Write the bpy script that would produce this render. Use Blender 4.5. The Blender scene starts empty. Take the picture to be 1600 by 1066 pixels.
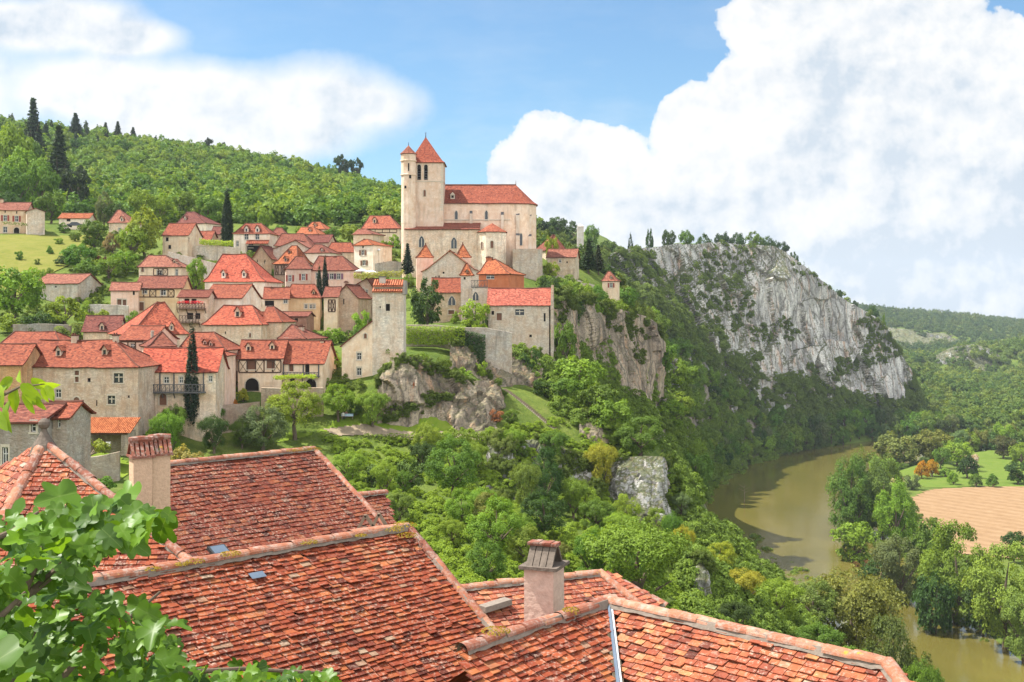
import bpy, math, random
import numpy as np
from mathutils import Vector, noise, Matrix
R = math.radians
rnd = random.Random(7)
nrg = np.random.default_rng(11)
SC = bpy.context.scene
COL = SC.collection
F = 1866.0      # focal length in photo pixels (1600 wide)
HZ = 480.0      # photo row of the horizon
def ray(px, py): return np.array([(px-800)/F, 1.0, (HZ-py)/F])
def P(px, py, D): return ray(px, py)*D

# ------------------------------------------------------------------ objects
def tag(o, label=None, cat=None, group=None, kind=None):
    if label: o['label'] = label
    if cat: o['category'] = cat
    if group: o['group'] = group
    if kind: o['kind'] = kind
    return o
def empty(name, loc, yaw=0.0, label=None, cat=None, group=None):
    o = bpy.data.objects.new(name, None); COL.objects.link(o)
    o.location = [float(v) for v in loc]; o.rotation_euler = (0, 0, yaw); o.empty_display_size = .5
    return tag(o, label, cat, group)
def link(name, me, parent=None, loc=None, color=None):
    o = bpy.data.objects.new(name, me); COL.objects.link(o)
    if parent is not None: o.parent = parent
    if loc is not None: o.location = [float(v) for v in loc]
    if color is not None: o.color = (*color, 1)
    return o
class MB:
    def __init__(s): s.v = []; s.f = []; s.m = []; s.uv = {}
    def add(s, pts, faces, m=0, uvs=None):
        b = len(s.v); s.v += [tuple(float(c) for c in p) for p in pts]
        for i, f in enumerate(faces):
            if uvs is not None: s.uv[len(s.f)] = [uvs[k] for k in f]
            s.f.append([b+k for k in f]); s.m.append(m)
    def quad(s, a, b, c, d, m=0, uvs=None): s.add([a, b, c, d], [(0, 1, 2, 3)], m, uvs)
    def box(s, x0, x1, y0, y1, z0, z1, m=0):
        s.add([(x0,y0,z0),(x1,y0,z0),(x1,y1,z0),(x0,y1,z0),(x0,y0,z1),(x1,y0,z1),(x1,y1,z1),(x0,y1,z1)],
              [(0,3,2,1),(4,5,6,7),(0,1,5,4),(1,2,6,5),(2,3,7,6),(3,0,4,7)], m)
    def bar(s, a, b, w, h=None, m=0):
        a = Vector(a); b = Vector(b); h = h or w; d = (b-a)
        if d.length < 1e-6: return
        d.normalize(); up = Vector((0,0,1)) if abs(d.z) < .95 else Vector((0,1,0))
        s1 = d.cross(up).normalized()*w/2; s2 = s1.cross(d).normalized()*h/2
        pts = [a-s1-s2, a+s1-s2, a+s1+s2, a-s1+s2, b-s1-s2, b+s1-s2, b+s1+s2, b-s1+s2]
        s.add(pts, [(0,1,2,3),(7,6,5,4),(0,4,5,1),(1,5,6,2),(2,6,7,3),(3,7,4,0)], m)
    def tube(s, pts, rads, n=8, m=0, caps=True):
        b = len(s.v); pts = [Vector(p) for p in pts]
        for i, p in enumerate(pts):
            d = (pts[min(i+1, len(pts)-1)]-pts[max(i-1, 0)]).normalized()
            up = Vector((0,0,1)) if abs(d.z) < .9 else Vector((0,1,0))
            u = d.cross(up).normalized(); w = u.cross(d)
            for k in range(n):
                a = 2*math.pi*k/n; q = p+(u*math.cos(a)+w*math.sin(a))*rads[i]
                s.v.append(tuple(q))
        for i in range(len(pts)-1):
            for k in range(n):
                s.f.append([b+i*n+k, b+i*n+(k+1)%n, b+(i+1)*n+(k+1)%n, b+(i+1)*n+k]); s.m.append(m)
        if caps:
            s.f.append([b+k for k in range(n)][::-1]); s.m.append(m)
            s.f.append([b+(len(pts)-1)*n+k for k in range(n)]); s.m.append(m)
    def lathe(s, prof, n=16, c=(0,0), m=0, a0=0.0):
        b = len(s.v)
        for r, z in prof:
            for k in range(n):
                a = 2*math.pi*k/n+a0; s.v.append((c[0]+r*math.cos(a), c[1]+r*math.sin(a), z))
        for i in range(len(prof)-1):
            for k in range(n):
                s.f.append([b+i*n+k, b+i*n+(k+1)%n, b+(i+1)*n+(k+1)%n, b+(i+1)*n+k]); s.m.append(m)
                s.uv[len(s.f)-1] = [(k*prof[0][0]*6.28/n, prof[i][1]), ((k+1)*prof[0][0]*6.28/n, prof[i][1]), ((k+1)*prof[0][0]*6.28/n, prof[i+1][1]), (k*prof[0][0]*6.28/n, prof[i+1][1])]
    def prism(s, poly, z0, z1, m=0):
        n = len(poly)
        s.add([(x,y,z0) for x,y in poly]+[(x,y,z1) for x,y in poly],
              [(i,(i+1)%n,n+(i+1)%n,n+i) for i in range(n)]+[tuple(range(n,2*n)), tuple(range(n-1,-1,-1))], m)
    def mesh(s, name, mats):
        me = bpy.data.meshes.new(name); me.from_pydata(s.v, [], s.f)
        for m in (mats if isinstance(mats, (list, tuple)) else [mats]): me.materials.append(m)
        if any(s.m): me.polygons.foreach_set('material_index', s.m)
        if s.uv:
            uvl = me.uv_layers.new(name='UVMap')
            for i, p in enumerate(me.polygons):
                if i in s.uv:
                    for li, u in zip(p.loop_indices, s.uv[i]): uvl.data[li].uv = u
        me.update(); return me
    def build(s, name, mats, parent=None, loc=None, color=None):
        return link(name, s.mesh(name, mats), parent, loc, color)
def arr_mesh(name, V, Fq, mat, attrs=None, smooth=False):
    """mesh from numpy verts (N,3) and faces (M,k)"""
    me = bpy.data.meshes.new(name); V = np.asarray(V, np.float32); Fq = np.asarray(Fq, np.int32)
    M, k = Fq.shape
    me.vertices.add(len(V)); me.vertices.foreach_set('co', V.ravel())
    me.loops.add(M*k); me.loops.foreach_set('vertex_index', Fq.ravel())
    me.polygons.add(M); me.polygons.foreach_set('loop_start', np.arange(0, M*k, k, dtype=np.int32))
    me.polygons.foreach_set('loop_total', np.full(M, k, np.int32))
    for an, av in (attrs or {}).items():
        a = me.attributes.new(an, 'FLOAT', 'POINT'); a.data.foreach_set('value', np.asarray(av, np.float32))
    for m in (mat if isinstance(mat, (list, tuple)) else [mat]): me.materials.append(m)
    me.update(calc_edges=True); me.validate()
    me.polygons.foreach_set('use_smooth', np.full(M, bool(smooth)))
    return me
def copy_tree(o, parent=None):
    c = o.copy(); COL.objects.link(c)
    if parent is not None: c.parent = parent
    for ch in [x for x in KIDS.get(o.name, [])]:
        d = ch.copy(); COL.objects.link(d); d.parent = c
    return c
KIDS = {}

# ------------------------------------------------------------------ materials
class NT:
    def __init__(s, name):
        s.mat = bpy.data.materials.new(name); s.mat.use_nodes = True; s.t = s.mat.node_tree; s.t.nodes.clear()
        s.out = s.n('ShaderNodeOutputMaterial')
    def n(s, typ, ins=None, **kw):
        nd = s.t.nodes.new(typ)
        for k, v in kw.items(): setattr(nd, k, v)
        for k, v in (ins or {}).items(): s.i(nd, k, v)
        return nd
    def i(s, nd, k, v):
        if isinstance(v, bpy.types.NodeSocket): s.t.links.new(v, nd.inputs[k])
        elif isinstance(v, bpy.types.Node): s.t.links.new(v.outputs[0], nd.inputs[k])
        else:
            if isinstance(v, tuple) and len(v) == 3 and nd.inputs[k].type == 'RGBA': v = (*v, 1)
            nd.inputs[k].default_value = v
    def ramp(s, fac, stops, interp='LINEAR'):
        r = s.n('ShaderNodeValToRGB', {'Fac': fac}); e = r.color_ramp.elements; r.color_ramp.interpolation = interp
        while len(e) < len(stops): e.new(.5)
        for el, (p, c) in zip(e, stops):
            el.position = p; el.color = (*c, 1) if isinstance(c, tuple) else (c, c, c, 1)
        return r.outputs[0]
    def noise(s, vec, scale, detail=4, rough=.6, dist=0.0):
        nd = s.n('ShaderNodeTexNoise', {'Scale': scale, 'Detail': detail, 'Roughness': rough, 'Distortion': dist})
        if vec is not None: s.i(nd, 'Vector', vec)
        return nd.outputs['Fac']
    def vor(s, vec, scale, feature='F1', out='Distance', rnd_=1.0):
        nd = s.n('ShaderNodeTexVoronoi', {'Scale': scale, 'Randomness': rnd_}, feature=feature)
        if vec is not None: s.i(nd, 'Vector', vec)
        return nd.outputs[out]
    def mix(s, fac, a, b, mode='MIX'):
        nd = s.n('ShaderNodeMix', data_type='RGBA', blend_type=mode)
        s.i(nd, 0, fac); s.i(nd, 6, a); s.i(nd, 7, b)
        return nd.outputs[2]
    def math(s, op, a, b=0.0, c=0.0, clamp=False):
        nd = s.n('ShaderNodeMath', operation=op); nd.use_clamp = clamp
        s.i(nd, 0, a); s.i(nd, 1, b); s.i(nd, 2, c)
        return nd.outputs[0]
    def obj(s): return s.n('ShaderNodeTexCoord').outputs['Object']
    def geo(s): return s.n('ShaderNodeNewGeometry').outputs['Position']
    def bump(s, h, strength=.5, dist=.05):
        return s.n('ShaderNodeBump', {'Height': h, 'Strength': strength, 'Distance': dist}).outputs[0]
    def bsdf(s, col, rough=.85, normal=None, spec=.3, **kw):
        b = s.n('ShaderNodeBsdfPrincipled', {'Base Color': col, 'Roughness': rough, 'Specular IOR Level': spec})
        if normal is not None: s.i(b, 'Normal', normal)
        for k, v in kw.items(): s.i(b, k.replace('_', ' '), v)
        s.t.links.new(b.outputs[0], s.out.inputs[0]); return b
    def mapping(s, vec, sc):
        return s.n('ShaderNodeMapping', {'Vector': vec, 'Scale': sc}).outputs[0]
def OC(n): return n.n('ShaderNodeObjectInfo').outputs['Color']

def m_plain(name, col, rough=.8, var=.15, sc=3.0, spec=.3, bump=0.0):
    n = NT(name); p = n.obj(); f = n.noise(p, sc, 5)
    c = n.mix(f, tuple(x*(1-var) for x in col), tuple(min(1, x*(1+var)) for x in col))
    n.bsdf(c, rough, n.bump(f, bump, .02) if bump else None, spec); return n.mat
def m_stone():
    n = NT('limestone_rubble'); p = n.obj(); oc = OC(n)
    pm = n.mapping(p, (1, 1, 1.7))
    cell = n.vor(pm, 2.6, 'F1', 'Color'); edge = n.vor(pm, 2.6, 'DISTANCE_TO_EDGE')
    big = n.noise(p, .35, 5, .65); fine = n.noise(p, 9, 4, .7)
    tone = n.ramp(n.n('ShaderNodeSeparateColor', {0: cell}).outputs[0], [(0, .80), (.5, 1.0), (1, 1.22)])
    c = n.mix(1.0, oc, tone, 'MULTIPLY')
    c = n.mix(n.ramp(big, [(.38, 0.0), (.62, .75)]), c, n.mix(1.0, oc, (.88, .66, .50), 'MULTIPLY'))
    c = n.mix(n.ramp(n.noise(p, .8, 5, .7), [(.54, 0.0), (.62, .75)]), c, n.mix(1.0, oc, (1.2, 1.14, 1.04), 'MULTIPLY'))
    c = n.mix(n.ramp(n.noise(n.mapping(p, (.9, .9, .16)), 1.1, 5, .7), [(.50, 0.0), (.68, .7)]), c, n.mix(1.0, oc, (.46, .44, .43), 'MULTIPLY'))
    c = n.mix(n.ramp(edge, [(0, .55), (.05, 0.0)]), c, n.mix(1.0, oc, (.62, .56, .5), 'MULTIPLY'))
    c = n.mix(n.ramp(fine, [(.35, .3), (.65, 0.0)]), c, (.10, .09, .075))
    h = n.math('ADD', n.math('MULTIPLY', edge, 1.5), n.math('MULTIPLY', fine, .5))
    n.bsdf(c, .92, n.bump(h, .7, .08), .15); return n.mat
def m_render():
    n = NT('lime_render'); p = n.obj(); oc = OC(n)
    big = n.noise(p, .5, 6, .7); st = n.noise(n.mapping(p, (1, 1, .2)), .9, 5, .7); fine = n.noise(p, 14, 3, .7)
    c = n.mix(n.ramp(big, [(.36, 0.0), (.66, .8)]), oc, n.mix(1.0, oc, (.80, .62, .48), 'MULTIPLY'))
    c = n.mix(n.ramp(n.noise(p, .9, 5, .75), [(.55, 0.0), (.63, .7)]), c, n.mix(1.0, oc, (1.15, 1.12, 1.06), 'MULTIPLY'))
    c = n.mix(n.ramp(st, [(.5, 0.0), (.72, .7)]), c, n.mix(1.0, oc, (.50, .46, .43), 'MULTIPLY'))
    c = n.mix(n.ramp(fine, [(.3, .22), (.6, 0.0)]), c, (.2, .16, .12))
    n.bsdf(c, .9, n.bump(n.math('ADD', big, n.math('MULTIPLY', fine, .4)), .35, .05), .15); return n.mat
def m_rooftile(name='flat_clay_tiles', su=.19, sv=.13, row=1.0):
    n = NT(name); oc = OC(n)
    uv = n.n('ShaderNodeTexCoord').outputs['UV']
    br = n.n('ShaderNodeTexBrick', {'Vector': uv, 'Color1': (.0, .0, .0), 'Color2': (1, 1, 1), 'Mortar': (.5, .5, .5), 'Scale': 1.0, 'Mortar Size': .012, 'Brick Width': su*1.6, 'Row Height': sv*1.6, 'Bias': 0.0})
    br.offset = .5
    seed = br.outputs['Color']
    p = n.obj()
    wn = n.n('ShaderNodeTexWhiteNoise', {'Vector': n.n('ShaderNodeVectorMath', {0: uv, 1: (su*1.6, sv*1.6, 1)}, operation='SNAP').outputs[0]}).outputs['Value']
    big = n.noise(p, .5, 5, .65); mid = n.noise(p, 2.2, 4, .7); fine = n.noise(p, 11, 3, .7)
    v = n.math('ADD', n.math('MULTIPLY', wn, .5), n.math('MULTIPLY', mid, .55))
    tone = n.ramp(v, [(.24, (.36, .30, .32)), (.42, (.78, .74, .74)), (.58, (1.06, 1.06, 1.0)), (.72, (1.25, 1.42, 1.35)), (.85, (1.4, 1.95, 2.0))])
    c = n.mix(1.0, oc, tone, 'MULTIPLY')
    c = n.mix(n.ramp(big, [(.45, 0.0), (.75, .6)]), c, n.mix(1.0, oc, (.62, .55, .6), 'MULTIPLY'))
    c = n.mix(n.ramp(fine, [(.58, 0.0), (.68, .42)]), c, (.33, .24, .18))
    c = n.mix(n.math('MULTIPLY', br.outputs['Fac'], .55), c, (.06, .03, .025))
    sep = n.n('ShaderNodeSeparateXYZ', {0: uv}).outputs[1]
    saw = n.math('FRACT', n.math('DIVIDE', sep, sv*1.6))
    h = n.math('ADD', n.math('MULTIPLY', saw, -1.0), n.math('MULTIPLY', wn, .5))
    n.bsdf(c, .85, n.bump(h, .55, .07), .15); return n.mat
def m_canal():
    n = NT('canal_tiles'); oc = OC(n); uv = n.n('ShaderNodeTexCoord').outputs['UV']; p = n.obj()
    s = n.n('ShaderNodeSeparateXYZ', {0: uv}); u = n.math('FRACT', n.math('DIVIDE', s.outputs[0], .34)); 
    w = n.math('SINE', n.math('MULTIPLY', u, math.pi))
    wn = n.n('ShaderNodeTexWhiteNoise', {'Vector': n.n('ShaderNodeVectorMath', {0: uv, 1: (.34, .4, 1)}, operation='SNAP').outputs[0]}).outputs['Value']
    v = n.math('ADD', n.math('MULTIPLY', wn, .6), n.math('MULTIPLY', n.noise(p, 2, 4), .5))
    tone = n.ramp(v, [(.2, (.6, .5, .5)), (.5, (1, 1, 1)), (.8, (1.2, 1.4, 1.5))])
    c = n.mix(1.0, oc, tone, 'MULTIPLY')
    c = n.mix(n.ramp(w, [(.0, .85), (.3, 0.0)]), c, (.07, .03, .02))
    n.bsdf(c, .85, n.bump(w, .9, .15), .15); return n.mat
def m_neartile():
    n = NT('near_clay_tiles'); p = n.obj(); t = n.n('ShaderNodeAttribute', attribute_name='tint').outputs['Fac']
    oc = OC(n)
    pal = n.ramp(t, [(0, (.13, .035, .026)), (.18, (.25, .062, .040)), (.42, (.38, .095, .052)), (.66, (.48, .145, .070)), (.80, (.56, .22, .10)), (.92, (.44, .22, .15)), (.965, (.42, .30, .25)), (1, (.46, .40, .36))])
    c = n.mix(1.0, pal, oc, 'MULTIPLY')
    mid = n.noise(p, 6, 5, .7); fine = n.noise(p, 34, 4, .75); big = n.noise(p, .9, 4, .6)
    c = n.mix(n.ramp(mid, [(.42, .0), (.68, .65)]), c, n.mix(1.0, c, (.36, .30, .32), 'MULTIPLY'))
    lich = n.math('MULTIPLY', n.ramp(n.noise(p, 15, 5, .8), [(.53, 0.0), (.60, 1.0)]), n.ramp(big, [(.36, .25), (.60, 1.0)]))
    c = n.mix(n.math('MULTIPLY', lich, .6), c, (.44, .34, .26))
    dark = n.math('MULTIPLY', n.ramp(n.noise(p, 9, 5, .8), [(.56, 0.0), (.66, 1.0)]), n.ramp(n.noise(p, 1.1, 3), [(.4, 0.1), (.65, .9)]))
    c = n.mix(n.math('MULTIPLY', dark, .65), c, (.055, .035, .03))
    h = n.math('ADD', mid, n.math('MULTIPLY', fine, .6))
    n.bsdf(c, .85, n.bump(h, .6, .012), .2); return n.mat
def m_ridge():
    n = NT('ridge_clay'); p = n.obj(); t = n.n('ShaderNodeAttribute', attribute_name='tint').outputs['Fac']
    pal = n.ramp(t, [(0, (.20, .07, .045)), (.5, (.30, .115, .065)), (1, (.38, .18, .11))])
    c = n.mix(n.ramp(n.noise(p, 7, 6, .8), [(.48, 0.0), (.62, .7)]), pal, (.34, .28, .235))
    c = n.mix(n.ramp(n.noise(p, 4, 6, .8), [(.55, 0.0), (.68, .85)]), c, (.08, .06, .045))
    c = n.mix(n.ramp(n.noise(p, 3, 4, .7), [(.64, 0.0), (.7, .8)]), c, (.38, .25, .03))
    n.bsdf(c, .9, n.bump(n.noise(p, 20, 5, .8), .7, .02), .15); return n.mat
def m_rock(name, light, dark, orange=.5, moss=.6, scale=1.0):
    n = NT(name); p = n.geo(); k = scale
    pv = n.mapping(p, (1, 1, .30))
    st = n.noise(pv, .11*k, 8, .68); st2 = n.noise(n.mapping(p, (1, 1, .16)), .22*k, 7, .72); fine = n.noise(p, .8*k, 8, .75)
    cr = n.vor(n.n('ShaderNodeVectorMath', {0: n.mapping(p, (1, 1, .38)), 1: n.n('ShaderNodeVectorMath', {0: n.n('ShaderNodeTexNoise', {'Vector': p, 'Scale': .16*k, 'Detail': 6.0}).outputs['Color'], 1: (4.0/k, 4.0/k, 4.0/k)}, operation='MULTIPLY').outputs[0]}, operation='ADD').outputs[0], .115*k, 'DISTANCE_TO_EDGE')
    cr2 = n.vor(n.mapping(p, (1, 1, .6)), .55*k, 'DISTANCE_TO_EDGE')
    c = n.ramp(st, [(.28, dark), (.46, tuple((a+b)/2 for a, b in zip(light, dark))), (.58, light), (.8, tuple(min(1, x*1.2) for x in light))])
    c = n.mix(n.ramp(st2, [(.53, 0.0), (.64, orange)]), c, (.50, .30, .19))
    c = n.mix(n.ramp(fine, [(.36, .8), (.5, 0.0)]), c, (.10, .095, .085))
    c = n.mix(n.ramp(n.noise(n.mapping(p, (1, 1, .12)), .5*k, 6, .75), [(.56, 0.0), (.66, .7)]), c, tuple(x*.55 for x in dark))
    c = n.mix(n.math('MULTIPLY', n.ramp(cr, [(0, .9), (.07, 0.0)]), n.ramp(fine, [(.35, .25), (.55, 1.0)])), c, (.08, .07, .06))
    c = n.mix(n.ramp(n.noise(n.mapping(p, (.25, .25, 1.0)), .5*k, 5, .7), [(.58, 0.0), (.7, .5)]), c, tuple(x*.5 for x in light))
    nz = n.n('ShaderNodeSeparateXYZ', {0: n.n('ShaderNodeNewGeometry').outputs['Normal']}).outputs[2]
    mm = n.math('MULTIPLY', n.ramp(n.math('ADD', nz, n.math('MULTIPLY', n.math('SUBTRACT', n.noise(p, .5*k, 6, .75), .5), 1.5)), [(.38, 0.0), (.55, 1.0)]), moss)
    grn = n.ramp(n.noise(p, .7*k, 5), [(.3, (.035, .055, .012)), (.55, (.075, .085, .02)), (.75, (.13, .08, .03))])
    c = n.mix(mm, c, grn)
    h = n.math('ADD', n.math('MULTIPLY', st, 2.0), n.math('ADD', n.math('MULTIPLY', fine, .8), n.math('MULTIPLY', n.ramp(cr, [(0, 0.0), (.12, 1.0)]), .7)))
    n.bsdf(c, .95, n.bump(h, .8, 1.2/k), .1); return n.mat
def m_leaf(name, transl=.35, gloss=.25, rndhue=False, rib=False, rough=.6):
    n = NT(name); t = n.n('ShaderNodeAttribute', attribute_name='tint').outputs['Fac']
    oc = OC(n)
    if rndhue:
        r = n.n('ShaderNodeObjectInfo').outputs['Random']
        oc = n.mix(1.0, oc, n.ramp(r, [(0, (.55, .72, .8)), (.35, (.85, .92, .9)), (.65, (1.05, 1.05, 1.0)), (.85, (1.4, 1.2, .9)), (1, (1.15, 1.0, 1.1))]), 'MULTIPLY')
    c = n.mix(1.0, oc, n.ramp(t, [(0, (.45, .52, .55)), (.5, (1, 1, 1)), (1, (1.45, 1.38, 1.1))]), 'MULTIPLY')
    if rib: c = n.mix(n.math('MULTIPLY', n.math('POWER', n.n('ShaderNodeAttribute', attribute_name='rib').outputs['Fac'], 20.0), .5), c, (.26, .33, .10))
    d = n.n('ShaderNodeBsdfPrincipled', {'Base Color': c, 'Roughness': rough, 'Specular IOR Level': gloss})
    tr = n.n('ShaderNodeBsdfTranslucent', {'Color': n.mix(1.0, c, (1.5, 1.35, .6), 'MULTIPLY')})
    mx = n.n('ShaderNodeMixShader', {0: transl, 1: d.outputs[0], 2: tr.outputs[0]})
    n.t.links.new(mx.outputs[0], n.out.inputs[0]); return n.mat
def m_ground():
    n = NT('grassy_ground'); p = n.geo()
    a = n.noise(p, .05, 6, .65); b = n.noise(p, .6, 6, .7); c2 = n.noise(p, 4, 4, .7)
    c = n.ramp(n.math('ADD', n.math('MULTIPLY', a, .5), n.math('MULTIPLY', b, .5)), [(.3, (.042, .072, .015)), (.45, (.085, .125, .020)), (.58, (.135, .17, .03)), (.72, (.19, .18, .06))])
    c = n.mix(n.ramp(c2, [(.35, .5), (.6, 0.0)]), c, (.03, .05, .01))
    nz = n.n('ShaderNodeSeparateXYZ', {0: n.n('ShaderNodeNewGeometry').outputs['Normal']}).outputs[2]
    k = n.ramp(n.math('ADD', nz, n.math('MULTIPLY', n.math('SUBTRACT', b, .5), .5)), [(.45, 1.0), (.62, 0.0)])
    c = n.mix(k, c, n.ramp(b, [(.35, (.09, .075, .05)), (.6, (.30, .26, .21))]))
    n.bsdf(c, .95, n.bump(n.math('ADD', b, n.math('MULTIPLY', c2, .3)), .7, .5), .1); return n.mat
def m_water():
    n = NT('muddy_river_water'); p = n.geo()
    pm = n.mapping(p, (1, .35, 1))
    a = n.noise(pm, .03, 5, .6); w = n.noise(n.mapping(p, (1, .5, 1)), .9, 4, .6); w2 = n.noise(p, .12, 3)
    c = n.ramp(a, [(.3, (.082, .072, .015)), (.55, (.118, .099, .023)), (.75, (.17, .14, .038))])
    h = n.math('ADD', w, n.math('MULTIPLY', w2, 1.5))
    b = n.bsdf(c, .12, n.bump(h, .12, .25), .5); return n.mat
def m_field():
    n = NT('ploughed_soil'); p = n.obj()
    s = n.n('ShaderNodeSeparateXYZ', {0: p})
    warp = n.math('MULTIPLY', n.math('SUBTRACT', n.noise(p, .02, 3), .5), 6.0)
    ax = n.math('ADD', n.math('ADD', n.math('MULTIPLY', s.outputs[0], -.80), n.math('MULTIPLY', s.outputs[1], -.60)), warp)
    st = n.math('SINE', n.math('MULTIPLY', ax, .85)); st2 = n.math('SINE', n.math('MULTIPLY', ax, 6.0))
    v = n.math('ADD', n.math('MULTIPLY', st, .10), n.math('ADD', n.math('MULTIPLY', st2, .02), n.noise(p, .3, 6, .7)))
    c = n.ramp(v, [(.2, (.195, .118, .060)), (.5, (.25, .158, .083)), (.8, (.30, .198, .112))])
    n.bsdf(c, .95, n.bump(n.math('ADD', st2, n.noise(p, 3, 5)), .4, .2), .1); return n.mat

M = {}
M['stone'] = m_stone(); M['render'] = m_render(); M['tile'] = m_rooftile(); M['canal'] = m_canal()
M['near'] = m_neartile(); M['ridge'] = m_ridge()
M['cliff'] = m_rock('grey_limestone_cliff', (.68, .655, .62), (.15, .145, .14), .75, .85, 1.0)
M['cliffwarm'] = m_rock('weathered_limestone_cliff', (.43, .345, .26), (.105, .08, .06), .9, .45, 2.2)
M['cliffnear'] = m_rock('pale_limestone_rock', (.52, .50, .47), (.16, .15, .14), .35, .8, 3.0)
M['leaf'] = m_leaf('leaves'); M['leafr'] = m_leaf('woodland_leaves', rndhue=True); M['figleaf'] = m_leaf('fig_leaves', .42, .3, rib=True, rough=.42)
M['ground'] = m_ground(); M['water'] = m_water(); M['field'] = m_field()
M['slab'] = m_plain('weathered_slab', (.13, .105, .085), .95, .45, 14, .1, .9)
M['bark'] = m_plain('bark', (.12, .09, .065), .95, .4, 6, .1, .6)
M['barkpale'] = m_plain('pale_bark', (.22, .17, .12), .95, .4, 6, .1, .6)
M['timber'] = m_plain('dark_timber', (.085, .05, .035), .85, .35, 5, .15, .4)
M['timbergrey'] = m_plain('grey_timber', (.10, .095, .095), .85, .35, 5, .15, .4)
M['glass'] = m_plain('window_glass', (.03, .035, .04), .12, .3, 2, .5)
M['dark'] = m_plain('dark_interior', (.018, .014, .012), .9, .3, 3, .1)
M['frame'] = m_plain('dressed_stone', (.50, .43, .34), .9, .2, 3, .2, .3)
M['whitewood'] = m_plain('white_paint', (.62, .60, .56), .6, .15, 3)
M['brownwood'] = m_plain('brown_door_wood', (.16, .075, .045), .7, .3, 6, .2, .3)
M['redwood'] = m_plain('red_brown_shutter', (.26, .05, .035), .7, .25, 6)
M['plum'] = m_plain('plum_shutter', (.20, .10, .14), .7, .25, 6)
M['pinkwood'] = m_plain('pink_red_shutter', (.48, .12, .13), .7, .25, 6)
M['bluewood'] = m_plain('grey_blue_shutter', (.30, .36, .42), .7, .2, 6)
M['iron'] = m_plain('dark_iron', (.03, .03, .03), .5, .3, 4)
M['zinc'] = m_plain('blue_grey_zinc', (.09, .12, .16), .6, .25, 4, .2)
M['zincpale'] = m_plain('pale_zinc', (.40, .42, .45), .5, .2, 4, .4)
M['mortar'] = m_plain('pale_mortar', (.20, .165, .135), .95, .45, 14, .1, .6)
M['plaster'] = m_plain('rough_plaster', (.52, .37, .25), .95, .3, 16, .1, 1.0)
M['pinkplaster'] = m_plain('pink_plaster', (.50, .36, .29), .95, .3, 12, .1, 1.0)
M['moss'] = m_plain('yellow_moss', (.30, .20, .02), 1, .5, 20, .05, 1.0)
M['cloth'] = m_plain('white_cloth', (.7, .7, .7), .9, .1, 3)
M['bluecloth'] = m_plain('pale_blue_cloth', (.45, .60, .72), .9, .1, 3)
M['skin'] = m_plain('skin', (.50, .30, .22), .6, .1, 8)
M['hair'] = m_plain('dark_hair', (.05, .03, .02), .7, .2, 20)
M['jeans'] = m_plain('dark_trousers', (.06, .07, .11), .9, .2, 10)
M['path'] = m_plain('pale_earth_path', (.24, .19, .13), .95, .3, 1.5, .1, .5)
M['carpaint'] = m_plain('dark_car_paint', (.05, .055, .07), .25, .1, 2, .5)
M['rubber'] = m_plain('rubber', (.02, .02, .02), .9, .1, 2)
# ------------------------------------------------------------------ the village houses, measured in photo pixels + distance
CREAM = (.80, .65, .49); WHITE = (.86, .77, .66); PINK = (.82, .60, .49); STONE = (.76, .625, .485); GREY = (.64, .57, .485); YEL = (.66, .50, .32); OCHRE = (.60, .38, .20)
RED = (.205, .050, .025); ORG = (.28, .078, .030); DRK = (.125, .034, .025); BRN = (.160, .046, .028); PINKR = (.22, .076, .048)
HS = []
def H(n, L, x, e, b, r, D, **k):
    HS.append(dict(n=n, L=L, x=x, e=e, b=b, r=r, D=D, **k))
# lower row
H('stone_house', 'long three storey beige stone house with two hooded dormers on a broad red roof', (37, 216), 573, 692, 531, 165, yaw=-4, dep=11, rr=178, w=[(120,584,7,9,'d'),(120,593,6,8,'b'),(139,594,5,6,'o'),(185,591,15,15,'x'),(91,615,9,13,'f'),(120,630,10,19,'a'),(174,625,12,13,'x'),(201,620,3,4,'o'),(151,630,2,9,'o'),(107,650,9,14,'f')], d=[(91,553,12),(163,552,12)], c=[(117,521,11,12),(181,521,9,12)], wc=(.60,.49,.39), rc=RED)
H('stone_house', 'ochre walled house cut by the left edge under a plain red roof', (-40, 33), 570, 640, 537, 162, yaw=-2, dep=8, wc=OCHRE, rc=RED)
H('stone_house', 'house showing only its red hipped roof behind the long beige house', (-5, 96), 543, 600, 518, 184, yaw=-6, dep=10, rl=14, rr=86, wc=STONE, rc=RED)
H('stone_house', 'house with a long grey timber balcony beside the tall cypress', (217, 337), 581, 676, 543, 171, yaw=3, dep=9, w=[(222,595,5,11,'f'),(260,594,8,10,'f'),(283,594,6,10,'f'),(255,624,11,18,'a'),(222,621,6,10,'f'),(329,592,6,10,'f')], bal=[(218,322,600,612)], posts=[(228,581,612),(250,581,612),(272,581,612),(295,581,612),(318,581,612)], wc=STONE, rc=(0.300,0.057,0.031), wm='stone')
H('stone_house', 'narrow corner house with a small window squeezed right of the balcony house', (337, 351), 556, 668, 548, 178, yaw=0, dep=7, rl=343, rr=344, w=[(343,572,5,22,'f')], wc=PINK, rc=RED, wm='render')
H('half_timbered_house', 'half timbered house with a wide arched garage door and two dormers', (372, 440), 560, 609, 531, 190, yaw=2, dep=9, w=[(394,601,21,20,'ad'),(392,570,13,15,'b'),(423,569,13,14,'b')], tf=[(373,440,562,583,'XVXVX')], d=[(388,546,10),(425,544,10)], wc=CREAM, rc=RED, wm='render')
H('cottage', 'low white annexe with a black opening left of the half timbered house', (352, 372), 557, 609, 546, 191, yaw=2, dep=6, w=[(359,564,10,11,'o'),(367,592,8,25,'o')], wc=WHITE, rc=RED, wm='render')
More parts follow.
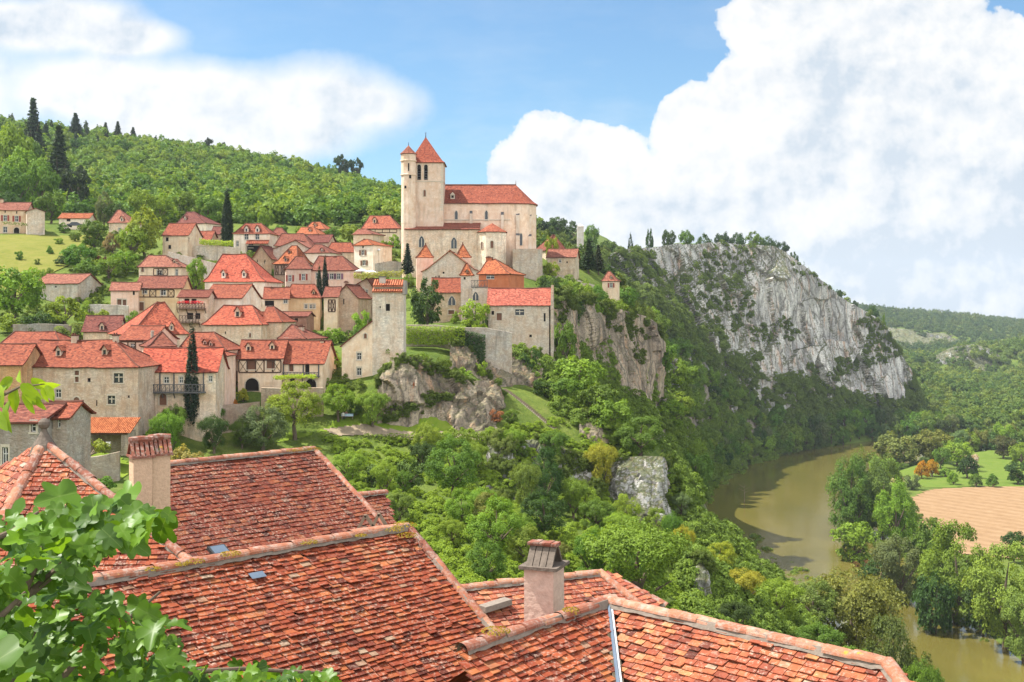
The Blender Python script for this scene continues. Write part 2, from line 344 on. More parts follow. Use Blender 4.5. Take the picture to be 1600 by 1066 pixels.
H('cottage', 'cottage with a covered veranda and chimney right of the half timbered house', (440, 504), 568, 612, 532, 191, yaw=-6, dep=9, w=[(455,575,7,11,'d'),(480,577,7,16,'o'),(486,599,17,14,'ad'),(433+24,596,8,8,'o')], c=[(504,530,7,14)], posts=[(443,568,590),(474,568,590),(498,568,590)], bal=[(441,500,581,587)], wc=CREAM, rc=RED, wm='render')
H('stone_house', 'house under the flat topped pyramid roof with a chimney on its bright slope', (203, 292), 522, 560, 472, 200, yaw=38, dep=9.5, rl=246, rr=257, d=[(268,513,9)], c=[(239,503,11,17)], wc=STONE, rc=(0.300,0.070,0.037), apexmid=1)
H('half_timbered_house', 'small pink half timbered house with a gable facing the pyramid roof', (185, 234), 531, 580, 509, 181, yaw=-14, dep=8, w=[(207,541,8,9,'f')], tf=[(188,224,533,552,'VVV')], wsr=[(237,523,4,8,'f')], wc=PINK, rc=RED, wm='render')
H('cottage', 'cottage showing only a dark triangular hipped roof below the pyramid roof', (234, 272), 541, 580, 519, 177, yaw=30, dep=5, rl=252, rr=254, wc=PINK, rc=BRN, wm='render', w=[(268,531,7,9,'f')])
H('stone_house', 'house with twin dormers on a hipped roof behind the tall cypress', (280, 352), 547, 640, 519, 186, yaw=-5, dep=9, rl=292, rr=334, d=[(320,536,7),(329,538,7)], wc=PINK, rc=RED, wm='render')
H('stone_house', 'stone house with one tall white dormer on a wide flaring red roof', (318, 408), 507, 570, 477, 215, yaw=-3, dep=11, rl=350, rr=394, w=[(391,524,3,7,'a'),(352,520,2,4,'o')], d=[(371,493,12)], wc=STONE, rc=(0.300,0.065,0.034))
H('stone_house', 'house wing with a red roof and timber gallery right of the white dormer house', (408, 440), 503, 570, 479, 219, yaw=-8, dep=8, rr=428, d=[(405,494,7)], wc=STONE, rc=RED)
H('cottage', 'small house with a steep triangular red roof and grey chimney left of the twin cypress', (437, 478), 529, 560, 507, 206, yaw=-20, dep=7, rl=452, rr=458, w=[(447,523,6,6,'f')], c=[(471,508,8,20)], wc=GREY, rc=BRN)
H('stone_house', 'house with a dark purplish roof and one dormer above the long beige house', (130, 184), 518, 545, 493, 206, yaw=8, dep=8, d=[(159,513,9)], wc=STONE, rc=DRK)
# middle rows
H('half_timbered_house', 'yellow half timbered house with wide low roof right of the meadow shrubs', (212, 284), 450, 505, 431, 246, yaw=4, dep=10, w=[(226,455,7,8,'f'),(255,457,8,9,'f'),(221,479,7,13,'d')], tf=[(215,272,452,465,'VVXVVX')], wc=(.68,.52,.33), rc=BRN, wm='render')
H('cottage', 'small pink lean-to cottage with red doors left of the yellow half timbered house', (173, 216), 454, 490, 441, 243, yaw=12, dep=8, w=[(187,473,7,10,'d'),(194,473,6,9,'d'),(209,457,3,6,'o')], wc=PINK, rc=PINKR, wm='render')
H('half_timbered_house', 'small house with timbered front and round topped dormer above the yellow house', (217, 283), 417, 440, 399, 270, yaw=-3, dep=9, rl=232, rr=258, w=[(249,427,8,9,'f'),(276,426,4,10,'f'),(223,414,4,7,'a')], tf=[(240,262,419,431,'VXX')], d=[(272,409,5)], wc=CREAM, rc=PINKR, wm='render')
H('stone_house', 'house with two dark timber balconies hung with red flowers', (279, 324), 464, 520, 453, 228, yaw=0, dep=6, w=[(292,471,8,8,'o'),(303,471,8,8,'o'),(297,494,10,10,'o'),(309,494,8,9,'o')], bal=[(278,322,474,482),(282,313,493,504)], flowers=[(280,321,472)], wc=STONE, rc=BRN, rm='canal')
H('stone_house', 'white walled house with a stone chimney on its red roof, beside the flowered balconies', (318, 376), 466, 520, 444, 233, yaw=-14, dep=9, c=[(341,445,10,20)], w=[(327,492,5,8,'f')], wc=WHITE, rc=RED, wm='render')
H('tower_house', 'tall white house with gothic window and two dormers on a steep roof', (320, 414), 440, 500, 397, 252, yaw=-6, dep=12, rl=348, rr=384, w=[(395,449,5,7,'o'),(403,472,11,14,'g')], d=[(349,430,8),(381,430,8)], wc=WHITE, rc=(0.312,0.062,0.034), wm='render', flare=.26)
H('stone_house', 'upper white house with two blue shuttered dormers cutting the eaves', (365, 422), 365, 400, 349, 312, yaw=-2, dep=9, rl=384, rr=408, w=[(371,381,4,8,'f'),(392,384,7,6,'f'),(385,364,6,9,'f'),(402,364,6,9,'f')], porch=(386,421,375,381), d=[(385,361,8),(402,361,8)], wc=WHITE, rc=RED, wm='render')
H('stone_house', 'brown stone gable house with tiny slit openings below the blue shuttered dormers', (393, 424), 405, 440, 383, 287, yaw=-4, dep=9, t='y', ax=408, w=[(402,396,1.5,4,'o'),(414,396,1.5,4,'o'),(402,406,1.5,4,'o'),(413,410,1.5,4,'o')], wc=(.50,.36,.25), rc=BRN)
H('stone_house', 'cream tower house with a narrow white gable near the rounded green trees', (254, 293), 368, 402, 349, 300, yaw=-12, dep=8, w=[(261,374,5,6,'o'),(265,386,5,6,'o')], wsr=[(277,372,3,6,'o')], wc=CREAM, rc=RED, wm='render')
H('stone_house', 'small house with one dormer behind the vine terrace', (294, 327), 376, 396, 361, 312, yaw=-4, dep=8, d=[(305,370,6)], wc=CREAM, rc=RED, wm='render')
H('stone_house', 'small red roofed house squeezed left of the tall upper cypress', (330, 350), 366, 396, 354, 318, yaw=0, dep=7, wc=CREAM, rc=DRK, wm='render')
H('stone_house', 'highest grey white house with a purple roof above the vine terrace', (277, 322), 349, 372, 331, 335, yaw=-18, dep=9, rl=290, rr=303, d=[(289,342,5)], c=[(310,335,4,8)], wc=WHITE, rc=DRK, wm='render')
H('half_timbered_house', 'narrow house with dark timber upper storey and two small dormers', (428, 464), 412, 452, 384, 276, yaw=-14, dep=9, rl=456, rr=464, tf=[(430,449,414,430,'XVXV')], d=[(446,406,6),(452,394,5)], wc=(.40,.30,.24), rc=ORG, flare=.3)
H('stone_house', 'pink house with plum shutters and a wide hipped roof behind the twin cypress', (486, 553), 422, 452, 400, 265, yaw=-3, dep=10, rl=498, rr=535, w=[(518,432,6,9,'sp'),(529,432,6,9,'sp'),(497,431,7,9,'f')], c=[(524,400,5,12)], wc=PINK, rc=BRN, wm='render')
H('stone_house', 'pale house with pink red shutters and rounded corner', (447, 486), 420, 470, 401, 264, yaw=12, dep=9, rl=462, rr=474, w=[(453,435,5,10,'sr'),(474,433,5,10,'sr'),(453,452,5,9,'sr')], c=[(482,410,5,12)], wc=(.62,.50,.42), rc=BRN, wm='render')
H('stone_house', 'long beige house with square white windows left of the twin cypress', (444, 500), 465, 520, 444, 246, yaw=6, dep=10, rl=456, rr=492, w=[(478,479,5,7,'f'),(486,479,5,7,'f'),(491,479,4,7,'f'),(482,497,5,10,'f')], d=[(490,458,6)], c=[(447,447,5,14)], wc=YEL, rc=RED, wm='render')
H('stone_house', 'cream house with a raised white wall and low roof below the pink shutters', (413, 450), 467, 500, 449, 241, yaw=8, dep=8, w=[(421,474,14,8,'o'),(447,470,6,6,'f')], c=[(425,448,4,9)], wc=CREAM, rc=RED, wm='render')
H('cottage', 'low reddish lean-to with tiled top between cream house and twin cypress', (437, 479), 494, 525, 487, 229, yaw=-4, dep=6, w=[(463,500,5,5,'o')], wc=(.40,.22,.16), rc=BRN)
H('stone_house', 'rough brown stone house with gable and half timbered strip right of the twin cypress', (524, 560), 466, 525, 444, 240, yaw=-8, dep=10, t='y', ax=541, w=[(537,457,2,9,'o')], c=[(541,439,6,7)], wc=(.56,.42,.32), rc=BRN)
H('half_timbered_house', 'narrow timber fronted house under a sloping roof touching the brown gable house', (506, 527), 464, 520, 448, 238, yaw=0, dep=8, tf=[(513,524,468,488,'XX')], wc=CREAM, rc=BRN, wm='render')
H('stone_house', 'rear pinkish gable house left of the slim stone tower', (546, 583), 450, 510, 434, 252, yaw=-10, dep=9, t='y', ax=574, w=[(567,454,5,7,'f'),(573,456,3,6,'f')], wc=(.58,.45,.36), rc=BRN)
H('stone_house', 'tall white house with brown shutters and a shallow hipped roof', (553, 583), 383, 430, 374, 300, yaw=-30, dep=8, rl=566, rr=574, w=[(567,395,5,8,'sb'),(569,411,5,8,'sb'),(567,386,3,3,'o')], c=[(558,374,5,5)], wc=WHITE, rc=ORG, wm='render', rm='canal', pad=1)
H('stone_house', 'large barn like house with a broad hipped roof and half timbered eaves near the tower', (566, 624), 357, 382, 337, 342, yaw=-4, dep=11, rl=578, rr=609, tf=[(575,620,358,364,'VVVV')], d=[(585,347,7)], wc=CREAM, rc=(0.264,0.070,0.037), wm='render')
H('cottage', 'small cream cottage with shallow roof above the tall white house', (552, 582), 366, 388, 358, 325, yaw=-20, dep=7, rr=572, wc=CREAM, rc=PINKR, wm='render', rm='canal')
H('stone_house', 'bright orange roofed house topmost of the central cluster', (478, 508), 358, 380, 347, 338, yaw=-12, dep=8, rl=484, rr=500, d=[(492,353,5)], wc=STONE, rc=ORG)
H('stone_house', 'orange roofed house with a grey gable below the topmost orange roof', (463, 497), 366, 392, 355, 328, yaw=-14, dep=8, rr=490, d=[(484,361,5)], wc=GREY, rc=ORG)
H('stone_house', 'house showing a dull purple roof between grey gable and orange roofs', (430, 486), 384, 405, 365, 305, yaw=-5, dep=9, rl=440, rr=474, wc=STONE, rc=BRN)
H('stone_house', 'grey stone gable house with faded gutter under the purple roofs', (427, 484), 388, 420, 375, 292, yaw=-5, dep=9, t='y', ax=462, w=[(455,380,5,5,'f')], wc=GREY, rc=PINKR)
H('stone_house', 'small dark roofed house right of the purple roof', (476, 512), 379, 400, 367, 311, yaw=-10, dep=7, wc=STONE, rc=DRK)
H('stone_house', 'small house with pointed hip roof above pink shutters', (477, 516), 395, 412, 382, 289, yaw=-10, dep=8, rl=492, rr=502, d=[(503,392,5)], wc=WHITE, rc=BRN, wm='render')
H('stone_house', 'house with a plain red roof left of the tall white house', (510, 556), 394, 412, 379, 303, yaw=2, dep=9, rl=518, rr=548, wc=STONE, rc=RED)
H('stone_house', 'small house with triangle roof at the left of the two dormer tower house', (422, 447), 368, 395, 356, 320, yaw=0, dep=7, rl=432, rr=440, wc=STONE, rc=BRN)
# upper left
H('stone_house', 'cream house with dark red shutters beside the sunny meadow', (-14, 41), 328, 367, 316, 332, yaw=8, dep=9, w=[(8,341,5,9,'sr'),(26,342,5,9,'sr'),(8,330,2,4,'o'),(26,332,2,4,'o'),(8,359,6,9,'f'),(26,360,8,9,'ad')], c=[(3,310,6,8),(41,322,4,8)], wc=(.66,.50,.36), rc=PINKR, wm='render', rm='canal')
H('stone_house', 'grey rubble stone house with pale side wall at the top of the meadow', (42, 70), 330, 367, 325, 330, yaw=26, dep=9, t='y', ax=56, wsr=[(75,341,3,7,'f'),(84,343,3,7,'f'),(75,358,3,7,'f'),(85,360,3,7,'f')], wc=GREY, rc=PINKR, rm='canal', yawside=1)
H('stone_house', 'low white house with an orange roof behind a parked car', (92, 138), 341, 360, 333, 345, yaw=4, dep=8, w=[(107,344,6,4,'o')], wc=WHITE, rc=ORG, wm='render', rm='canal')
H('stone_house', 'cottage with pink pointed roof and one dormer half hidden by rounded trees', (170, 204), 348, 366, 328, 338, yaw=-6, dep=8, rl=184, rr=188, w=[(187,359,5,5,'f')], d=[(190,344,6)], wc=STONE, rc=PINKR)
H('barn', 'windowless pale stone barn with a long pinkish roof below the meadow', (55, 121), 443, 476, 428, 256, yaw=-10, dep=10, w=[(87,448,3,3,'o')], wc=(.58,.54,.46), rc=PINKR)
# castle side
H('stone_house', 'grey rubble gable house in front of the church with shallow orange rim', (660, 748), 424, 460, 391, 262, yaw=-2, dep=12, t='y', ax=703, w=[(693,415,3,3,'o'),(681,433,2,3,'o'),(686,432,2,3,'o')], wc=GREY, rc=ORG)
H('stone_turret', 'square pinkish turret with an orange pyramid roof left of the grey gable', (651, 677), 402, 460, 382, 268, yaw=6, dep=3.6, rl=665, rr=665, wc=PINK, rc=ORG, wm='render', ov=.15)
H('stone_turret', 'turret with an orange pyramid roof right of the grey gable peak', (712, 736), 402, 440, 381, 276, yaw=6, dep=3.6, rl=723, rr=723, wc=PINK, rc=ORG, wm='render', ov=.15)
H('stone_house', 'stone house with a bright red roof and twin arched window behind the dark yew', (676, 721), 457, 508, 434, 236, yaw=2, dep=8, w=[(706,470,11,14,'g'),(705,488,9,6,'b')], wc=(.58,.46,.32), rc=RED)
H('stone_tower', 'slim stone tower with a small pyramid roof between the two red castle roofs', (720, 738), 430, 500, 411, 234, yaw=0, dep=2.6, rl=728, rr=730, w=[(726,435,3,4,'o')], d=[(730,424,4)], wc=GREY, rc=ORG, ov=.3)
H('stone_house', 'flat roofed stone tower with lattice railing and twin gothic window', (738, 763), 449, 505, 448, 232, yaw=0, dep=5, flat=1, w=[(741,463,9,13,'g')], bal=[(736,762,438,448)], wc=GREY, rc=GREY)
H('stone_house', 'red brown walled house with wide white window under a flaring orange roof', (748, 796), 428, 450, 405, 246, yaw=-20, dep=9, rl=756, rr=774, w=[(766,433,13,6,'w2')], c=[(746,401,12,14),(796,428,5,8)], wc=(.50,.17,.075), rc=ORG, wm='render', flare=.3)
H('stone_house', 'long pale stone house on the cliff edge with stepped right gable', (763, 858), 477, 560, 450, 226, yaw=-3, dep=8, w=[(812,488,14,9,'x'),(780,495,8,11,'d'),(851,496,3,13,'o'),(829,525,4,4,'o'),(770,489,4,6,'o')], parR=1, wc=(.60,.53,.44), rc=(0.300,0.076,0.050))
H('stone_house', 'cream house with pinkish gable roof right of the church', (855, 899), 402, 430, 389, 312, yaw=-10, dep=8, w=[(875,408,4,5,'f'),(886,410,2,3,'o')], wc=(.62,.52,.38), rc=PINKR, rm='tile')
H('stone_house', 'house showing a steep reddish roof slope behind the cream church side house', (853, 886), 392, 412, 367, 330, yaw=30, dep=7, rl=864, rr=866, wc=STONE, rc=BRN)
H('stone_turret', 'little square pigeon tower with red shutters and pointed roof on the cliff brow', (941, 965), 439, 470, 424, 310, yaw=-12, dep=4.2, rl=950, rr=953, w=[(955,446,4,7,'sr')], d=[(955,434,4)], wc=CREAM, rc=PINKR, wm='render', flare=.3)
# foreground left
H('stone_house', 'large dark grey rubble house cut by the left edge behind the pyramid roof', (-70, 58), 658, 760, 630, 92, yaw=-6, dep=8, w=[(8,712,10,26,'f'),(60,668,8,14,'f')], wc=(.36,.33,.30), rc=BRN)
H('stone_house', 'narrow grey stone wing with a short red roof behind the pyramid roof', (60, 104), 652, 760, 627, 94, yaw=-4, dep=4.5, w=[(92,661,5,14,'f'),(78,664,9,14,'o')], wc=(.42,.37,.32), rc=RED)
# ------------------------------------------------------------------ rock faces: rows of (px, y top, y bottom, distance top, distance bottom)
def CD(*a, **k): CLIFFDEF.append((a, k))
CLIFFDEF = []
CD('cliff', 'great', [(930,398,452,560,545),(970,392,470,590,560),(1010,384,505,630,560),(1060,382,540,680,598),(1100,380,568,705,625),(1130,378,595,728,652),(1165,384,630,750,682),(1205,388,655,770,712),(1240,404,672,788,730),(1275,432,668,804,748),(1305,456,662,820,765),(1340,478,655,836,798),(1372,496,650,850,826),(1395,520,648,862,850),(1410,560,645,890,868),(1424,592,642,905,880),(1432,612,642,950,900)], 380, 150, 'cliff', 8.0, .028, 3.1, 30, thing=False)
CD('cliff', 'near', [(858,470,560,262,238),(885,462,585,272,246),(920,468,615,286,262),(955,478,640,298,278),(990,488,658,310,298),(1012,494,664,318,312),(1026,505,662,326,322),(1032,535,650,345,340)], 120, 80, 'cliffwarm', 2.6, .085, 8.7, 10, thing=False)
CD('rock_outcrop', 'broad brown rock outcrop with shrubs on top below the slim stone tower', [(590,600,650,190,187),(606,572,668,190,187),(630,556,672,191,187.5),(670,566,676,193,188),(715,585,676,196,188),(750,592,676,198,189),(778,598,672,201,190.5),(792,625,668,202,195)], 90, 50, 'cliffwarm', 1.6, .2, 21.0, 9)
CD('rock_outcrop', 'dark overhanging rock ledge under the long cliff edge house', [(700,535,575,212,206),(735,525,600,216,207),(770,535,612,218,209),(800,546,608,220,212),(840,550,606,223,216),(868,560,602,226,221),(880,575,598,230,226)], 70, 34, 'cliffwarm', 1.1, .22, 31.0, 7, belly=.5)
CD('rock_outcrop', 'square pale grey rock bluff standing above the river slope', [(940,735,775,196,190),(965,716,800,193,186),(1000,713,822,192,184),(1035,714,838,192,184),(1046,722,838,194,187),(1052,745,836,200,194)], 60, 44, 'cliffnear', .9, .25, 41.0, 6)
CD('rock_outcrop', 'thin grey rock rib beside the big round bush near the river', [(1082,872,955,146,141),(1092,868,962,145,140),(1102,878,968,145,140),(1114,905,972,147,143)], 24, 34, 'cliffnear', .6, .35, 51.0, 4)
CD('rock_outcrop', 'small grey rock pinnacle rising out of the wood below the cliff', [(1037,580,615,405,402),(1046,556,616,404,400),(1060,560,614,405,401),(1068,592,612,407,404)], 26, 30, 'cliff', 1.2, .1, 61.0, 5)
CD('rock_outcrop', 'low rock step with orange plants beside the foot of the stairs', [(905,650,672,204,201),(930,645,676,205,201),(955,648,676,206,202)], 30, 14, 'cliffwarm', .5, .4, 71.0, 3)
CD('rock_outcrop', 'mossy rock bank under the lawn terrace left of the bluff', [(760,690,770,186,172),(800,688,790,188,172),(850,690,790,192,176),(900,712,790,192,180),(940,735,800,192,184)], 60, 34, 'cliffnear', 1.2, .25, 81.0, 5)
CD('rock_outcrop', 'far pale quarry like rock face in the wooded valley', [(1462,556,566,1440,1430),(1490,542,572,1450,1430),(1520,538,580,1460,1425),(1545,545,588,1460,1420),(1565,558,572,1470,1440)], 50, 20, 'cliff', 5, .03, 91.0, 12)
CD('rock_outcrop', 'long banded far rock slope beside the tip of the big cliff', [(1385,512,538,2000,1960),(1420,515,542,2000,1950),(1450,520,542,2010,1950),(1490,522,536,2030,1980),(1510,526,532,2050,2000)], 50, 16, 'cliff', 8, .02, 95.0, 12)
# ------------------------------------------------------------------ terrain: one sheet through measured control points
CT = [(-30,-20,-9),(30,-20,-12),(-15,10,-11),(15,8,-14),(8,25,-16),(-20,30,-12),(35,40,-42),(60,60,-78),(75,100,-82),(-60,20,-8),(-120,60,0),(-60,60,-10),(-40,92,-14.5),(0,60,-20),(14,70,-27),(20,95,-32),(-15,80,-19)]
def C(px, py, D): CT.append(tuple(P(px, py, D)))
for a in [(560,700,180),(600,760,150),(640,850,125),(730,905,113),(800,830,140),(760,725,178),(900,860,138),(1000,905,132),
          (880,720,190),(980,722,200),(450,672,185),(600,674,187),(760,674,190),(540,676,184),(680,676,188),(300,692,178),(200,712,168),(130,705,162),(160,760,150),
          (380,640,184),(480,612,192),(860,662,200),(790,605,208),(700,560,208),(740,540,216),(850,565,226),(640,553,211),(690,557,210),(640,440,304),(740,426,300),(840,428,300),(900,432,318),(1000,600,280),
          (0,368,330),(110,368,332),(0,432,268),(90,428,270),(20,520,222),(70,352,346),(20,322,440),(-200,340,420),
          (-150,170,760),(0,202,760),(150,222,800),(300,237,860),(400,252,850),(540,282,820),(620,312,770),(700,335,720),(800,352,680),(870,362,620),(960,384,630),
          (100,322,450),(250,340,440),(400,345,430),(550,345,420),(620,345,400),(250,280,650),(450,290,640),(100,270,620),(560,310,600),(760,400,380),(860,388,420),
          (1080,640,520),(1030,560,430),(1120,700,560),(1000,690,300),(1060,720,360),(1030,500,450),(1300,670,790),(1420,640,880)]: C(*a)
for a in [(1165,690,655),(1205,690,695),(1130,680,622),(1100,672,588),(1065,655,545),(1040,600,470),(1240,690,715)]: C(*a)
for x, y, z in [(250,1400,30),(100,1300,80),(-200,1200,120),(-600,1000,110),(-500,500,60),(-300,300,25),(-200,200,10),(150,1250,15),(-800,2500,120),(0,2500,110),(400,2500,60),(330,980,-70),(300,900,-60),(300,1200,-20)]: CT.append((x,y,z))
# valley floor and far hills
for x, y in [(160,220),(220,220),(200,320),(260,400),(180,430),(400,500),(350,620),(280,700),(500,800),(420,950),(600,1200),(480,1400),(700,600),(300,150),(500,300),(800,900),(150,150),(1100,1500),(420,1200)]: CT.append((x, y, -81))
for a in [(1390,506,2200),(1480,522,2100),(1550,540,1900),(1600,505,4200),(1500,507,4200),(1440,509,4300),(1700,506,4200),(1650,538,1500),(1590,542,1500),(1500,556,1500),(1470,566,1450),(1540,590,1400),(1460,590,1500),(1400,545,2000),(1480,548,2000),(1750,520,1600),(1420,560,1700)]: C(*a)
for a_ in [(1095,800,300),(1095,800,380),(1095,800,440),(1150,850,250),(1150,850,300),(1150,850,350),(1230,915,200),(1230,915,250),(1230,915,300),(1110,765,420),(1110,765,480)]:
    x, y, z = P(*a_); CT.append((x, y, max(z-5, -80)))
for a_, k_ in CLIFFDEF:
    big = a_[1] in ('great', 'near')
    for px, yt, yb, dt, db in a_[2][::1 if big or len(a_[2]) < 6 else 2]:
        g = 26 if a_[1] == 'great' else 8 if a_[1] == 'near' else 1.5
        x, y, z = P(px, yb, db); CT.append((x, y-g*.35, z+g*.06)); CT.append((x, y+g*.6, z-.8))
        x, y, z = P(px, yt, dt); CT.append((x, y+g, z-.4)); CT.append((x, y+g*2.5, z-.2)); zb_ = P(px, yb, db)[2]
        if a_[1] == 'great': CT.append((x, y+4, zb_+.15*(z-zb_)))
        if a_[1] == 'great': CT.append((x, y+130, z-4)); CT.append((x*1.25, y+320, z-12))
for h in HS:
    C((h['x'][0]+h['x'][1])/2, h['b'], h['D'])
CT = np.array(CT)
def rbf_fit(pts, lam):
    n = len(pts); d = np.linalg.norm(pts[:, None, :2]-pts[None, :, :2], axis=2)
    A = np.zeros((n+3, n+3)); A[:n, :n] = -d - 0*lam; A[:n, :n] += np.eye(n)*lam
    A[:n, n] = 1; A[:n, n+1:] = pts[:, :2]; A[n, :n] = 1; A[n+1:, :n] = pts[:, :2].T
    return np.linalg.solve(A, np.concatenate([pts[:, 2], [0, 0, 0]]))
W = rbf_fit(CT, 2.0)
def rbf(x, y):
    x = np.asarray(x, float).ravel(); y = np.asarray(y, float).ravel(); out = np.empty(len(x))
    for i in range(0, len(x), 8000):
        d = np.hypot(x[i:i+8000, None]-CT[None, :, 0], y[i:i+8000, None]-CT[None, :, 1])
        out[i:i+8000] = -d@W[:len(CT)] + W[-3] + W[-2]*x[i:i+8000] + W[-1]*y[i:i+8000]
    return out
# river: banks traced as left / right edges in plan (x, y)
RIV = [(92,60,46),(90,120,46),(89,170,44),(90,215,46),(92,300,50),(96,380,52),(106,460,60),(116,530,60),(139,595,66),(172,650,66),(215,700,66),(270,745,64),(340,780,64),(430,800,64),(560,800,64),(800,780,64)]
RIVW = -85.0
def chaikin(p, k=2):
    p = np.array(p, float)
    for _ in range(k):
        q = [p[0]]
        for a, b in zip(p[:-1], p[1:]): q += [a*.75+b*.25, a*.25+b*.75]
        q.append(p[-1]); p = np.array(q)
    return p
RV = chaikin(RIV)
def river_d(x, y):
    """distance to the river centre line divided by nothing; returns (dist - halfwidth)"""
    best = np.full(len(x), 1e9)
    for a, b in zip(RV[:-1], RV[1:]):
        dx, dy = b[0]-a[0], b[1]-a[1]; t = np.clip(((x-a[0])*dx+(y-a[1])*dy)/(dx*dx+dy*dy), 0, 1)
        d = np.hypot(x-a[0]-t*dx, y-a[1]-t*dy) - (a[2]+t*(b[2]-a[2]))/2
        best = np.minimum(best, d)
    return best
gx = np.unique(np.concatenate([np.linspace(-900, -260, 40), np.linspace(-260, 330, 190), np.linspace(330, 1300, 70), np.linspace(1300, 2200, 12)]))
gy = np.unique(np.concatenate([np.linspace(-60, 60, 30), np.linspace(60, 360, 130), np.linspace(360, 950, 130), np.linspace(950, 2300, 60), np.linspace(2300, 5600, 30)]))
GX, GY = np.meshgrid(gx, gy)
GZ = rbf(GX, GY)
fx, fy = GX.ravel(), GY.ravel()
vfl = (fx > 60)
rd = river_d(fx, fy)
nz = np.array([noise.fractal(Vector((x*.03, y*.03, 0)), 1, 2, 4) for x, y in zip(fx, fy)])
amp = np.clip((fy-20)/200, .1, 1.0)*np.clip((fy)/300, .5, 3)
GZ = GZ + nz*amp*.9
t = np.clip(rd/16.0, 0, 1); t = t*t*(3-2*t)
GZ = np.where(rd < 0, -88.0, (-86.5)*(1-t) + np.maximum(GZ, -82.5)*t)
for a_, k_ in CLIFFDEF:
    if a_[1] not in ('great', 'near'): continue
    m_ = 16.0 if a_[1] == 'great' else 6.0; rs_ = np.array(a_[2], float); pp = 800+fx/np.maximum(fy, 1)*F; ins = (pp > rs_[0,0]) & (pp < rs_[-1,0]) & (fy > 100)
    yt_, yb_, dt_, db_ = [np.interp(pp, rs_[:,0], rs_[:,k]) for k in (1, 2, 3, 4)]
    zt_, zb_ = (HZ-yt_)/F*dt_, (HZ-yb_)/F*db_; tt = np.clip((fy-m_-db_)/np.maximum(dt_-db_, 1), 0, 1); lim = zb_+(zt_-zb_)*tt+.8
    GZ = np.where(ins & (fy > db_-2) & (fy < dt_+m_+1), np.minimum(GZ, lim), GZ)
GZ = np.maximum(GZ, -88).reshape(GX.shape)
def terr(x, y):
    i = int(np.clip(np.searchsorted(gx, x)-1, 0, len(gx)-2)); j = int(np.clip(np.searchsorted(gy, y)-1, 0, len(gy)-2))
    u = min(1, max(0, (x-gx[i])/(gx[i+1]-gx[i]))); v = min(1, max(0, (y-gy[j])/(gy[j+1]-gy[j])))
    return float((GZ[j,i]*(1-u)+GZ[j,i+1]*u)*(1-v)+(GZ[j+1,i]*(1-u)+GZ[j+1,i+1]*u)*v)
def hit(px, py, d0=40, d1=5000):
    """first place where the view ray of a photo pixel meets the ground"""
    r = ray(px, py); D = d0; prev = d0
    while D < d1:
        if terr(r[0]*D, D) >= r[2]*D:
            lo, hi = prev, D
            for _ in range(12):
                m = (lo+hi)/2
                if terr(r[0]*m, m) >= r[2]*m: hi = m
                else: lo = m
            return hi
        prev = D; D *= 1.01
    return None
ny, nx = GX.shape
idx = np.arange(nx*ny).reshape(ny, nx)
me = arr_mesh('ground', np.stack([GX.ravel(), GY.ravel(), GZ.ravel()], 1), np.stack([idx[:-1,:-1].ravel(), idx[:-1,1:].ravel(), idx[1:,1:].ravel(), idx[1:,:-1].ravel()], 1), M['ground'], smooth=True)
tag(link('ground', me), kind='structure')
# water ribbon
mb = MB(); L_, R_ = [], []
for i, p in enumerate(RV):
    a = RV[max(i-1,0)]; b = RV[min(i+1,len(RV)-1)]; d = np.array([b[0]-a[0], b[1]-a[1]]); d /= np.linalg.norm(d); nrm = np.array([-d[1], d[0]]); w = p[2]/2+6
    L_.append((p[0]+nrm[0]*w, p[1]+nrm[1]*w, RIVW)); R_.append((p[0]-nrm[0]*w, p[1]-nrm[1]*w, RIVW))
for i in range(len(RV)-1): mb.quad(R_[i], R_[i+1], L_[i+1], L_[i])
tag(mb.build('river', M['water']), kind='structure')
def drape(name, poly, mat, lift=.12, step=2.0):
    """a sheet laid over the ground inside a plan polygon"""
    poly = np.array(poly); x0, y0 = poly.min(0); x1, y1 = poly.max(0)
    def inside(x, y):
        c = False; j = len(poly)-1
        for i in range(len(poly)):
            if (poly[i][1] > y) != (poly[j][1] > y) and x < (poly[j][0]-poly[i][0])*(y-poly[i][1])/(poly[j][1]-poly[i][1])+poly[i][0]: c = not c
            j = i
        return c
    mb = MB(); xs = np.arange(x0, x1, step); ys = np.arange(y0, y1, step); ids = {}
    for i, x in enumerate(xs):
        for j, y in enumerate(ys):
            if inside(x+step/2, y+step/2):
                q = []
                for a, b in ((i,j),(i+1,j),(i+1,j+1),(i,j+1)):
                    if (a,b) not in ids:
                        X, Y = x0+a*step, y0+b*step; ids[(a,b)] = len(mb.v); mb.v.append((X, Y, terr(X, Y)+lift))
                    q.append(ids[(a,b)])
                mb.f.append(q); mb.m.append(0)
    return tag(mb.build(name, mat), kind='structure')
def Pg(px, py, d0=60):
    D = hit(px, py, d0); return P(px, py, D)[:2]
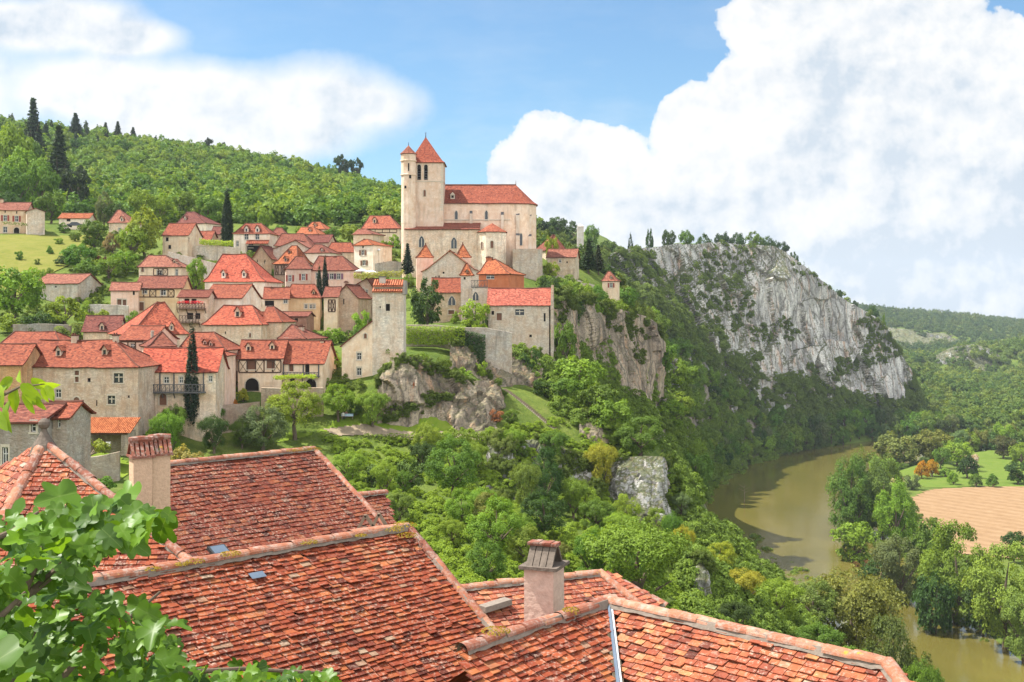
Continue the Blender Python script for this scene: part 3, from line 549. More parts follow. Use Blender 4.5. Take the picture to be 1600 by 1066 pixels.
# ------------------------------------------------------------------ house builder
GREENS = {}
class Fac:
    """a vertical wall plane: origin o (world xy), unit direction u along it, outward normal n; maps photo pixels to (s, z)"""
    def __init__(s, o, u, n, zb): s.o = np.array(o, float); s.u = np.array(u, float); s.n = np.array(n, float); s.zb = zb
    def px(s, px, py):
        r = ray(px, py); t = float(s.o@s.n)/float(r[:2]@s.n)
        return float((r[:2]*t-s.o)@s.u), r[2]*t-s.zb
    def scale(s, px, py):
        r = ray(px, py); t = float(s.o@s.n)/float(r[:2]@s.n); return t/F/max(.35, abs(float(s.u[0])))
def patch(mb, A, B, Cc, Dd, nseg, rings, rng, sag=0.0, m=0):
    """roof slope from eave A->B to ridge D->C, rings = [(frac along slope, frac of height)]; uv in metres"""
    A, B, Cc, Dd = [Vector(p) for p in (A, B, Cc, Dd)]
    rows = []; L = ((Cc+Dd)/2-(A+B)/2).length; wid = (B-A).length
    for (t, h) in rings:
        row = []
        for i in range(nseg+1):
            s = i/nseg; e = A.lerp(B, s); r = Dd.lerp(Cc, s); p = e.lerp(r, t); p.z = e.z+(r.z-e.z)*h
            if 0 < i < nseg: p.z += rng.uniform(-1, 1)*sag - sag*1.2*math.sin(math.pi*s)*(.3+t)
            row.append((p, ((e.lerp(r, t)-A).dot((B-A).normalized()), L*t)))
        rows.append(row)
    for a, b in zip(rows[:-1], rows[1:]):
        for i in range(nseg):
            q = [a[i], a[i+1], b[i+1], b[i]]
            pts = [x[0] for x in q]; uv = [x[1] for x in q]
            if (pts[2]-pts[3]).length < 1e-4: pts = pts[:3]; uv = uv[:3]
            mb.add(pts, [tuple(range(len(pts)))], m, uv)
def wall_holes(mb, x0, x1, z0, z1, holes, fn, dep, m=0):
    xs = sorted({x0, x1, *[min(max(h[0], x0), x1) for h in holes], *[min(max(h[1], x0), x1) for h in holes]})
    zs = sorted({z0, z1, *[min(max(h[2], z0), z1) for h in holes], *[min(max(h[3], z0), z1) for h in holes]})
    for a, b in zip(xs[:-1], xs[1:]):
        for c, d in zip(zs[:-1], zs[1:]):
            mx, mz = (a+b)/2, (c+d)/2
            if any(h[0] < mx < h[1] and h[2] < mz < h[3] for h in holes): continue
            mb.quad(fn(a,c,0), fn(b,c,0), fn(b,d,0), fn(a,d,0), m)
    for a, b, c, d in holes:
        mb.quad(fn(a,c,0), fn(a,d,0), fn(a,d,dep), fn(a,c,dep), m); mb.quad(fn(b,c,dep), fn(b,d,dep), fn(b,d,0), fn(b,c,0), m)
        mb.quad(fn(a,d,0), fn(b,d,0), fn(b,d,dep), fn(a,d,dep), m); mb.quad(fn(a,c,dep), fn(b,c,dep), fn(b,c,0), fn(a,c,0), m)
def fbox(mb, fn, a, b, c, d, e0, e1, m=0):
    """box on a facade: a..b along, c..d up, e0..e1 inward"""
    p = [fn(a,c,e0), fn(b,c,e0), fn(b,c,e1), fn(a,c,e1), fn(a,d,e0), fn(b,d,e0), fn(b,d,e1), fn(a,d,e1)]
    mb.add(p, [(0,3,2,1),(4,5,6,7),(0,1,5,4),(1,2,6,5),(2,3,7,6),(3,0,4,7)], m)
def arch_pts(a, b, c, d, n=8, pointed=False):
    w = b-a; mid = (a+b)/2; rise = w*(.75 if pointed else .5); sp = max(c+.02, d-rise); pts = [(a, c), (b, c), (b, sp)]
    for i in range(1, n):
        t = i/n
        if pointed:
            x = b-w*t; k = 1-abs(2*t-1); pts.append((x, sp+(d-sp)*math.sin(math.pi/2*k)**.8))
        else: pts.append((mid+w/2*math.cos(math.pi*t), sp+(d-sp)*math.sin(math.pi*t)))
    pts.append((a, sp)); return pts
def window(root, fn, s, z, w, h, kind, deep=.22):
    """adds one window / door (a part) with its pane (a sub-part); holes for rectangular ones are cut by the caller"""
    a, b, c, d = s-w/2, s+w/2, z-h/2, z+h/2; k = kind[0]
    if kind in ('a', 'g', 'ad'):
        mb = MB(); out = arch_pts(a-.16, b+.16, c-.04, d+.16, pointed=kind == 'g'); inn = arch_pts(a, b, c, d, pointed=kind == 'g'); n = len(inn)
        pts = [fn(x, y, -.13) for x, y in out]+[fn(x, y, -.13) for x, y in inn]+[fn(x, y, .02) for x, y in out]+[fn(x, y, -.01) for x, y in inn]
        f = [(i, (i+1) % n, n+(i+1) % n, n+i) for i in range(n)]+[(2*n+i, 2*n+(i+1) % n, (i+1) % n, i) for i in range(n)]+[(n+i, n+(i+1) % n, 3*n+(i+1) % n, 3*n+i) for i in range(n)]
        mb.add(pts, f, 0)
        if kind == 'g' and w > .7: fbox(mb, fn, s-.07, s+.07, c, d-h*.2, -.12, -.02, 0)
        o = mb.build('window' if kind != 'ad' else 'doorway', M['frame'], root)
        pm = MB(); pm.add([fn(x, y, -.03) for x, y in inn], [tuple(range(n))])
        pm.build('pane' if kind == 'g' else 'door', M['glass'] if kind == 'g' else (M['dark'] if kind == 'ad' else M['brownwood']), o); return
    mb = MB(); fr = .13
    if k in 'xfbds' and w > .35:
        fbox(mb, fn, a-fr, a, c-.02, d+.02, -.025, .10); fbox(mb, fn, b, b+fr, c-.02, d+.02, -.025, .10); fbox(mb, fn, a-fr, b+fr, d+.02, d+.24, -.03, .10)
        if k != 'd': fbox(mb, fn, a-fr-.05, b+fr+.05, c-.16, c-.02, -.08, .10)
    else: fbox(mb, fn, a-.04, b+.04, c-.08, c, -.03, .08)
    o = mb.build('doorway' if kind == 'd' else 'window', M['frame'], root)
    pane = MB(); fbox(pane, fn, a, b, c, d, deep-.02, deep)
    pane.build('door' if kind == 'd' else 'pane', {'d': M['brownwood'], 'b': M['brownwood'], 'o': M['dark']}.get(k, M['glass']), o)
    if k in 'xfsw':
        fm = MB(); t = .07 if k != 'x' else .13
        if k != 'x':
            fbox(fm, fn, a, a+t, c, d, deep-.09, deep-.025); fbox(fm, fn, b-t, b, c, d, deep-.09, deep-.025); fbox(fm, fn, a+t, b-t, d-t, d, deep-.09, deep-.025); fbox(fm, fn, a+t, b-t, c, c+t, deep-.09, deep-.025)
        if w > .45: fbox(fm, fn, s-t/2, s+t/2, c+t, d-t, deep-.11, deep-.025)
        fbox(fm, fn, a+t, b-t, z-t/2+.1*h, z+t/2+.1*h, deep-.10, deep-.028)
        fm.build('frame', M['frame'] if k == 'x' else M['whitewood'], o)
    if k == 's':
        mt = {'p': M['plum'], 'r': M['redwood'], 'b': M['brownwood']}[kind[1]]
        for sg in (-1, 1):
            sm = MB(); x = a-fr-.02-w*.55 if sg < 0 else b+fr+.02
            fbox(sm, fn, x, x+w*.55, c, d, -.09, -.035); sm.build('shutter', mt, root)
def tubes_along(mb, pts, r=.13):
    mb.tube(pts, [r]*len(pts), 6)
def house(h):
    k = lambda q, dv=None: h.get(q, dv)
    rng = random.Random(h['L']); yaw = R(k('yaw', 0)); xl, xr = h['x']; D = h['D']; dep = k('dep', 8); ov = k('ov', .35)
    u = np.array([math.cos(yaw), math.sin(yaw)]); n = np.array([math.sin(yaw), -math.cos(yaw)])
    xc = (xl+xr)/2; o0 = P(xc, h['e'], D); zb0 = P(xc, h['b'], D)[2]; ze_w = o0[2]
    fc = Fac(o0[:2], u, n, 0.0)
    s0, _ = fc.px(xl, h['e']); s1, _ = fc.px(xr, h['e'])
    org = o0[:2]+u*(s0+s1)/2; half = (s1-s0)/2
    cor = [org+u*a-n*b for a in (-half, half) for b in (0, dep)]
    zb = min(zb0, min(terr(*c) for c in cor)-.6)
    root = empty(h['n'], (org[0], org[1], zb), yaw, h['L'], {'cottage': 'cottage', 'barn': 'barn', 'stone_turret': 'turret', 'stone_tower': 'tower', 'tower_house': 'house'}.get(h['n'], 'house'), 'houses of the village')
    he = ze_w-zb; f = Fac(org, u, n, zb)
    x0, x1 = -half, half; hd = dep/2
    fmid = Fac(org-n*hd, u, n, zb)
    typ = k('t', 'x')
    if typ == 'x':
        hr = fmid.px(xc, h['r'])[1]
        ra = x0-ov if k('rl') is None else fmid.px(h['rl'], h['r'])[0]
        rb = x1+ov if k('rr') is None else fmid.px(h['rr'], h['r'])[0]
        if ra > rb: ra = rb = (ra+rb)/2
        if k('rl') is not None: ra = max(ra, x0+.3)
        if k('rr') is not None: rb = min(rb, x1-.3)
        if ra > rb: ra = rb = (ra+rb)/2
        R0, R1 = (ra, hd, hr), (rb, hd, hr)
    else:
        hr = f.px(k('ax'), h['r'])[1]; ax = f.px(k('ax'), h['r'])[0]
        R0, R1 = (ax, -ov, hr), (ax, dep+ov, hr)
    wm = M[k('wm', 'stone')]; wc = k('wc'); rc = k('rc'); rm = M[k('rm', 'tile')]
    fnF = lambda s, z, e: (s, e, z)
    fnR = lambda s, z, e: (x1-e, s, z)      # s along depth
    fnL = lambda s, z, e: (x0+e, dep-s, z)
    # windows
    holes = []; wins = []
    for w in k('w', []):
        px, py, wp, hp, kd = w; s, z = f.px(px, py); sc = f.scale(px, py); ww, hh = wp*sc, hp*D/F
        s = min(max(s, x0+ww/2+.1), x1-ww/2-.1); z = min(z, he-hh/2-.12)
        wins.append((s, z, ww, hh, kd))
        if kd not in ('a', 'g', 'ad'): holes.append((s-ww/2, s+ww/2, z-hh/2, z+hh/2))
    mb = MB(); wall_holes(mb, x0, x1, -1.0, he, holes, fnF, .24)
    hR = []; wR = []
    fr_ = Fac(org+u*half, -n, u, zb)
    for w in k('wsr', []):
        px, py, wp, hp, kd = w; s, z = fr_.px(px, py); hh = hp*D/F; ww = hh*.55; s = min(max(s, .8), dep-.8)
        wR.append((s, z, ww, hh, kd)); hR.append((s-ww/2, s+ww/2, z-hh/2, z+hh/2))
    wall_holes(mb, 0, dep, -1.0, he, hR, fnR, .24)
    mb.quad((x0,dep,-1),(x0,0,-1),(x0,0,he),(x0,dep,he)); mb.quad((x1,dep,-1),(x0,dep,-1),(x0,dep,he),(x1,dep,he))
    if typ == 'x':
        for xx, e, rv in ((x0, k('rl'), 1), (x1, k('rr'), 0)):
            if e is None and not k('flat'):
                t = [(xx,0,he),(xx,dep,he),(xx,hd,hr-.08)]; mb.add(t, [(0,1,2) if not rv else (2,1,0)])
    else:
        for yy in (0, dep): mb.add([(x0,yy,he),(x1,yy,he),(R0[0],yy,hr-.08)], [(0,1,2) if yy == 0 else (2,1,0)])
    if k('flat'): mb.quad((x0,0,he),(x1,0,he),(x1,dep,he),(x0,dep,he))
    mb.build('wall', wm, root, color=wc)
    for w in wins: window(root, fnF, *w)
    for w in wR: window(root, fnR, *w)
    # roof
    if not k('flat'):
        rf = MB(); e0 = he-.02; fl = k('flare', .2)
        c0, c1, c2, c3 = (x0-ov,-ov,e0),(x1+ov,-ov,e0),(x1+ov,dep+ov,e0),(x0-ov,dep+ov,e0)
        rings = [(0, 0), (fl, fl*.62), (.6, .56), (1, 1)]; ns = max(4, int(half*1.2)); sag = .035*min(2.5, max(1, half/3))
        if typ == 'x':
            patch(rf, c0, c1, R1, R0, ns, rings, rng, sag); patch(rf, c2, c3, R0, R1, ns, rings, rng, sag)
            if k('rl') is not None: patch(rf, c3, c0, R0, R0, 4, rings, rng, .02)
            if k('rr') is not None: patch(rf, c1, c2, R1, R1, 4, rings, rng, .02)
        else:
            patch(rf, c3, c0, R0, R1, ns, rings, rng, sag); patch(rf, c1, c2, R1, R0, ns, rings, rng, sag)
        ro = rf.build('roof', rm, root, color=rc)
        md = ro.modifiers.new('thickness', 'SOLIDIFY'); md.thickness = .16; md.offset = -1
        tb = MB(); tubes_along(tb, [R0, ((R0[0]+R1[0])/2, (R0[1]+R1[1])/2, hr-sag*1.2*1.3), R1] if R0 != R1 else [(R0[0],R0[1],hr-.1),(R0[0],R0[1],hr+.35)])
        def hip(e, r): return [Vector(e)+Vector((0,0,.05))]+[Vector((e[0]+(r[0]-e[0])*t_, e[1]+(r[1]-e[1])*t_, e[2]+(r[2]-e[2])*h_+.04)) for t_, h_ in rings[1:]]
        if typ == 'x':
            if k('rl') is not None: tubes_along(tb, hip(c0, R0), .1); tubes_along(tb, hip(c3, R0), .1)
            if k('rr') is not None: tubes_along(tb, hip(c1, R1), .1); tubes_along(tb, hip(c2, R1), .1)
        tb.build('ridge_tiles', M['canal'], ro, color=tuple(min(1, c*1.2+.03) for c in rc))
    # dormers
    kk = (hr-he)/(hd+ov) if typ == 'x' and not k('flat') else 1
    cy, sy = math.cos(yaw), math.sin(yaw)
    for (px, py, wp) in k('d', []):
        r = ray(px, py); lo = np.array([-(org@u), -(-n@org)*1.0]); ld = np.array([r[:2]@u, r[:2]@(-n)])
        # local point: x = t*ld0+lo0 ; y = t*ld1+lo1 ; z = t*r2 - zb ; roof: z = he + kk*(y+ov)
        t = (he+kk*(lo[1]+ov)+zb)/(r[2]-kk*ld[1]); X = t*ld[0]+lo[0]; Y = t*ld[1]+lo[1]; Z = he+kk*(Y+ov)
        w = wp*D/F*.72; hh = w*1.15; Z -= .35
        back = Y+min(hd-.3-Y if hd-.3-Y > .6 else .6, (hh+.9*w)/kk+.35); dm = MB(); a, b = X-w/2, X+w/2
        wall_holes(dm, a, b, Z-.3, Z+hh, [(a+w*.22, b-w*.22, Z+.12*hh, Z+hh*.9)], lambda s_, z_, e_: (s_, Y+e_, z_), .2)
        dm.add([(a,Y,Z+hh),(b,Y,Z+hh),(X,Y,Z+hh+w*.75)], [(0,1,2)])
        dm.quad((a,back,Z-.3),(a,Y,Z-.3),(a,Y,Z+hh),(a,back,Z+hh)); dm.quad((b,Y,Z-.3),(b,back,Z-.3),(b,back,Z+hh),(b,Y,Z+hh))
        do = dm.build('dormer', M['render'], root, color=tuple(min(1, c*1.05) for c in wc))
        pn = MB(); pn.box(a+w*.2, b-w*.2, Y+.17, Y+.2, Z+.1*hh, Z+hh*.92); pn.build('pane', M['glass'], do)
        dr = MB(); o_ = .22; zt = Z+hh+w*.82; ze = Z+hh-.18; yb_ = back+w*.4
        dr.add([(a-o_,Y-.3,ze),(a-o_,yb_,ze),(X,yb_,zt),(X,Y-.25,zt)], [(0,3,2,1)], 0, [(0,0),(1.5,0),(1.5,1),(0,1)])
        dr.add([(b+o_,yb_,ze),(b+o_,Y-.3,ze),(X,Y-.25,zt),(X,yb_,zt)], [(0,3,2,1)], 0, [(0,0),(1.5,0),(1.5,1),(0,1)])
        dro = dr.build('dormer_roof', rm, do, color=rc); m2 = dro.modifiers.new('thickness', 'SOLIDIFY'); m2.thickness = .1; m2.offset = 1
    # chimneys
    for (px, py, wp, hp) in k('c', []):
        s, zt = fmid.px(px, py); w = wp*D/F*.8; zb_ = min(hr, zt-hp*D/F)-1.6; s = min(max(s, x0+w/2), x1-w/2+.3); yy = hd if abs(py-h['r']) < 16 else hd*.55
        if yy != hd:
            zt = Fac(org-n*yy, u, n, zb).px(px, py)[1]; zb_ = he
        cm = MB(); cm.box(s-w/2, s+w/2, yy-.4, yy+.4, zb_, zt-.35); co = cm.build('chimney', M['render'], root, color=tuple(c*.95 for c in wc))
        cc = MB(); cc.box(s-w/2-.1, s+w/2+.1, yy-.5, yy+.5, zt-.35, zt-.2)
        for q in range(max(2, int(w/.35))):
            xq = s-w/2+.1+q*.33
            if xq < s+w/2: cc.add([(xq-.1,yy-.3,zt-.2),(xq+.1,yy-.3,zt-.2),(xq+.1,yy+.3,zt-.2),(xq-.1,yy+.3,zt-.2),(xq,yy-.12,zt+.1),(xq,yy+.12,zt+.1)], [(0,1,4),(1,2,5,4),(2,3,5),(3,0,4,5)])
        cc.build('chimney_cap', M['canal'], co, color=rc)
    # timber framing
    for (a_, b_, yt, yb_, pat) in k('tf', []):
        sa, z1 = f.px(a_, yt); sb, z0 = f.px(b_, yb_); tm = MB(); w = .2; e0, e1 = -.05, .01
        sa = max(sa, x0+.1); sb = min(sb, x1-.1); z1 = min(z1, he-.1)
        fbox(tm, fnF, sa, sb, z1-w, z1, e0, e1); fbox(tm, fnF, sa, sb, z0, z0+w, e0-.02, e1)
        nn = len(pat)
        for q in range(nn+1):
            s = sa+(sb-sa)*q/nn; fbox(tm, fnF, s-w/2, s+w/2, z0+w, z1-w, e0+.01, e1)
        for q, ch in enumerate(pat):
            if ch == 'X':
                p, r_ = sa+(sb-sa)*q/nn+w/2, sa+(sb-sa)*(q+1)/nn-w/2
                tm.bar((p,-.02,z0+w),(r_,-.02,z1-w),.14,.06); tm.bar((p,-.024,z1-w),(r_,-.024,z0+w),.14,.06)
        tm.build('timber_frame', M['timber'], root)
    for (px, yt, yb_) in k('posts', []):
        s, z1 = f.px(px, yt); _, z0 = f.px(px, yb_); pm = MB(); fbox(pm, fnF, s-.09, s+.09, z0, min(z1, he-.05), -.12, .05); pm.build('post', M['timbergrey'], root)
    for (a_, b_, yt, yb_) in k('bal', []):
        sa, z1 = f.px(a_, yt); sb, z0 = f.px(b_, yb_); bm = MB(); pr = 1.0 if not k('flat') else .12
        fbox(bm, fnF, sa, sb, z0-.18, z0, -pr, -.004); fbox(bm, fnF, sa, sb, z1-.1, z1, -pr, -pr+.1); fbox(bm, fnF, sa, sb, z0+.12, z0+.2, -pr, -pr+.08)
        nn = max(5, int((sb-sa)/.55))
        for q in range(nn+1):
            s = sa+(sb-sa-.08)*q/nn; fbox(bm, fnF, s, s+.08, z0, z1-.1, -pr+.01, -pr+.09)
            if q < nn: bm.bar((s+.05, -pr+.05, z0+.2), (s+(sb-sa)/nn, -pr+.05, z1-.1), .06, .05)
            if q % 3 == 0 and pr > .5: bm.bar((s+.05, -.01, z0-.9), (s+.05, -pr+.1, z0-.15), .12)
        bm.build('balcony', M['timbergrey'] if not k('flowers') else M['timber'], root)
    for (a_, b_, yy_) in k('flowers', []):
        sa, z1 = f.px(a_, yy_); sb, _ = f.px(b_, yy_); V, Q, T = [], [], []
        for q in range(160):
            c = Vector((rng.uniform(sa, sb), -1.05+rng.uniform(-.15,.1), z1+rng.uniform(-.3,.18))); d1 = Vector((rng.gauss(0,1),rng.gauss(0,1),rng.gauss(0,1))).normalized()*.11; d2 = d1.orthogonal().normalized()*.1
            b0 = len(V); V += [c-d1, c+d2, c+d1, c-d2]; Q.append((b0,b0+1,b0+2,b0+3)); T += [rng.random()]*4
        link('flower_box', arr_mesh('flower_box', [tuple(v) for v in V], Q, M['leaf'], {'tint': T}), root, color=(.55,.03,.05))
    if k('porch'):
        a_, b_, yt, yb_ = h['porch']; sa, z1 = f.px(a_, yt); sb, z0 = f.px(b_, yb_); pm = MB()
        pm.add([(sa,-1.4,z0),(sb,-1.4,z0),(sb,-.01,z1),(sa,-.01,z1),(sa,-1.4,z0-.15),(sb,-1.4,z0-.15)], [(0,1,2,3),(4,5,1,0)], 0, [(0,0),(4,0),(4,1.6),(0,1.6),(0,0),(4,0)])
        pm.build('porch_roof', M['canal'], root, color=rc); p2 = MB()
        for s in (sa+.1, sb-.1): p2.bar((s,-1.3,z0-2.4),(s,-1.3,z0-.1),.14)
        p2.build('porch_frame', M['timber'], root); 
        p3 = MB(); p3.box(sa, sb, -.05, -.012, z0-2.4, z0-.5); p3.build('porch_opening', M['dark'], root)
    if k('parR'):
        pm = MB(); pm.box(x1+ov-.05, x1+ov+.45, -.4, dep+.4, -1, he); 
        for i in range(5):
            a = -.4+i*(hd+.4)/5; b = dep+.4-i*(hd+.4)/5; pm.box(x1+ov-.05, x1+ov+.45, a, b, he+(hr-he)*i/5+.002, he+(hr-he)*(i+1)/5+.55)
        pm.build('gable_parapet', wm, root, color=tuple(c*.92 for c in wc))
    return root
for h in HS: house(h)
# ------------------------------------------------------------------ the church
def church():
    D0 = 300.0; o = P(740, 428, D0); zb = 5.0
    root = empty('church', (o[0], o[1], zb), 0, 'fortified stone church with red roofs and a square bell tower above the village', 'church')
    X = lambda px, D=D0: (px-800)*D/F-o[0]
    Z = lambda py, D=D0: (HZ-py)*D/F-zb
    Y = lambda D: D-D0
    wc = (.78, .62, .49); dk = (.68, .54, .43)
    def roofpart(rf, name, parent=root, rc=(0.215,0.052,0.028), th=.2):
        ro = rf.build(name, M['tile'], parent, color=rc); md = ro.modifiers.new('thickness', 'SOLIDIFY'); md.thickness = th; md.offset = -1; return ro
    rng = random.Random(5)
    # nave with polygonal apse
    yn = Y(304); x0, xa, xb, xe = X(655,304), X(797,304), X(826,305), X(838,308); zt = Z(317,304); dep = 13.0
    foot = [(x0,yn),(xa,yn),(xb,yn+1.2),(xe,yn+4.6),(xe,yn+dep-4.6),(xb,yn+dep-1.2),(xa,yn+dep),(x0,yn+dep)]
    mb = MB(); mb.prism(foot, -2, zt); nv = mb.build('nave', M['render'], root, color=wc)
    zr = Z(289,304+dep/2); ym = yn+dep/2; r0 = (x0,ym,zr); r1 = (X(806,304+dep/2),ym,zr); c = (xa, ym); ov = .45
    ef = []
    for (x, y) in foot:
        dx, dy = x-(xa-4), y-ym; l = math.hypot(dx, dy); ef.append((x+ov*dx/l if x > xa-.1 else x, y+(ov if dy > 0 else -ov)*(1 if x < xa+.1 else abs(dy)/l), zt-.1))
    rf = MB(); rg = [(0,0),(.18,.12),(.6,.57),(1,1)]
    patch(rf, ef[0], ef[1], r1, r0, 10, rg, rng, .06); patch(rf, ef[6], ef[7], r0, r1, 10, rg, rng, .06)
    for a, b in zip(ef[1:6], ef[2:7]): patch(rf, a, b, r1, r1, 2, rg, rng, 0)
    ro = roofpart(rf, 'nave_roof'); tb = MB(); tubes_along(tb, [r0, r1], .2); tb.tube([r1, (r1[0], r1[1], r1[2]+1.1)], [.1, .03], 6); tb.build('ridge_tiles', M['canal'], ro, color=(.33,.14,.09))
    # dormer vent
    dm = MB(); xd = X(707,305); yd = yn+1.5; zd = Z(309,305); dm.prism([(xd-.55,yd),(xd+.55,yd),(xd+.55,yd+2.2),(xd-.55,yd+2.2)], zd-.3, zd+.75); dm.add([(xd-.7,yd-.15,zd+.7),(xd+.7,yd-.15,zd+.7),(xd,yd-.15,zd+1.5),(xd-.7,yd+2.5,zd+.7),(xd+.7,yd+2.5,zd+.7),(xd,yd+2.5,zd+1.5)], [(0,1,2),(0,2,5,3),(1,4,5,2)])
    dmo = dm.build('roof_vent', M['frame'], root); pv = MB(); pv.box(xd-.3, xd+.3, yd-.02, yd-.008, zd, zd+.6); pv.build('pane', M['dark'], dmo)
    fnN = lambda s, z, e: (s, yn+e, z)
    for px, py, w, h in [(713,337,4.2,15),(760,337,4.2,16)]: window(root, fnN, X(px,304), Z(py,304), w*304/F, h*304/F, 'g')
    for px, py, w, h in [(814,374,4,19)]:
        A, B = foot[1], foot[2]; d = Vector((B[0]-A[0], B[1]-A[1])).normalized(); q = (X(px,304)-A[0])/d.x
        fnA = lambda s, z, e: (A[0]+d.x*s-d.y*e, A[1]+d.y*s+d.x*e, z)
        window(root, fnA, q, Z(py,304), w*304/F, h*304/F, 'g')
    # buttresses with sloped stone caps
    for px, yt, yb, w, ex in [(687,331,352,6,.9),(736,331,352,4.5,.9),(785,333,430,4.5,1.1),(809,333,432,5.5,1.6),(828,334,432,5,1.6)]:
        xx = X(px,304); ww = w*304/F/2; yy = yn+(0 if px < 800 else 1.0 if px < 815 else 2.6); z0, z1 = Z(yb,304), Z(yt,304); zm = z1-(z1-z0)*.33
        b = MB(); b.box(xx-ww, xx+ww, yy-ex*.6, yy+1.5, z0, z1-.5)
        b.add([(xx-ww,yy-ex*.6,z1-.5),(xx+ww,yy-ex*.6,z1-.5),(xx+ww,yy+.02,z1+.3),(xx-ww,yy+.02,z1+.3),(xx-ww,yy+.02,z1-.5),(xx+ww,yy+.02,z1-.5)], [(0,1,2,3),(0,3,4),(1,5,2)], 1)
        if px > 780:
            b.box(xx-ww-.02, xx+ww+.02, yy-ex, yy-ex*.6, z0, zm-.4)
            b.add([(xx-ww-.05,yy-ex-.05,zm-.4),(xx+ww+.05,yy-ex-.05,zm-.4),(xx+ww+.05,yy-ex*.58,zm+.2),(xx-ww-.05,yy-ex*.58,zm+.2)], [(0,1,2,3)], 1)
        b.build('buttress', [M['render'], M['timbergrey']], root, color=(.66,.57,.47))
    # string course
    b = MB(); b.box(X(693,304), X(797,304), yn-.14, yn+.1, Z(344.5,304), Z(343,304)); b.build('string_course', M['frame'], nv)
    # south aisle with lean-to roof
    ya = Y(297.5); a0, a1 = X(634,298), X(750,298); za = Z(358,298); b = MB(); b.prism([(a0,ya),(a1,ya),(a1,yn+.5),(a0,yn+.5)], -3, za); b.build('aisle', M['stone'], root, color=(.74,.60,.47))
    rf = MB(); patch(rf, (a0-.3,ya-.4,za-.05),(a1,ya-.4,za-.05),(a1,yn+.02,Z(348,304)),(a0-.3,yn+.02,Z(348,304)), 10, [(0,0),(.5,.5),(1,1)], rng, .04); roofpart(rf, 'aisle_roof', rc=(0.215,0.059,0.036))
    fnS = lambda s, z, e: (s, ya+e, z)
    for px, py, w, h in [(659,378,8,17),(709.5,380,8.5,17)]: window(root, fnS, X(px,298), Z(py,298), w*298/F, h*298/F, 'g')
    # polygonal side chapel
    b = MB(); cx, cy, rr = X(769,298), ya+1.2, 23.5*298/F
    zc = Z(362,296); b.lathe([(rr,-3),(rr,zc)], 8, (cx,cy), a0=R(22.5)); b.build('side_chapel', M['stone'], root, color=(.84,.73,.60))
    rf = MB(); n = 8; pts = [(cx+(rr+.35)*math.cos(2*math.pi*i/n+R(22.5)), cy+(rr+.35)*math.sin(2*math.pi*i/n+R(22.5)), zc-.05) for i in range(n)]; ap = (cx,cy+.6,Z(349,300))
    for i in range(n): patch(rf, pts[i], pts[(i+1)%n], ap, ap, 2, [(0,0),(.5,.5),(1,1)], rng, 0)
    roofpart(rf, 'chapel_roof', rc=(0.234,0.062,0.032))
    ap_ = rr*math.cos(R(22.5))
    for px, py, w, h, ang in [(770.5,382,4.5,11,-90),(750,383,4,11,-135)]:
        a = R(ang); nx_, ny_ = math.cos(a), math.sin(a); fnC = lambda s, z, e, nx_=nx_, ny_=ny_: (cx+nx_*(ap_-e)-ny_*s, cy+ny_*(ap_-e)+nx_*s, z)
        window(root, fnC, 0, Z(py,295), w*295/F, h*295/F, 'a')
    # bastion
    b = MB(); bx0, bx1 = X(801,293), X(848,293); by = Y(293); b.prism([(bx0,by),(bx1-1.2,by),(bx1,by+2),(bx1,yn+8),(bx0,yn+4)], -4, Z(389,293)); b.build('bastion', M['stone'], root, color=(.50,.43,.36))
    # square bell tower
    t0, t1 = X(640,300), X(692.5,300); ty = 0.0; td = 9.0; zt = Z(254,300); fnT = lambda s, z, e: (s, ty+e, z)
    holes = []
    for px in (655, 665.5): holes.append((X(px,300)-.46, X(px,300)+.46, Z(281,300), Z(261,300)))
    b = MB(); wall_holes(b, t0, t1, -3, zt, holes, fnT, .7); b.quad((t1,ty,-3),(t1,ty+td,-3),(t1,ty+td,zt),(t1,ty,zt)); b.quad((t0,ty+td,-3),(t0,ty,-3),(t0,ty,zt),(t0,ty+td,zt)); b.quad((t1,ty+td,-3),(t0,ty+td,-3),(t0,ty+td,zt),(t1,ty+td,zt))
    tw = b.build('bell_tower', M['render'], root, color=dk)
    for a_, b_, c_, d_ in holes:
        wm = MB(); out = arch_pts(a_-.14, b_+.14, c_, d_+.75); inn = arch_pts(a_, b_, c_, d_+.6); n = len(inn)
        wm.add([fnT(x, y, -.12) for x, y in out]+[fnT(x, y, -.12) for x, y in inn]+[fnT(x, y, .0) for x, y in out]+[fnT(x, y, .3) for x, y in inn], [(i,(i+1)%n,n+(i+1)%n,n+i) for i in range(n)]+[(2*n+i,2*n+(i+1)%n,(i+1)%n,i) for i in range(n)]+[(n+i,n+(i+1)%n,3*n+(i+1)%n,3*n+i) for i in range(n)])
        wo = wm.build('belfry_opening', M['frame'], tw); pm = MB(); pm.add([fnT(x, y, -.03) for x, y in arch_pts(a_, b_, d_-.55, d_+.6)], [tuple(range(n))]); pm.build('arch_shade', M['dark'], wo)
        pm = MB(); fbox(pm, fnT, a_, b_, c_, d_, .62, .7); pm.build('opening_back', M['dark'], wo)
        pm = MB()
        for i in range(4): z = c_+.4+i*.62; pm.add([fnT(a_, z, .5), fnT(b_, z, .5), fnT(b_, z-.22, .12), fnT(a_, z-.22, .12)], [(0,1,2,3)])
        pm.build('louvre', M['timbergrey'], wo)
    window(tw, fnT, X(663.5,300), Z(302,300), 3.6*300/F, 10*300/F, 'a')
    b = MB(); b.box(t0-.1, t1+.1, ty-.12, ty+td, Z(284,300), Z(282.8,300)); b.build('string_course', M['frame'], tw)
    b = MB(); b.box(t0-.18, t1+.18, ty-.2, ty+td+.2, Z(255,300), Z(253,300)); b.build('cornice', M['frame'], tw)
    b = MB(); rq = random.Random(3)
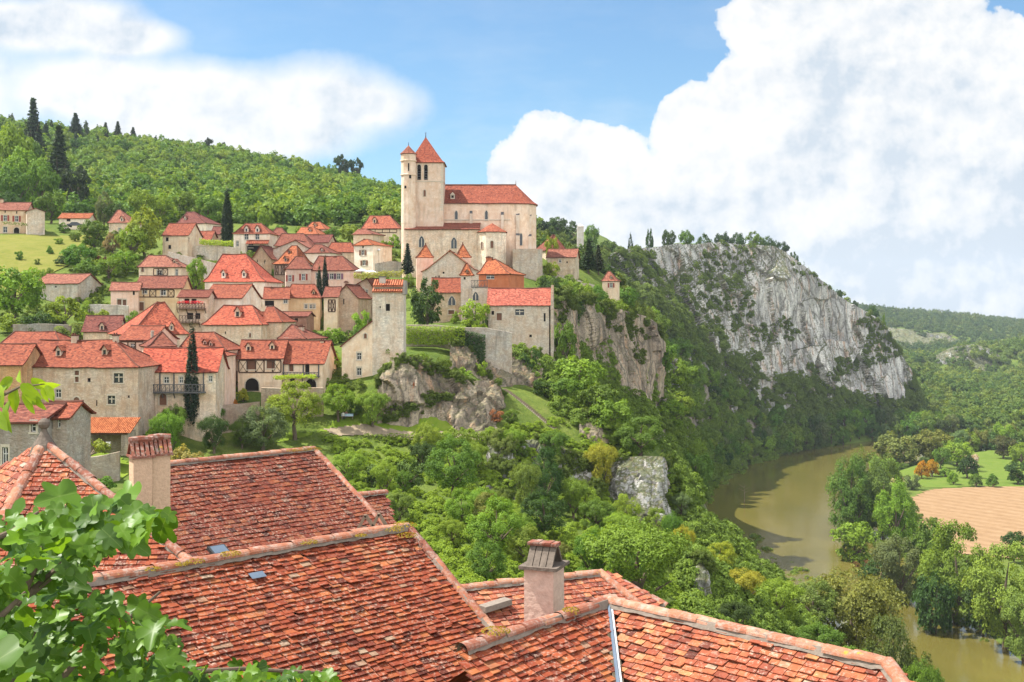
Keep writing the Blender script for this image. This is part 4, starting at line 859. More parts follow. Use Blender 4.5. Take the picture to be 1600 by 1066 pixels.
    for i in range(26):
        z = zt-.9-i*.62
        if z < Z(330,300): break
        b.box(t1-rq.uniform(.4,.85), t1+.03, ty-.03, ty+.5, z, z+.5)
    b.build('quoins', M['frame'], tw)
    rf = MB(); ov = .45; ap = (X(665,304), ty+td/2, Z(214,304.5)); cs = [(t0-ov,ty-ov,zt),(t1+ov,ty-ov,zt),(t1+ov,ty+td+ov,zt),(t0-ov,ty+td+ov,zt)]
    for i in range(4): patch(rf, cs[i], cs[(i+1)%4], ap, ap, 6, [(0,0),(.14,.08),(.5,.46),(1,1)], rng, .03)
    ro = roofpart(rf, 'tower_roof', rc=(0.220,0.049,0.025)); b = MB(); b.tube([ap, (ap[0],ap[1],ap[2]+1.3)], [.12,.03], 6); b.bar((ap[0]-.3,ap[1],ap[2]+.95),(ap[0]+.3,ap[1],ap[2]+.95),.06); b.build('finial', M['iron'], ro)
    # round stair turret
    cx, cy, rr = X(638,299), ty-.4, 11.8*299/F; z = lambda py: Z(py,299)
    b = MB(); b.lathe([(rr*1.0,-4),(rr,z(350)),(rr*1.02,z(349)),(rr*.98,z(300)),(rr*.97,z(275)),(rr*1.1,z(274)),(rr*1.1,z(272.5)),(rr*1.0,z(272)),(rr*1.0,z(253)),(rr*1.12,z(252)),(rr*1.12,z(250.5)),(rr*1.02,z(250)),(rr*1.02,z(240))], 10, (cx,cy), a0=R(18)); st = b.build('stair_turret', M['render'], root, color=(.72,.58,.46))
    rf = MB(); n = 10; pts = [(cx+(rr*1.16)*math.cos(2*math.pi*i/n+R(18)), cy+(rr*1.16)*math.sin(2*math.pi*i/n+R(18)), z(240.5)) for i in range(n)]; ap = (cx,cy,z(226.5))
    for i in range(n): patch(rf, pts[i], pts[(i+1)%n], ap, ap, 2, [(0,0),(.5,.46),(1,1)], rng, 0)
    ro = roofpart(rf, 'turret_roof', rc=(0.197,0.062,0.036)); b = MB(); b.tube([ap,(cx,cy,ap[2]+.8)], [.09,.03], 6); b.build('finial', M['iron'], ro)
    for px, py, w, h in [(641.5,277,3,5),(634,293,3,4),(639,262,2.2,12)]:
        s = X(px,299)-cx; e = math.sqrt(max(.1, rr*rr-s*s)); b = MB(); ww, hh = w*299/F/2, h*299/F/2
        b.box(cx+s-ww, cx+s+ww, cy-e*.985-.03, cy-e+.3, z(py)-hh, z(py)+hh); b.build('slit_window', M['dark'], st)
church()
# ------------------------------------------------------------------ tower house on the rock (custom outline)
def tower_house():
    D = 195.0; zb = P(580, 612, D)[2]-1.5; o = P(582, 612, D)
    root = empty('tower_house', (o[0], o[1], zb), 0, 'tall slim stone tower with sloping side wing standing on the rock', 'tower house', 'houses of the village')
    X = lambda px, d=D: (px-800)*d/F-o[0]; Z = lambda py, d=D: (HZ-py)*d/F-zb
    fn = lambda s, z, e: (s, e, z); wc = (.52,.46,.38)
    t0, t1 = X(582), X(630.5); dep = 4.8; zt = Z(457); tl = X(534)
    ws = [(606,480.5,6.5,11,'o'),(594,480,2,3,'o')]; holes = []
    for px, py, w, h, kd in ws: holes.append((X(px)-w*D/F/2, X(px)+w*D/F/2, Z(py)-h*D/F/2, Z(py)+h*D/F/2))
    b = MB(); wall_holes(b, t0, t1, -1, zt, holes, fn, .3); b.quad((t1,0,-1),(t1,dep,-1),(t1,dep,zt),(t1,0,zt)); b.quad((t0,dep,-1),(t0,0,-1),(t0,0,zt),(t0,dep,zt)); b.quad((t1,dep,-1),(t0,dep,-1),(t0,dep,zt),(t1,dep,zt)); b.quad((t0,0,zt),(t1,0,zt),(t1,dep,zt),(t0,dep,zt))
    b.build('tower_wall', M['stone'], root, color=(.70,.63,.53))
    for (px, py, w, h, kd), q in zip(ws, holes): window(root, fn, (q[0]+q[1])/2, (q[2]+q[3])/2, q[1]-q[0], q[3]-q[2], kd, .28)
    # side wing: wall whose top edge slopes down to the left
    zA, zB = Z(502), Z(540); ws = [(561,557,7,11,'f'),(561,581,7,12,'f'),(553,608,10,12,'o')]; holes = [(X(px)-w*D/F/2, X(px)+w*D/F/2, Z(py)-h*D/F/2, Z(py)+h*D/F/2) for px, py, w, h, kd in ws]
    b = MB(); wall_holes(b, tl, t0, -1, zB, holes, lambda s, z, e: (s, e+.02, z), .3)
    b.add([(tl,.02,zB),(t0,.02,zB),(t0,.02,zA)], [(0,1,2)]); b.quad((tl,7,-1),(tl,.02,-1),(tl,.02,zB),(tl,7,zB)); b.quad((t0,7,-1),(tl,7,-1),(tl,7,zB),(t0,7,zB)); b.add([(t0,7,zB),(tl,7,zB),(t0,7,zA)], [(0,1,2)]); b.quad((t0,.02,-1),(t0,7,-1),(t0,7,zA),(t0,.02,zA))
    b.build('wing_wall', M['render'], root, color=(.80,.66,.50))
    for (px, py, w, h, kd), q in zip(ws, holes): window(root, lambda s, z, e: (s, e+.02, z), (q[0]+q[1])/2, (q[2]+q[3])/2, q[1]-q[0], q[3]-q[2], kd, .28)
    window(root, lambda s, z, e: (s, e+.02, z), X(571), Z(525), .45, .8, 'a')
    rf = MB(); rf.add([(tl-.3,-.25,zB-.25),(t0+.0,-.25,zA+.05),(t0,7.2,zA+.05),(tl-.3,7.2,zB-.25)], [(0,1,2,3)], 0, [(0,0),(6,0),(6,7),(0,7)]); ro = rf.build('wing_roof', M['tile'], root, color=(.22,.065,.042)); md = ro.modifiers.new('thickness','SOLIDIFY'); md.thickness = .18; md.offset = 0
    # two stepped bands of canal tiles with scalloped eaves
    def band(x0, x1, ze, zr, y0, y1, nm):
        m = MB(); n = int((x1-x0)/.36)
        for i in range(n):
            a = x0+(x1-x0)*i/n; w = (x1-x0)/n; prev = None
            for kq in range(7):
                th = math.pi*kq/6; xx = a+w/2-w/2*math.cos(th); hh = .17*math.sin(th)
                cur = [(xx,y0,ze+hh),(xx,y1,zr+hh)]
                if prev: m.add([prev[0],cur[0],cur[1],prev[1]], [(0,1,2,3)], 0, [(i*.34+.34*(kq-1)/6,0),(i*.34+.34*kq/6,0),(i*.34+.34*kq/6,2),(i*.34+.34*(kq-1)/6,2)])
                prev = cur
        m.add([(x0,y0,ze-.12),(x1,y0,ze-.12),(x1,y0,ze+.06),(x0,y0,ze+.06)], [(0,1,2,3)]); m.quad((x1,y0,ze-.12),(x1,y1,zr-.12),(x1,y1,zr+.05),(x1,y0,ze+.05)); m.quad((x0,y0,ze-.12),(x1,y0,ze-.12),(x1,y1,zr-.12),(x0,y1,zr-.12))
        return m.build(nm, M['canal'], root, color=(.33,.10,.048))
    band(t0-.05, t1-.12, Z(456), Z(449), -.4, 1.6, 'lower_roof'); 
    b = MB(); b.prism([(t0+.1,.7),(t1-.2,.7),(t1-.2,dep),(t0+.1,dep)], zt+.01, Z(447.5)); b.build('upper_wall', M['stone'], root, color=wc)
    band(t0+.0, t1-.15, Z(447), Z(438,199), .3, dep/2+.6, 'upper_roof'); band(t0+.0, t1-.15, Z(447), Z(438,199), dep+.3, dep/2+.5, 'rear_roof')
    b = MB(); b.box(t1-.14, t1+.22, -.35, dep+.2, zt-.3, Z(448)); b.box(t1-.14, t1+.22, 1.0, dep, Z(448), Z(438)); b.build('gable_parapet', M['stone'], root, color=(.38,.36,.34))
    cx = X(596); b = MB(); b.box(cx-.5, cx+.5, 1.2, 2.1, Z(447), Z(433)); co = b.build('chimney', M['render'], root, color=(.5,.45,.4)); b = MB(); b.box(cx-.62, cx+.62, 1.1, 2.2, Z(433)+.003, Z(431.5)); b.build('chimney_cap', M['timbergrey'], co)
tower_house()
# ------------------------------------------------------------------ cliffs and rocks
def interp(rows, n):
    rows = np.array(rows, float); d = np.concatenate([[0], np.cumsum(np.hypot(np.diff(rows[:,0])*.6, np.diff(rows[:,1])))]); s = np.linspace(0, d[-1], n)
    return np.stack([np.interp(s, d, rows[:, k]) for k in range(rows.shape[1])], 1)
CLIFFS = {}
def cliff(name, label, rows, nu, nv, mat, amp, freq, seed, top=8.0, belly=0.0, thing=True):
    """rows: (px, y top, y bottom, distance top, distance bottom) along the brow; a displaced rock face that runs back over its top"""
    rs = interp(rows, nu); V = np.zeros((nv+3, nu, 3)); top = top
    for i, (px, yt, yb, dt, db) in enumerate(rs):
        for j in range(nv):
            t = j/(nv-1); q = P(px, yb+(yt-yb)*t, db+(dt-db)*t); V[j, i] = q
    du = np.gradient(V[:nv], axis=1); dv = np.gradient(V[:nv], axis=0); N = np.cross(du, dv); N /= np.linalg.norm(N, axis=2, keepdims=True)+1e-9
    N[N[:, :, 1] > 0] *= -1
    for j in range(nv):
        t = j/(nv-1); edge = min(1, 5*t+.12)*min(1, 3*(1-t)+.4)
        for i in range(nu):
            p = Vector(V[j, i])*freq; q = Vector((p.x, p.y, p.z*.45))+Vector((seed, 0, 0))
            a = noise.ridged_multi_fractal(q, 1.0, 2.1, 5, 1.0, 2.0)-1.0
            b = noise.fractal(Vector((p.x*.35+seed, p.y*.35, p.z*.35)), 1.0, 2.0, 3)
            led = noise.noise(Vector((p.x*.15, p.y*.15, p.z*1.6+seed)))
            c = noise.cell(Vector((p.x*1.1+led, p.y*1.1, p.z*.8+b)))
            f = noise.ridged_multi_fractal(Vector((p.x*3.1, p.y*3.1, p.z*.9+seed)), 1.0, 2.2, 4, 1.0, 2.0)-1.0
            V[j, i] += N[j, i]*(a*.45+f*.20+b*.9+led*.40+c*.5+belly*math.sin(math.pi*t))*amp*edge
    for k in range(3):
        V[nv+k] = V[nv-1] + np.array([0, top*(k+1)/3, -.12*top*(k+1)**1.5/3])
        if k == 2: V[nv+k, :, 2] -= top*.8
    V = np.concatenate([V[:1]+np.array([0, -amp*1.2, -amp*3.5]), V[:1]+np.array([0, -amp*.6, -amp*1.2]), V]); nv += 2
    idx = np.arange((nv+3)*nu).reshape(nv+3, nu)
    me = arr_mesh(name, V.reshape(-1, 3), np.stack([idx[:-1,:-1].ravel(), idx[:-1,1:].ravel(), idx[1:,1:].ravel(), idx[1:,:-1].ravel()], 1), mat)
    o = link(name, me)
    if thing: tag(o, label, 'rock')
    else: tag(o, kind='structure')
    CLIFFS[label] = (V[2:nv], N); return o
for a, kw in CLIFFDEF: cliff(*a[:5], M[a[5]], *a[6:], **kw)
# ------------------------------------------------------------------ plants
def rdir(n): v = nrg.normal(size=(n, 3)); return v/np.linalg.norm(v, axis=1, keepdims=True)
def leafcloud(C, out, size, jitter=.55, up=.25, asp=1.5, tint=None):
    """one rhombic leaf per centre: returns V, Fq, tint"""
    n = len(C); nr = out*.9+rdir(n)*jitter+np.array([0, 0, up]); nr /= np.linalg.norm(nr, axis=1, keepdims=True)
    t = np.cross(nr, rdir(n)); t /= np.linalg.norm(t, axis=1, keepdims=True); b = np.cross(nr, t)
    s = size*nrg.uniform(.65, 1.3, (n, 1)); fold = nr*s*.12
    V = np.empty((n, 4, 3)); V[:,0] = C-t*s*asp*.5-fold; V[:,1] = C+b*s*.5+fold; V[:,2] = C+t*s*asp*.5-fold; V[:,3] = C-b*s*.5+fold
    if tint is None: tint = nrg.uniform(.2, .8, n)
    return V.reshape(-1, 3), np.arange(4*n).reshape(n, 4), np.repeat(tint, 4)
def crown_pts(shape, nclump, nleaf, cr):
    """unit crown (radius ~1, z from 0 to 1 of height) made of leaf clumps"""
    cs = []
    while len(cs) < nclump:
        d = rdir(1)[0]; r = nrg.uniform(.35, 1)**.5
        z = nrg.uniform(0, 1); a = nrg.uniform(0, 2*math.pi); rad = shape(z)
        if nrg.uniform() > rad: continue
        q = nrg.uniform(.45, 1.0)**.6; cs.append((math.cos(a)*rad*q, math.sin(a)*rad*q, z))
    cs = np.array(cs); per = np.maximum(8, nrg.poisson(nleaf/nclump, nclump)); C, O, T = [], [], []
    for c, m in zip(cs, per):
        d = rdir(m); d[:, 2] = np.where(d[:, 2] < -.3, -d[:, 2], d[:, 2]); k = cr*nrg.uniform(.7, 1.25); rr = nrg.uniform(.55, 1.0, (m, 1))
        C.append(c+d*rr*k*np.array([1, 1, .8])); outc = c-np.array([0, 0, .45]); outc = outc/(np.linalg.norm(outc)+1e-6); O.append(d*.75+outc*.35); T.append(np.clip(nrg.normal(nrg.uniform(.35, .65), .13, m), 0, 1))
    return np.concatenate(C), np.concatenate(O), np.concatenate(T)
SH = {
 'round': lambda z: math.sqrt(max(0, 1-(2*z-1)**2))*.98+.02, 'dome': lambda z: math.sqrt(max(0, 1-z*z))*(.75+.25*min(1, z*5)),
 'egg': lambda z: math.sqrt(max(0, 1-(2*z**.8-1)**2))*.98+.02, 'cypress': lambda z: (min(1, z*7+.35))*(1-z**2.2)**.8, 'cone': lambda z: max(0.02, (1-z))*min(1, .4+z*6),
 'poplar': lambda z: min(1, z*3+.25)*max(0, 1-z**2.6)**.6, 'irregular': lambda z: (math.sqrt(max(0, 1-(2*z-1)**2))*(.7+.3*math.sin(9*z+1))+.03)}
PROTO = {}
def proto(key, shape, R_, Hh, nclump, nleaf, cr, leaf, trunk=.25, mat='leaf', layer=False, up=.25):
    """crown mesh of radius R_ and height Hh, its base at z = 0; trunk mesh of unit height below and into it"""
    if layer:   # conifer whorls
        C, O, T = [], [], []; nl = 16
        for k in range(nl):
            z = k/nl; rad = SH[shape](z)
            for br in range(9):
                a = 2*math.pi*(br+nrg.uniform(-.3, .3))/9; m = max(4, int(nleaf/(nl*9)*(.4+1.2*rad)));  t = nrg.uniform(.1, 1, m); rr = rad*nrg.uniform(.75, 1.1)
                x = np.cos(a)*t*rr+nrg.normal(0, .05, m); y = np.sin(a)*t*rr+nrg.normal(0, .05, m); C.append(np.stack([x, y, z+.02-t*rr*.10*(R_/Hh)*2+nrg.normal(0, .012, m)], 1)); O.append(np.tile([math.cos(a)*.4, math.sin(a)*.4, .6], (m, 1))); T.append(nrg.uniform(.2, .8, m))
        C, O, T = np.concatenate(C), np.concatenate(O), np.concatenate(T)
    else: C, O, T = crown_pts(SH[shape], nclump, nleaf, cr)
    C = C*np.array([R_, R_, Hh]) if layer else np.stack([C[:,0]*R_, C[:,1]*R_, C[:,2]*Hh], 1)
    V, Q, TT = leafcloud(C, O, leaf, up=up, tint=T)
    me = arr_mesh('crown', V, Q, M[mat], {'tint': TT})
    tb = MB(); r0 = R_*.07+.04; rr = random.Random(len(PROTO))
    tb.tube([(0,0,-1),(.02*R_,0,.3),(.05*R_,.03*R_,.75),(0,0,1.0)], [r0*1.4, r0*1.1, r0*.9, r0*.75], 8); tr = tb.mesh('trunk', M['bark'])
    lb = MB()
    for i in range(6):
        a = i*1.05+rr.uniform(-.3,.3); z0 = Hh*rr.uniform(0, .25); e = Vector((math.cos(a)*R_*.65, math.sin(a)*R_*.65, z0+Hh*rr.uniform(.25,.5))); lb.tube([(0,0,z0-.1), tuple(e*.5+Vector((0,0,z0*.4))), tuple(e)], [r0*.7, r0*.4, r0*.12], 5)
    lb.tube([(0,0,-.05),(0,0,Hh*.5),(.1*R_,0,Hh*.85)], [r0*.8, r0*.5, r0*.1], 6)
    PROTO[key] = (me, tr, lb.mesh('limbs', M['bark']), R_, Hh)
proto('broadA', 'round', 4.5, 7.0, 46, 3400, .26, .40); proto('broadB', 'irregular', 4.5, 7.5, 52, 3400, .24, .38); proto('broadC', 'egg', 4.0, 8.0, 48, 3400, .25, .38)
proto('fineA', 'round', 4.5, 7.0, 80, 13000, .23, .19); proto('fineB', 'egg', 4.2, 8.5, 90, 13000, .22, .19); proto('fineC', 'irregular', 4.8, 7.0, 95, 15000, .20, .18)
proto('shrubA', 'dome', 2.0, 2.4, 30, 2200, .30, .20); proto('shrubB', 'dome', 2.0, 2.0, 24, 2000, .34, .22); proto('shrubC', 'irregular', 2.0, 2.6, 34, 2400, .28, .19)
proto('cypress', 'cypress', 1.0, 12.0, 170, 7000, .30, .20, up=.5); proto('spruce', 'cone', 3.2, 13.0, 0, 4200, .2, .5, layer=True); proto('pine', 'irregular', 4.0, 5.5, 34, 2600, .24, .40)
proto('poplar', 'poplar', 2.2, 14, 90, 5200, .22, .40, up=.4); proto('farA', 'dome', 5.0, 6.5, 20, 620, .34, .95, mat='leafr'); proto('farB', 'round', 4.6, 7.0, 18, 560, .36, .95, mat='leafr'); proto('farC', 'cone', 2.6, 12, 40, 520, .3, .9, mat='leafr')
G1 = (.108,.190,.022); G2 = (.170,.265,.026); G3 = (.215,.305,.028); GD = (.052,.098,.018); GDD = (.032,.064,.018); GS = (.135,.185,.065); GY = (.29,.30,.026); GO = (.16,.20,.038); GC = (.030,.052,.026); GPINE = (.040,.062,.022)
def tree(kind, px, ytop, w, D, col, label, hpx=None, name='tree', cat='tree', group=None, bare=False, x=None, y=None, ht=None, trunkmat=None):
    """a tree whose foot stands on the ground: top row and crown width measured in the photo at distance D"""
    me, tr, lb, R0, H0 = PROTO[kind]
    if x is None:
        cy = kind in ('cypress', 'spruce', 'poplar'); lo, hi = (.9, 2.1) if kind.startswith('shrub') else (2.2, 4.5) if kind == 'spruce' else (2.5, 14) if cy else (1.5, 6 if bare else 3.6); best = D
        for i in range(60):
            ok = False
            for s_ in (1, -1):
                d_ = D*(1+s_*i*.008); q = P(px, ytop, d_); r_ = (q[2]-terr(q[0], q[1]))/(w*d_/F/2)
                if lo <= r_ <= hi: best = d_; ok = True; break
            if ok: break
        D = best; x, y = P(px, ytop, D)[:2]
    zg = terr(x, y)-.15; top = P(px, ytop, D)[2] if ht is None else zg+ht
    rad = w*D/F/2 if ht is None else w/2; tot = max(top-zg, .6); ch = min(tot*(.97 if not bare else .7), (hpx*D/F if hpx else tot*.85))
    sx = rad/R0/1.12; sz = ch/H0/1.1; zc = tot-ch
    small = kind.startswith('shrub')
    root = empty(name, (x, y, zg), rnd.uniform(0, 6.28), label, cat, group)
    c = link('crown' if not small else 'foliage', me, root, (0, 0, zc*.97), tuple(q*rnd.uniform(.9, 1.1) for q in col)); c.scale = (sx, sx, sz)
    if zc > .25:
        t = link('trunk', tr, root); t.scale = (sx, sx, zc+.3)
    l = link('limbs' if not small else 'stems', lb, root, (0, 0, zc*.97)); l.scale = (sx, sx, sz)
    return root
T = tree
# --- village and meadow side
VG = 'trees among the village houses'
T('broadA', 22, 413, 95, 232, G2, 'wide mid green tree left of the windowless stone barn', name='broadleaf_tree', group=VG)
T('shrubA', 102, 463, 62, 230, G3, 'spreading light green bush in front of the windowless stone barn', name='bush', cat='bush', group=VG)
T('broadB', 146, 344, 52, 305, G1, 'rounded green tree right of the low white house with orange roof', name='broadleaf_tree', group=VG)
T('broadC', 226, 324, 58, 298, G3, 'tall bright yellow green tree touching the cream tower house', name='broadleaf_tree', group=VG)
T('broadA', 206, 352, 52, 293, G2, 'bright green tree leaning against the tall yellow green one', name='broadleaf_tree', group=VG)
T('broadA', 124, 380, 54, 288, G1, 'dark rounded tree upper one on the right edge of the meadow', name='broadleaf_tree', group=VG)
T('shrubA', 102, 396, 38, 284, GD, 'dark round bush on the lower right edge of the meadow', name='bush', cat='bush', group=VG)
T('broadB', 137, 408, 52, 274, G1, 'bushy tree directly above the stone barn roof end', name='broadleaf_tree', group=VG)
T('broadA', 170, 400, 46, 276, G2, 'pale tipped tree between the barn and the pink lean-to cottage', name='broadleaf_tree', group=VG)
T('shrubC', 158, 400, 26, 280, (.10,.035,.025), 'small purple brown bush among the meadow trees', name='bush', cat='bush', group=VG)
T('broadB', 196, 392, 46, 277, G2, 'round leafy tree left of the house with the round topped dormer', name='broadleaf_tree', group=VG)
T('shrubB', 176, 366, 30, 296, (.22,.17,.07), 'straw coloured rounded bush among the meadow trees', name='bush', cat='bush', group=VG)
T('shrubA', 79, 384, 14, 268, G1, 'small lone bush standing in the sunny meadow', name='bush', cat='bush', group=VG)
T('broadC', 163, 300, 30, 358, GS, 'pale silvery slim tree behind the low white house', name='broadleaf_tree', group=VG)
T('pine', 122, 258, 62, 400, GPINE, 'big dark rounded pine above the low white house', name='pine_tree', group=VG, hpx=70)
T('shrubA', 100, 348, 22, 338, G1, 'green creeper clad bush between grey stone house and orange roof', name='bush', cat='bush', group=VG)
T('broadB', 306, 404, 38, 262, G2, 'airy green tree left of the big steep red roof', name='broadleaf_tree', group=VG)
T('shrubA', 310, 430, 30, 258, G3, 'light bush under the airy tree left of the big red roof', name='bush', cat='bush', group=VG)
T('shrubA', 140, 470, 30, 236, G2, 'bush right of the stone barn corner', name='bush', cat='bush', group=VG)
T('shrubB', 163, 486, 36, 226, G3, 'clipped bright yellow green bush below the dry stone wall', name='bush', cat='bush', group=VG)
T('shrubA', 205, 486, 36, 216, G2, 'bush left of the flat topped pyramid roof', name='bush', cat='bush', group=VG)
T('shrubC', 110, 505, 60, 212, GO, 'yellowish shrub above the long beige house roof', name='bush', cat='bush', group=VG)
T('shrubC', 60, 488, 60, 216, GD, 'shady dark shrub on the left slope under the wide tree', name='bush', cat='bush', group=VG)
T('shrubA', 20, 490, 60, 218, G2, 'green shrub at the left edge under the wide tree', name='bush', cat='bush', group=VG)
T('cypress', 355, 297, 19, 314, GC, 'tall dark cypress on the upper terrace', name='cypress_tree', group='cypresses')
T('cypress', 300, 512, 25, 166, GC, 'tallest dark cypress in front of the balcony house', name='cypress_tree', group='cypresses')
T('cypress', 508, 402, 11, 236, GC, 'right stem of the twin cypress in mid village', name='cypress_tree', group='cypresses')
T('cypress', 499, 417, 12, 236, GC, 'left stem of the twin cypress in mid village', name='cypress_tree', group='cypresses')
T('cypress', 318, 609, 15, 172, GC, 'small dark cypress just right of the tallest one', name='cypress_tree', group='cypresses')
T('cypress', 95, 270, 8, 420, GC, 'thin dark cypress left of the big rounded pine', name='cypress_tree', group='cypresses')
T('spruce', 637, 375, 28, 284, GC, 'dark spiky conifer against the church stair turret', name='conifer_tree', group=VG)
T('shrubC', 592, 396, 26, 288, (.13,.016,.018), 'dark red leaved maple beside the tall white house', name='maple_tree', group=VG)
T('broadA', 416, 328, 26, 362, G2, 'light green round tree above the two dormer house', name='broadleaf_tree', group=VG)
T('broadA', 547, 350, 34, 340, G3, 'bright yellow green tree left of the barn like house', name='broadleaf_tree', group=VG)
T('broadB', 519, 356, 34, 332, G1, 'green tree right of the orange roofed cluster', name='broadleaf_tree', group=VG)
T('shrubA', 530, 384, 14, 300, G1, 'little green shrub in front of the plain red roof', name='bush', cat='bush', group=VG)
for q, (px, yt, w, D, c, l) in enumerate([(600,376,26,312,G2,'light green bush on the slope below the barn like house'),(615,366,22,318,G3,'yellow green bush touching the church stair turret'),(586,358,10,332,GD,'ivy clad post like bush left of the barn like house door'),(602,361,8,332,GD,'ivy clad post like bush right of the barn like house door'),(610,396,20,300,GO,'dry olive bush beside the red maple')]):
    T('shrubA', px, yt, w, D, c, l, name='bush', cat='bush', group=VG)
T('broadC', 668, 436, 60, 226, GD, 'large dark yew between slim tower and twin arched window', name='yew_tree', group=VG)
T('shrubA', 654, 463, 26, 222, G3, 'yellow green bush inside the front of the dark yew', name='bush', cat='bush', group=VG)
T('shrubC', 742, 470, 58, 224, G3, 'loose bright green bush in front of the flat roofed stone tower', name='bush', cat='bush', group=VG)
T('shrubA', 710, 487, 18, 226, G2, 'small round bush left of the loose bright bush', name='bush', cat='bush', group=VG)
T('shrubA', 638, 428, 22, 262, G2, 'bush between the slim tower house and the grey gable', name='bush', cat='bush', group=VG)
T('fineB', 761, 484, 22, 220, GD, 'clipped dark green column shrub left of the cliff edge house door', name='topiary', cat='topiary', group='clipped column shrubs')
T('fineB', 810, 492, 25, 217, (.045,.075,.018), 'clipped olive green column shrub under the mullioned window', name='topiary', cat='topiary', group='clipped column shrubs')
T('shrubC', 796, 508, 30, 217, G3, 'flowering light bush on the terrace edge below the cliff house', name='bush', cat='bush', group=VG)
T('shrubC', 842, 512, 18, 218, GO, 'thin climbing shrub on the cliff edge house wall', name='bush', cat='bush', group=VG)
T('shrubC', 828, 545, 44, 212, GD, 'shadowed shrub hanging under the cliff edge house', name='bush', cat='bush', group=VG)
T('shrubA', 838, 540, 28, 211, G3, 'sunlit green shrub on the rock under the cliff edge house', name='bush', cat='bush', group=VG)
T('broadA', 521, 511, 34, 226, G2, 'round green tree at the foot of the brown gable house', name='broadleaf_tree', group=VG)
T('shrubA', 545, 516, 28, 226, GD, 'dark bush right of the round green tree by the gable house', name='bush', cat='bush', group=VG)
T('shrubC', 564, 486, 36, 216, G3, 'yellow green bush left of the slim tower house', name='bush', cat='bush', group=VG)
T('shrubA', 520, 552, 30, 196, G3, 'bright leafy tree against the left wall of the tower house wing', name='bush', cat='bush', group=VG)
# --- garden terrace
GG = 'trees and shrubs of the lower garden'
T('fineA', 461, 596, 92, 180, G3, 'large bright walnut tree standing on the lawn terrace', hpx=70, name='broadleaf_tree', group=GG, bare=True)
T('fineB', 410, 632, 84, 173, GS, 'silvery feathery shrub tree left of the lawn', name='broadleaf_tree', group=GG)
T('fineA', 529, 600, 58, 186, G2, 'compact round green tree beside the picnic table', hpx=50, name='broadleaf_tree', group=GG, bare=True)
T('fineC', 582, 610, 66, 187, G2, 'broad leafy bush left of the brown rock outcrop', name='bush', cat='bush', group=GG)
T('shrubC', 556, 622, 40, 192, G1, 'shaded bush between round tree and rock outcrop', name='bush', cat='bush', group=GG)
T('fineC', 335, 632, 40, 176, G1, 'dark leafy bush right of the tallest cypress', name='bush', cat='bush', group=GG)
T('fineC', 272, 632, 48, 169, G1, 'leafy bush left of the tallest cypress', name='bush', cat='bush', group=GG)
T('shrubB', 240, 668, 46, 160, G3, 'low clipped yellow green hedge bush under the long beige house', name='bush', cat='bush', group=GG)
T('shrubA', 120, 668, 28, 154, GD, 'dense dark rounded bush left of the tiled shed', name='bush', cat='bush', group=GG)
T('shrubB', 202, 682, 12, 155, GD, 'tiny clipped ball shrub right of the tiled shed', name='bush', cat='bush', group=GG)
T('shrubC', 290, 698, 64, 140, (.26,.26,.07), 'pale cream yellow flowering shrub behind the near chimney', name='bush', cat='bush', group=GG)
T('shrubA', 160, 745, 50, 140, G1, 'bush between the pyramid roof and the near chimney', name='bush', cat='bush', group=GG)
T('shrubC', 366, 612, 14, 184, GY, 'yellow green spiky plant beside the dark passage', name='bush', cat='bush', group=GG)
T('shrubB', 364, 625, 20, 180, (.40,.16,.02), 'orange flowering bush on the garden steps', name='bush', cat='bush', group=GG)
T('shrubB', 380, 608, 20, 184, GY, 'yellow flowering bush before the half timbered house', name='bush', cat='bush', group=GG)
T('shrubA', 350, 610, 26, 183, GD, 'dark bush left of the orange flowering bush', name='bush', cat='bush', group=GG)
T('shrubC', 316, 640, 30, 173, G2, 'mid green bush behind the small cypress', name='bush', cat='bush', group=GG)
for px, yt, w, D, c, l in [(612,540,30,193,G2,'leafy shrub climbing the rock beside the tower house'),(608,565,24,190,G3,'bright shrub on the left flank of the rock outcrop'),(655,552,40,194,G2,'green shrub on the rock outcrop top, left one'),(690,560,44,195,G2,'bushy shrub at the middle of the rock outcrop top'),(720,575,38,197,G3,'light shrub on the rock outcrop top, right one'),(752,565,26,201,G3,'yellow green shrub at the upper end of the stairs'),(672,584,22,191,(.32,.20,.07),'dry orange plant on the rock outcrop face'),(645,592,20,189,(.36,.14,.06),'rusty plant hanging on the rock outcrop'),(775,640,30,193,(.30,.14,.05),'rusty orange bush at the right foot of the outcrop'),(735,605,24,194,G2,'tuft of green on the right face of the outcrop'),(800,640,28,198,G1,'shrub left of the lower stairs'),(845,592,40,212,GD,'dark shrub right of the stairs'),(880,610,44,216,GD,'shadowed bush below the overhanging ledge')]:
    T('shrubC', px, yt, w, D, c, l, name='bush', cat='bush', group='shrubs on the rocks')
T('fineC', 262, 640, 60, 164, G2, 'light leafy bush at the foot of the balcony house', name='bush', cat='bush', group=GG)
T('fineC', 334, 648, 56, 168, GD, 'dark spreading bush at the right foot of the balcony house', name='bush', cat='bush', group=GG)
T('fineC', 378, 655, 46, 172, G1, 'bush under the garden wall before the half timbered house', name='bush', cat='bush', group=GG)
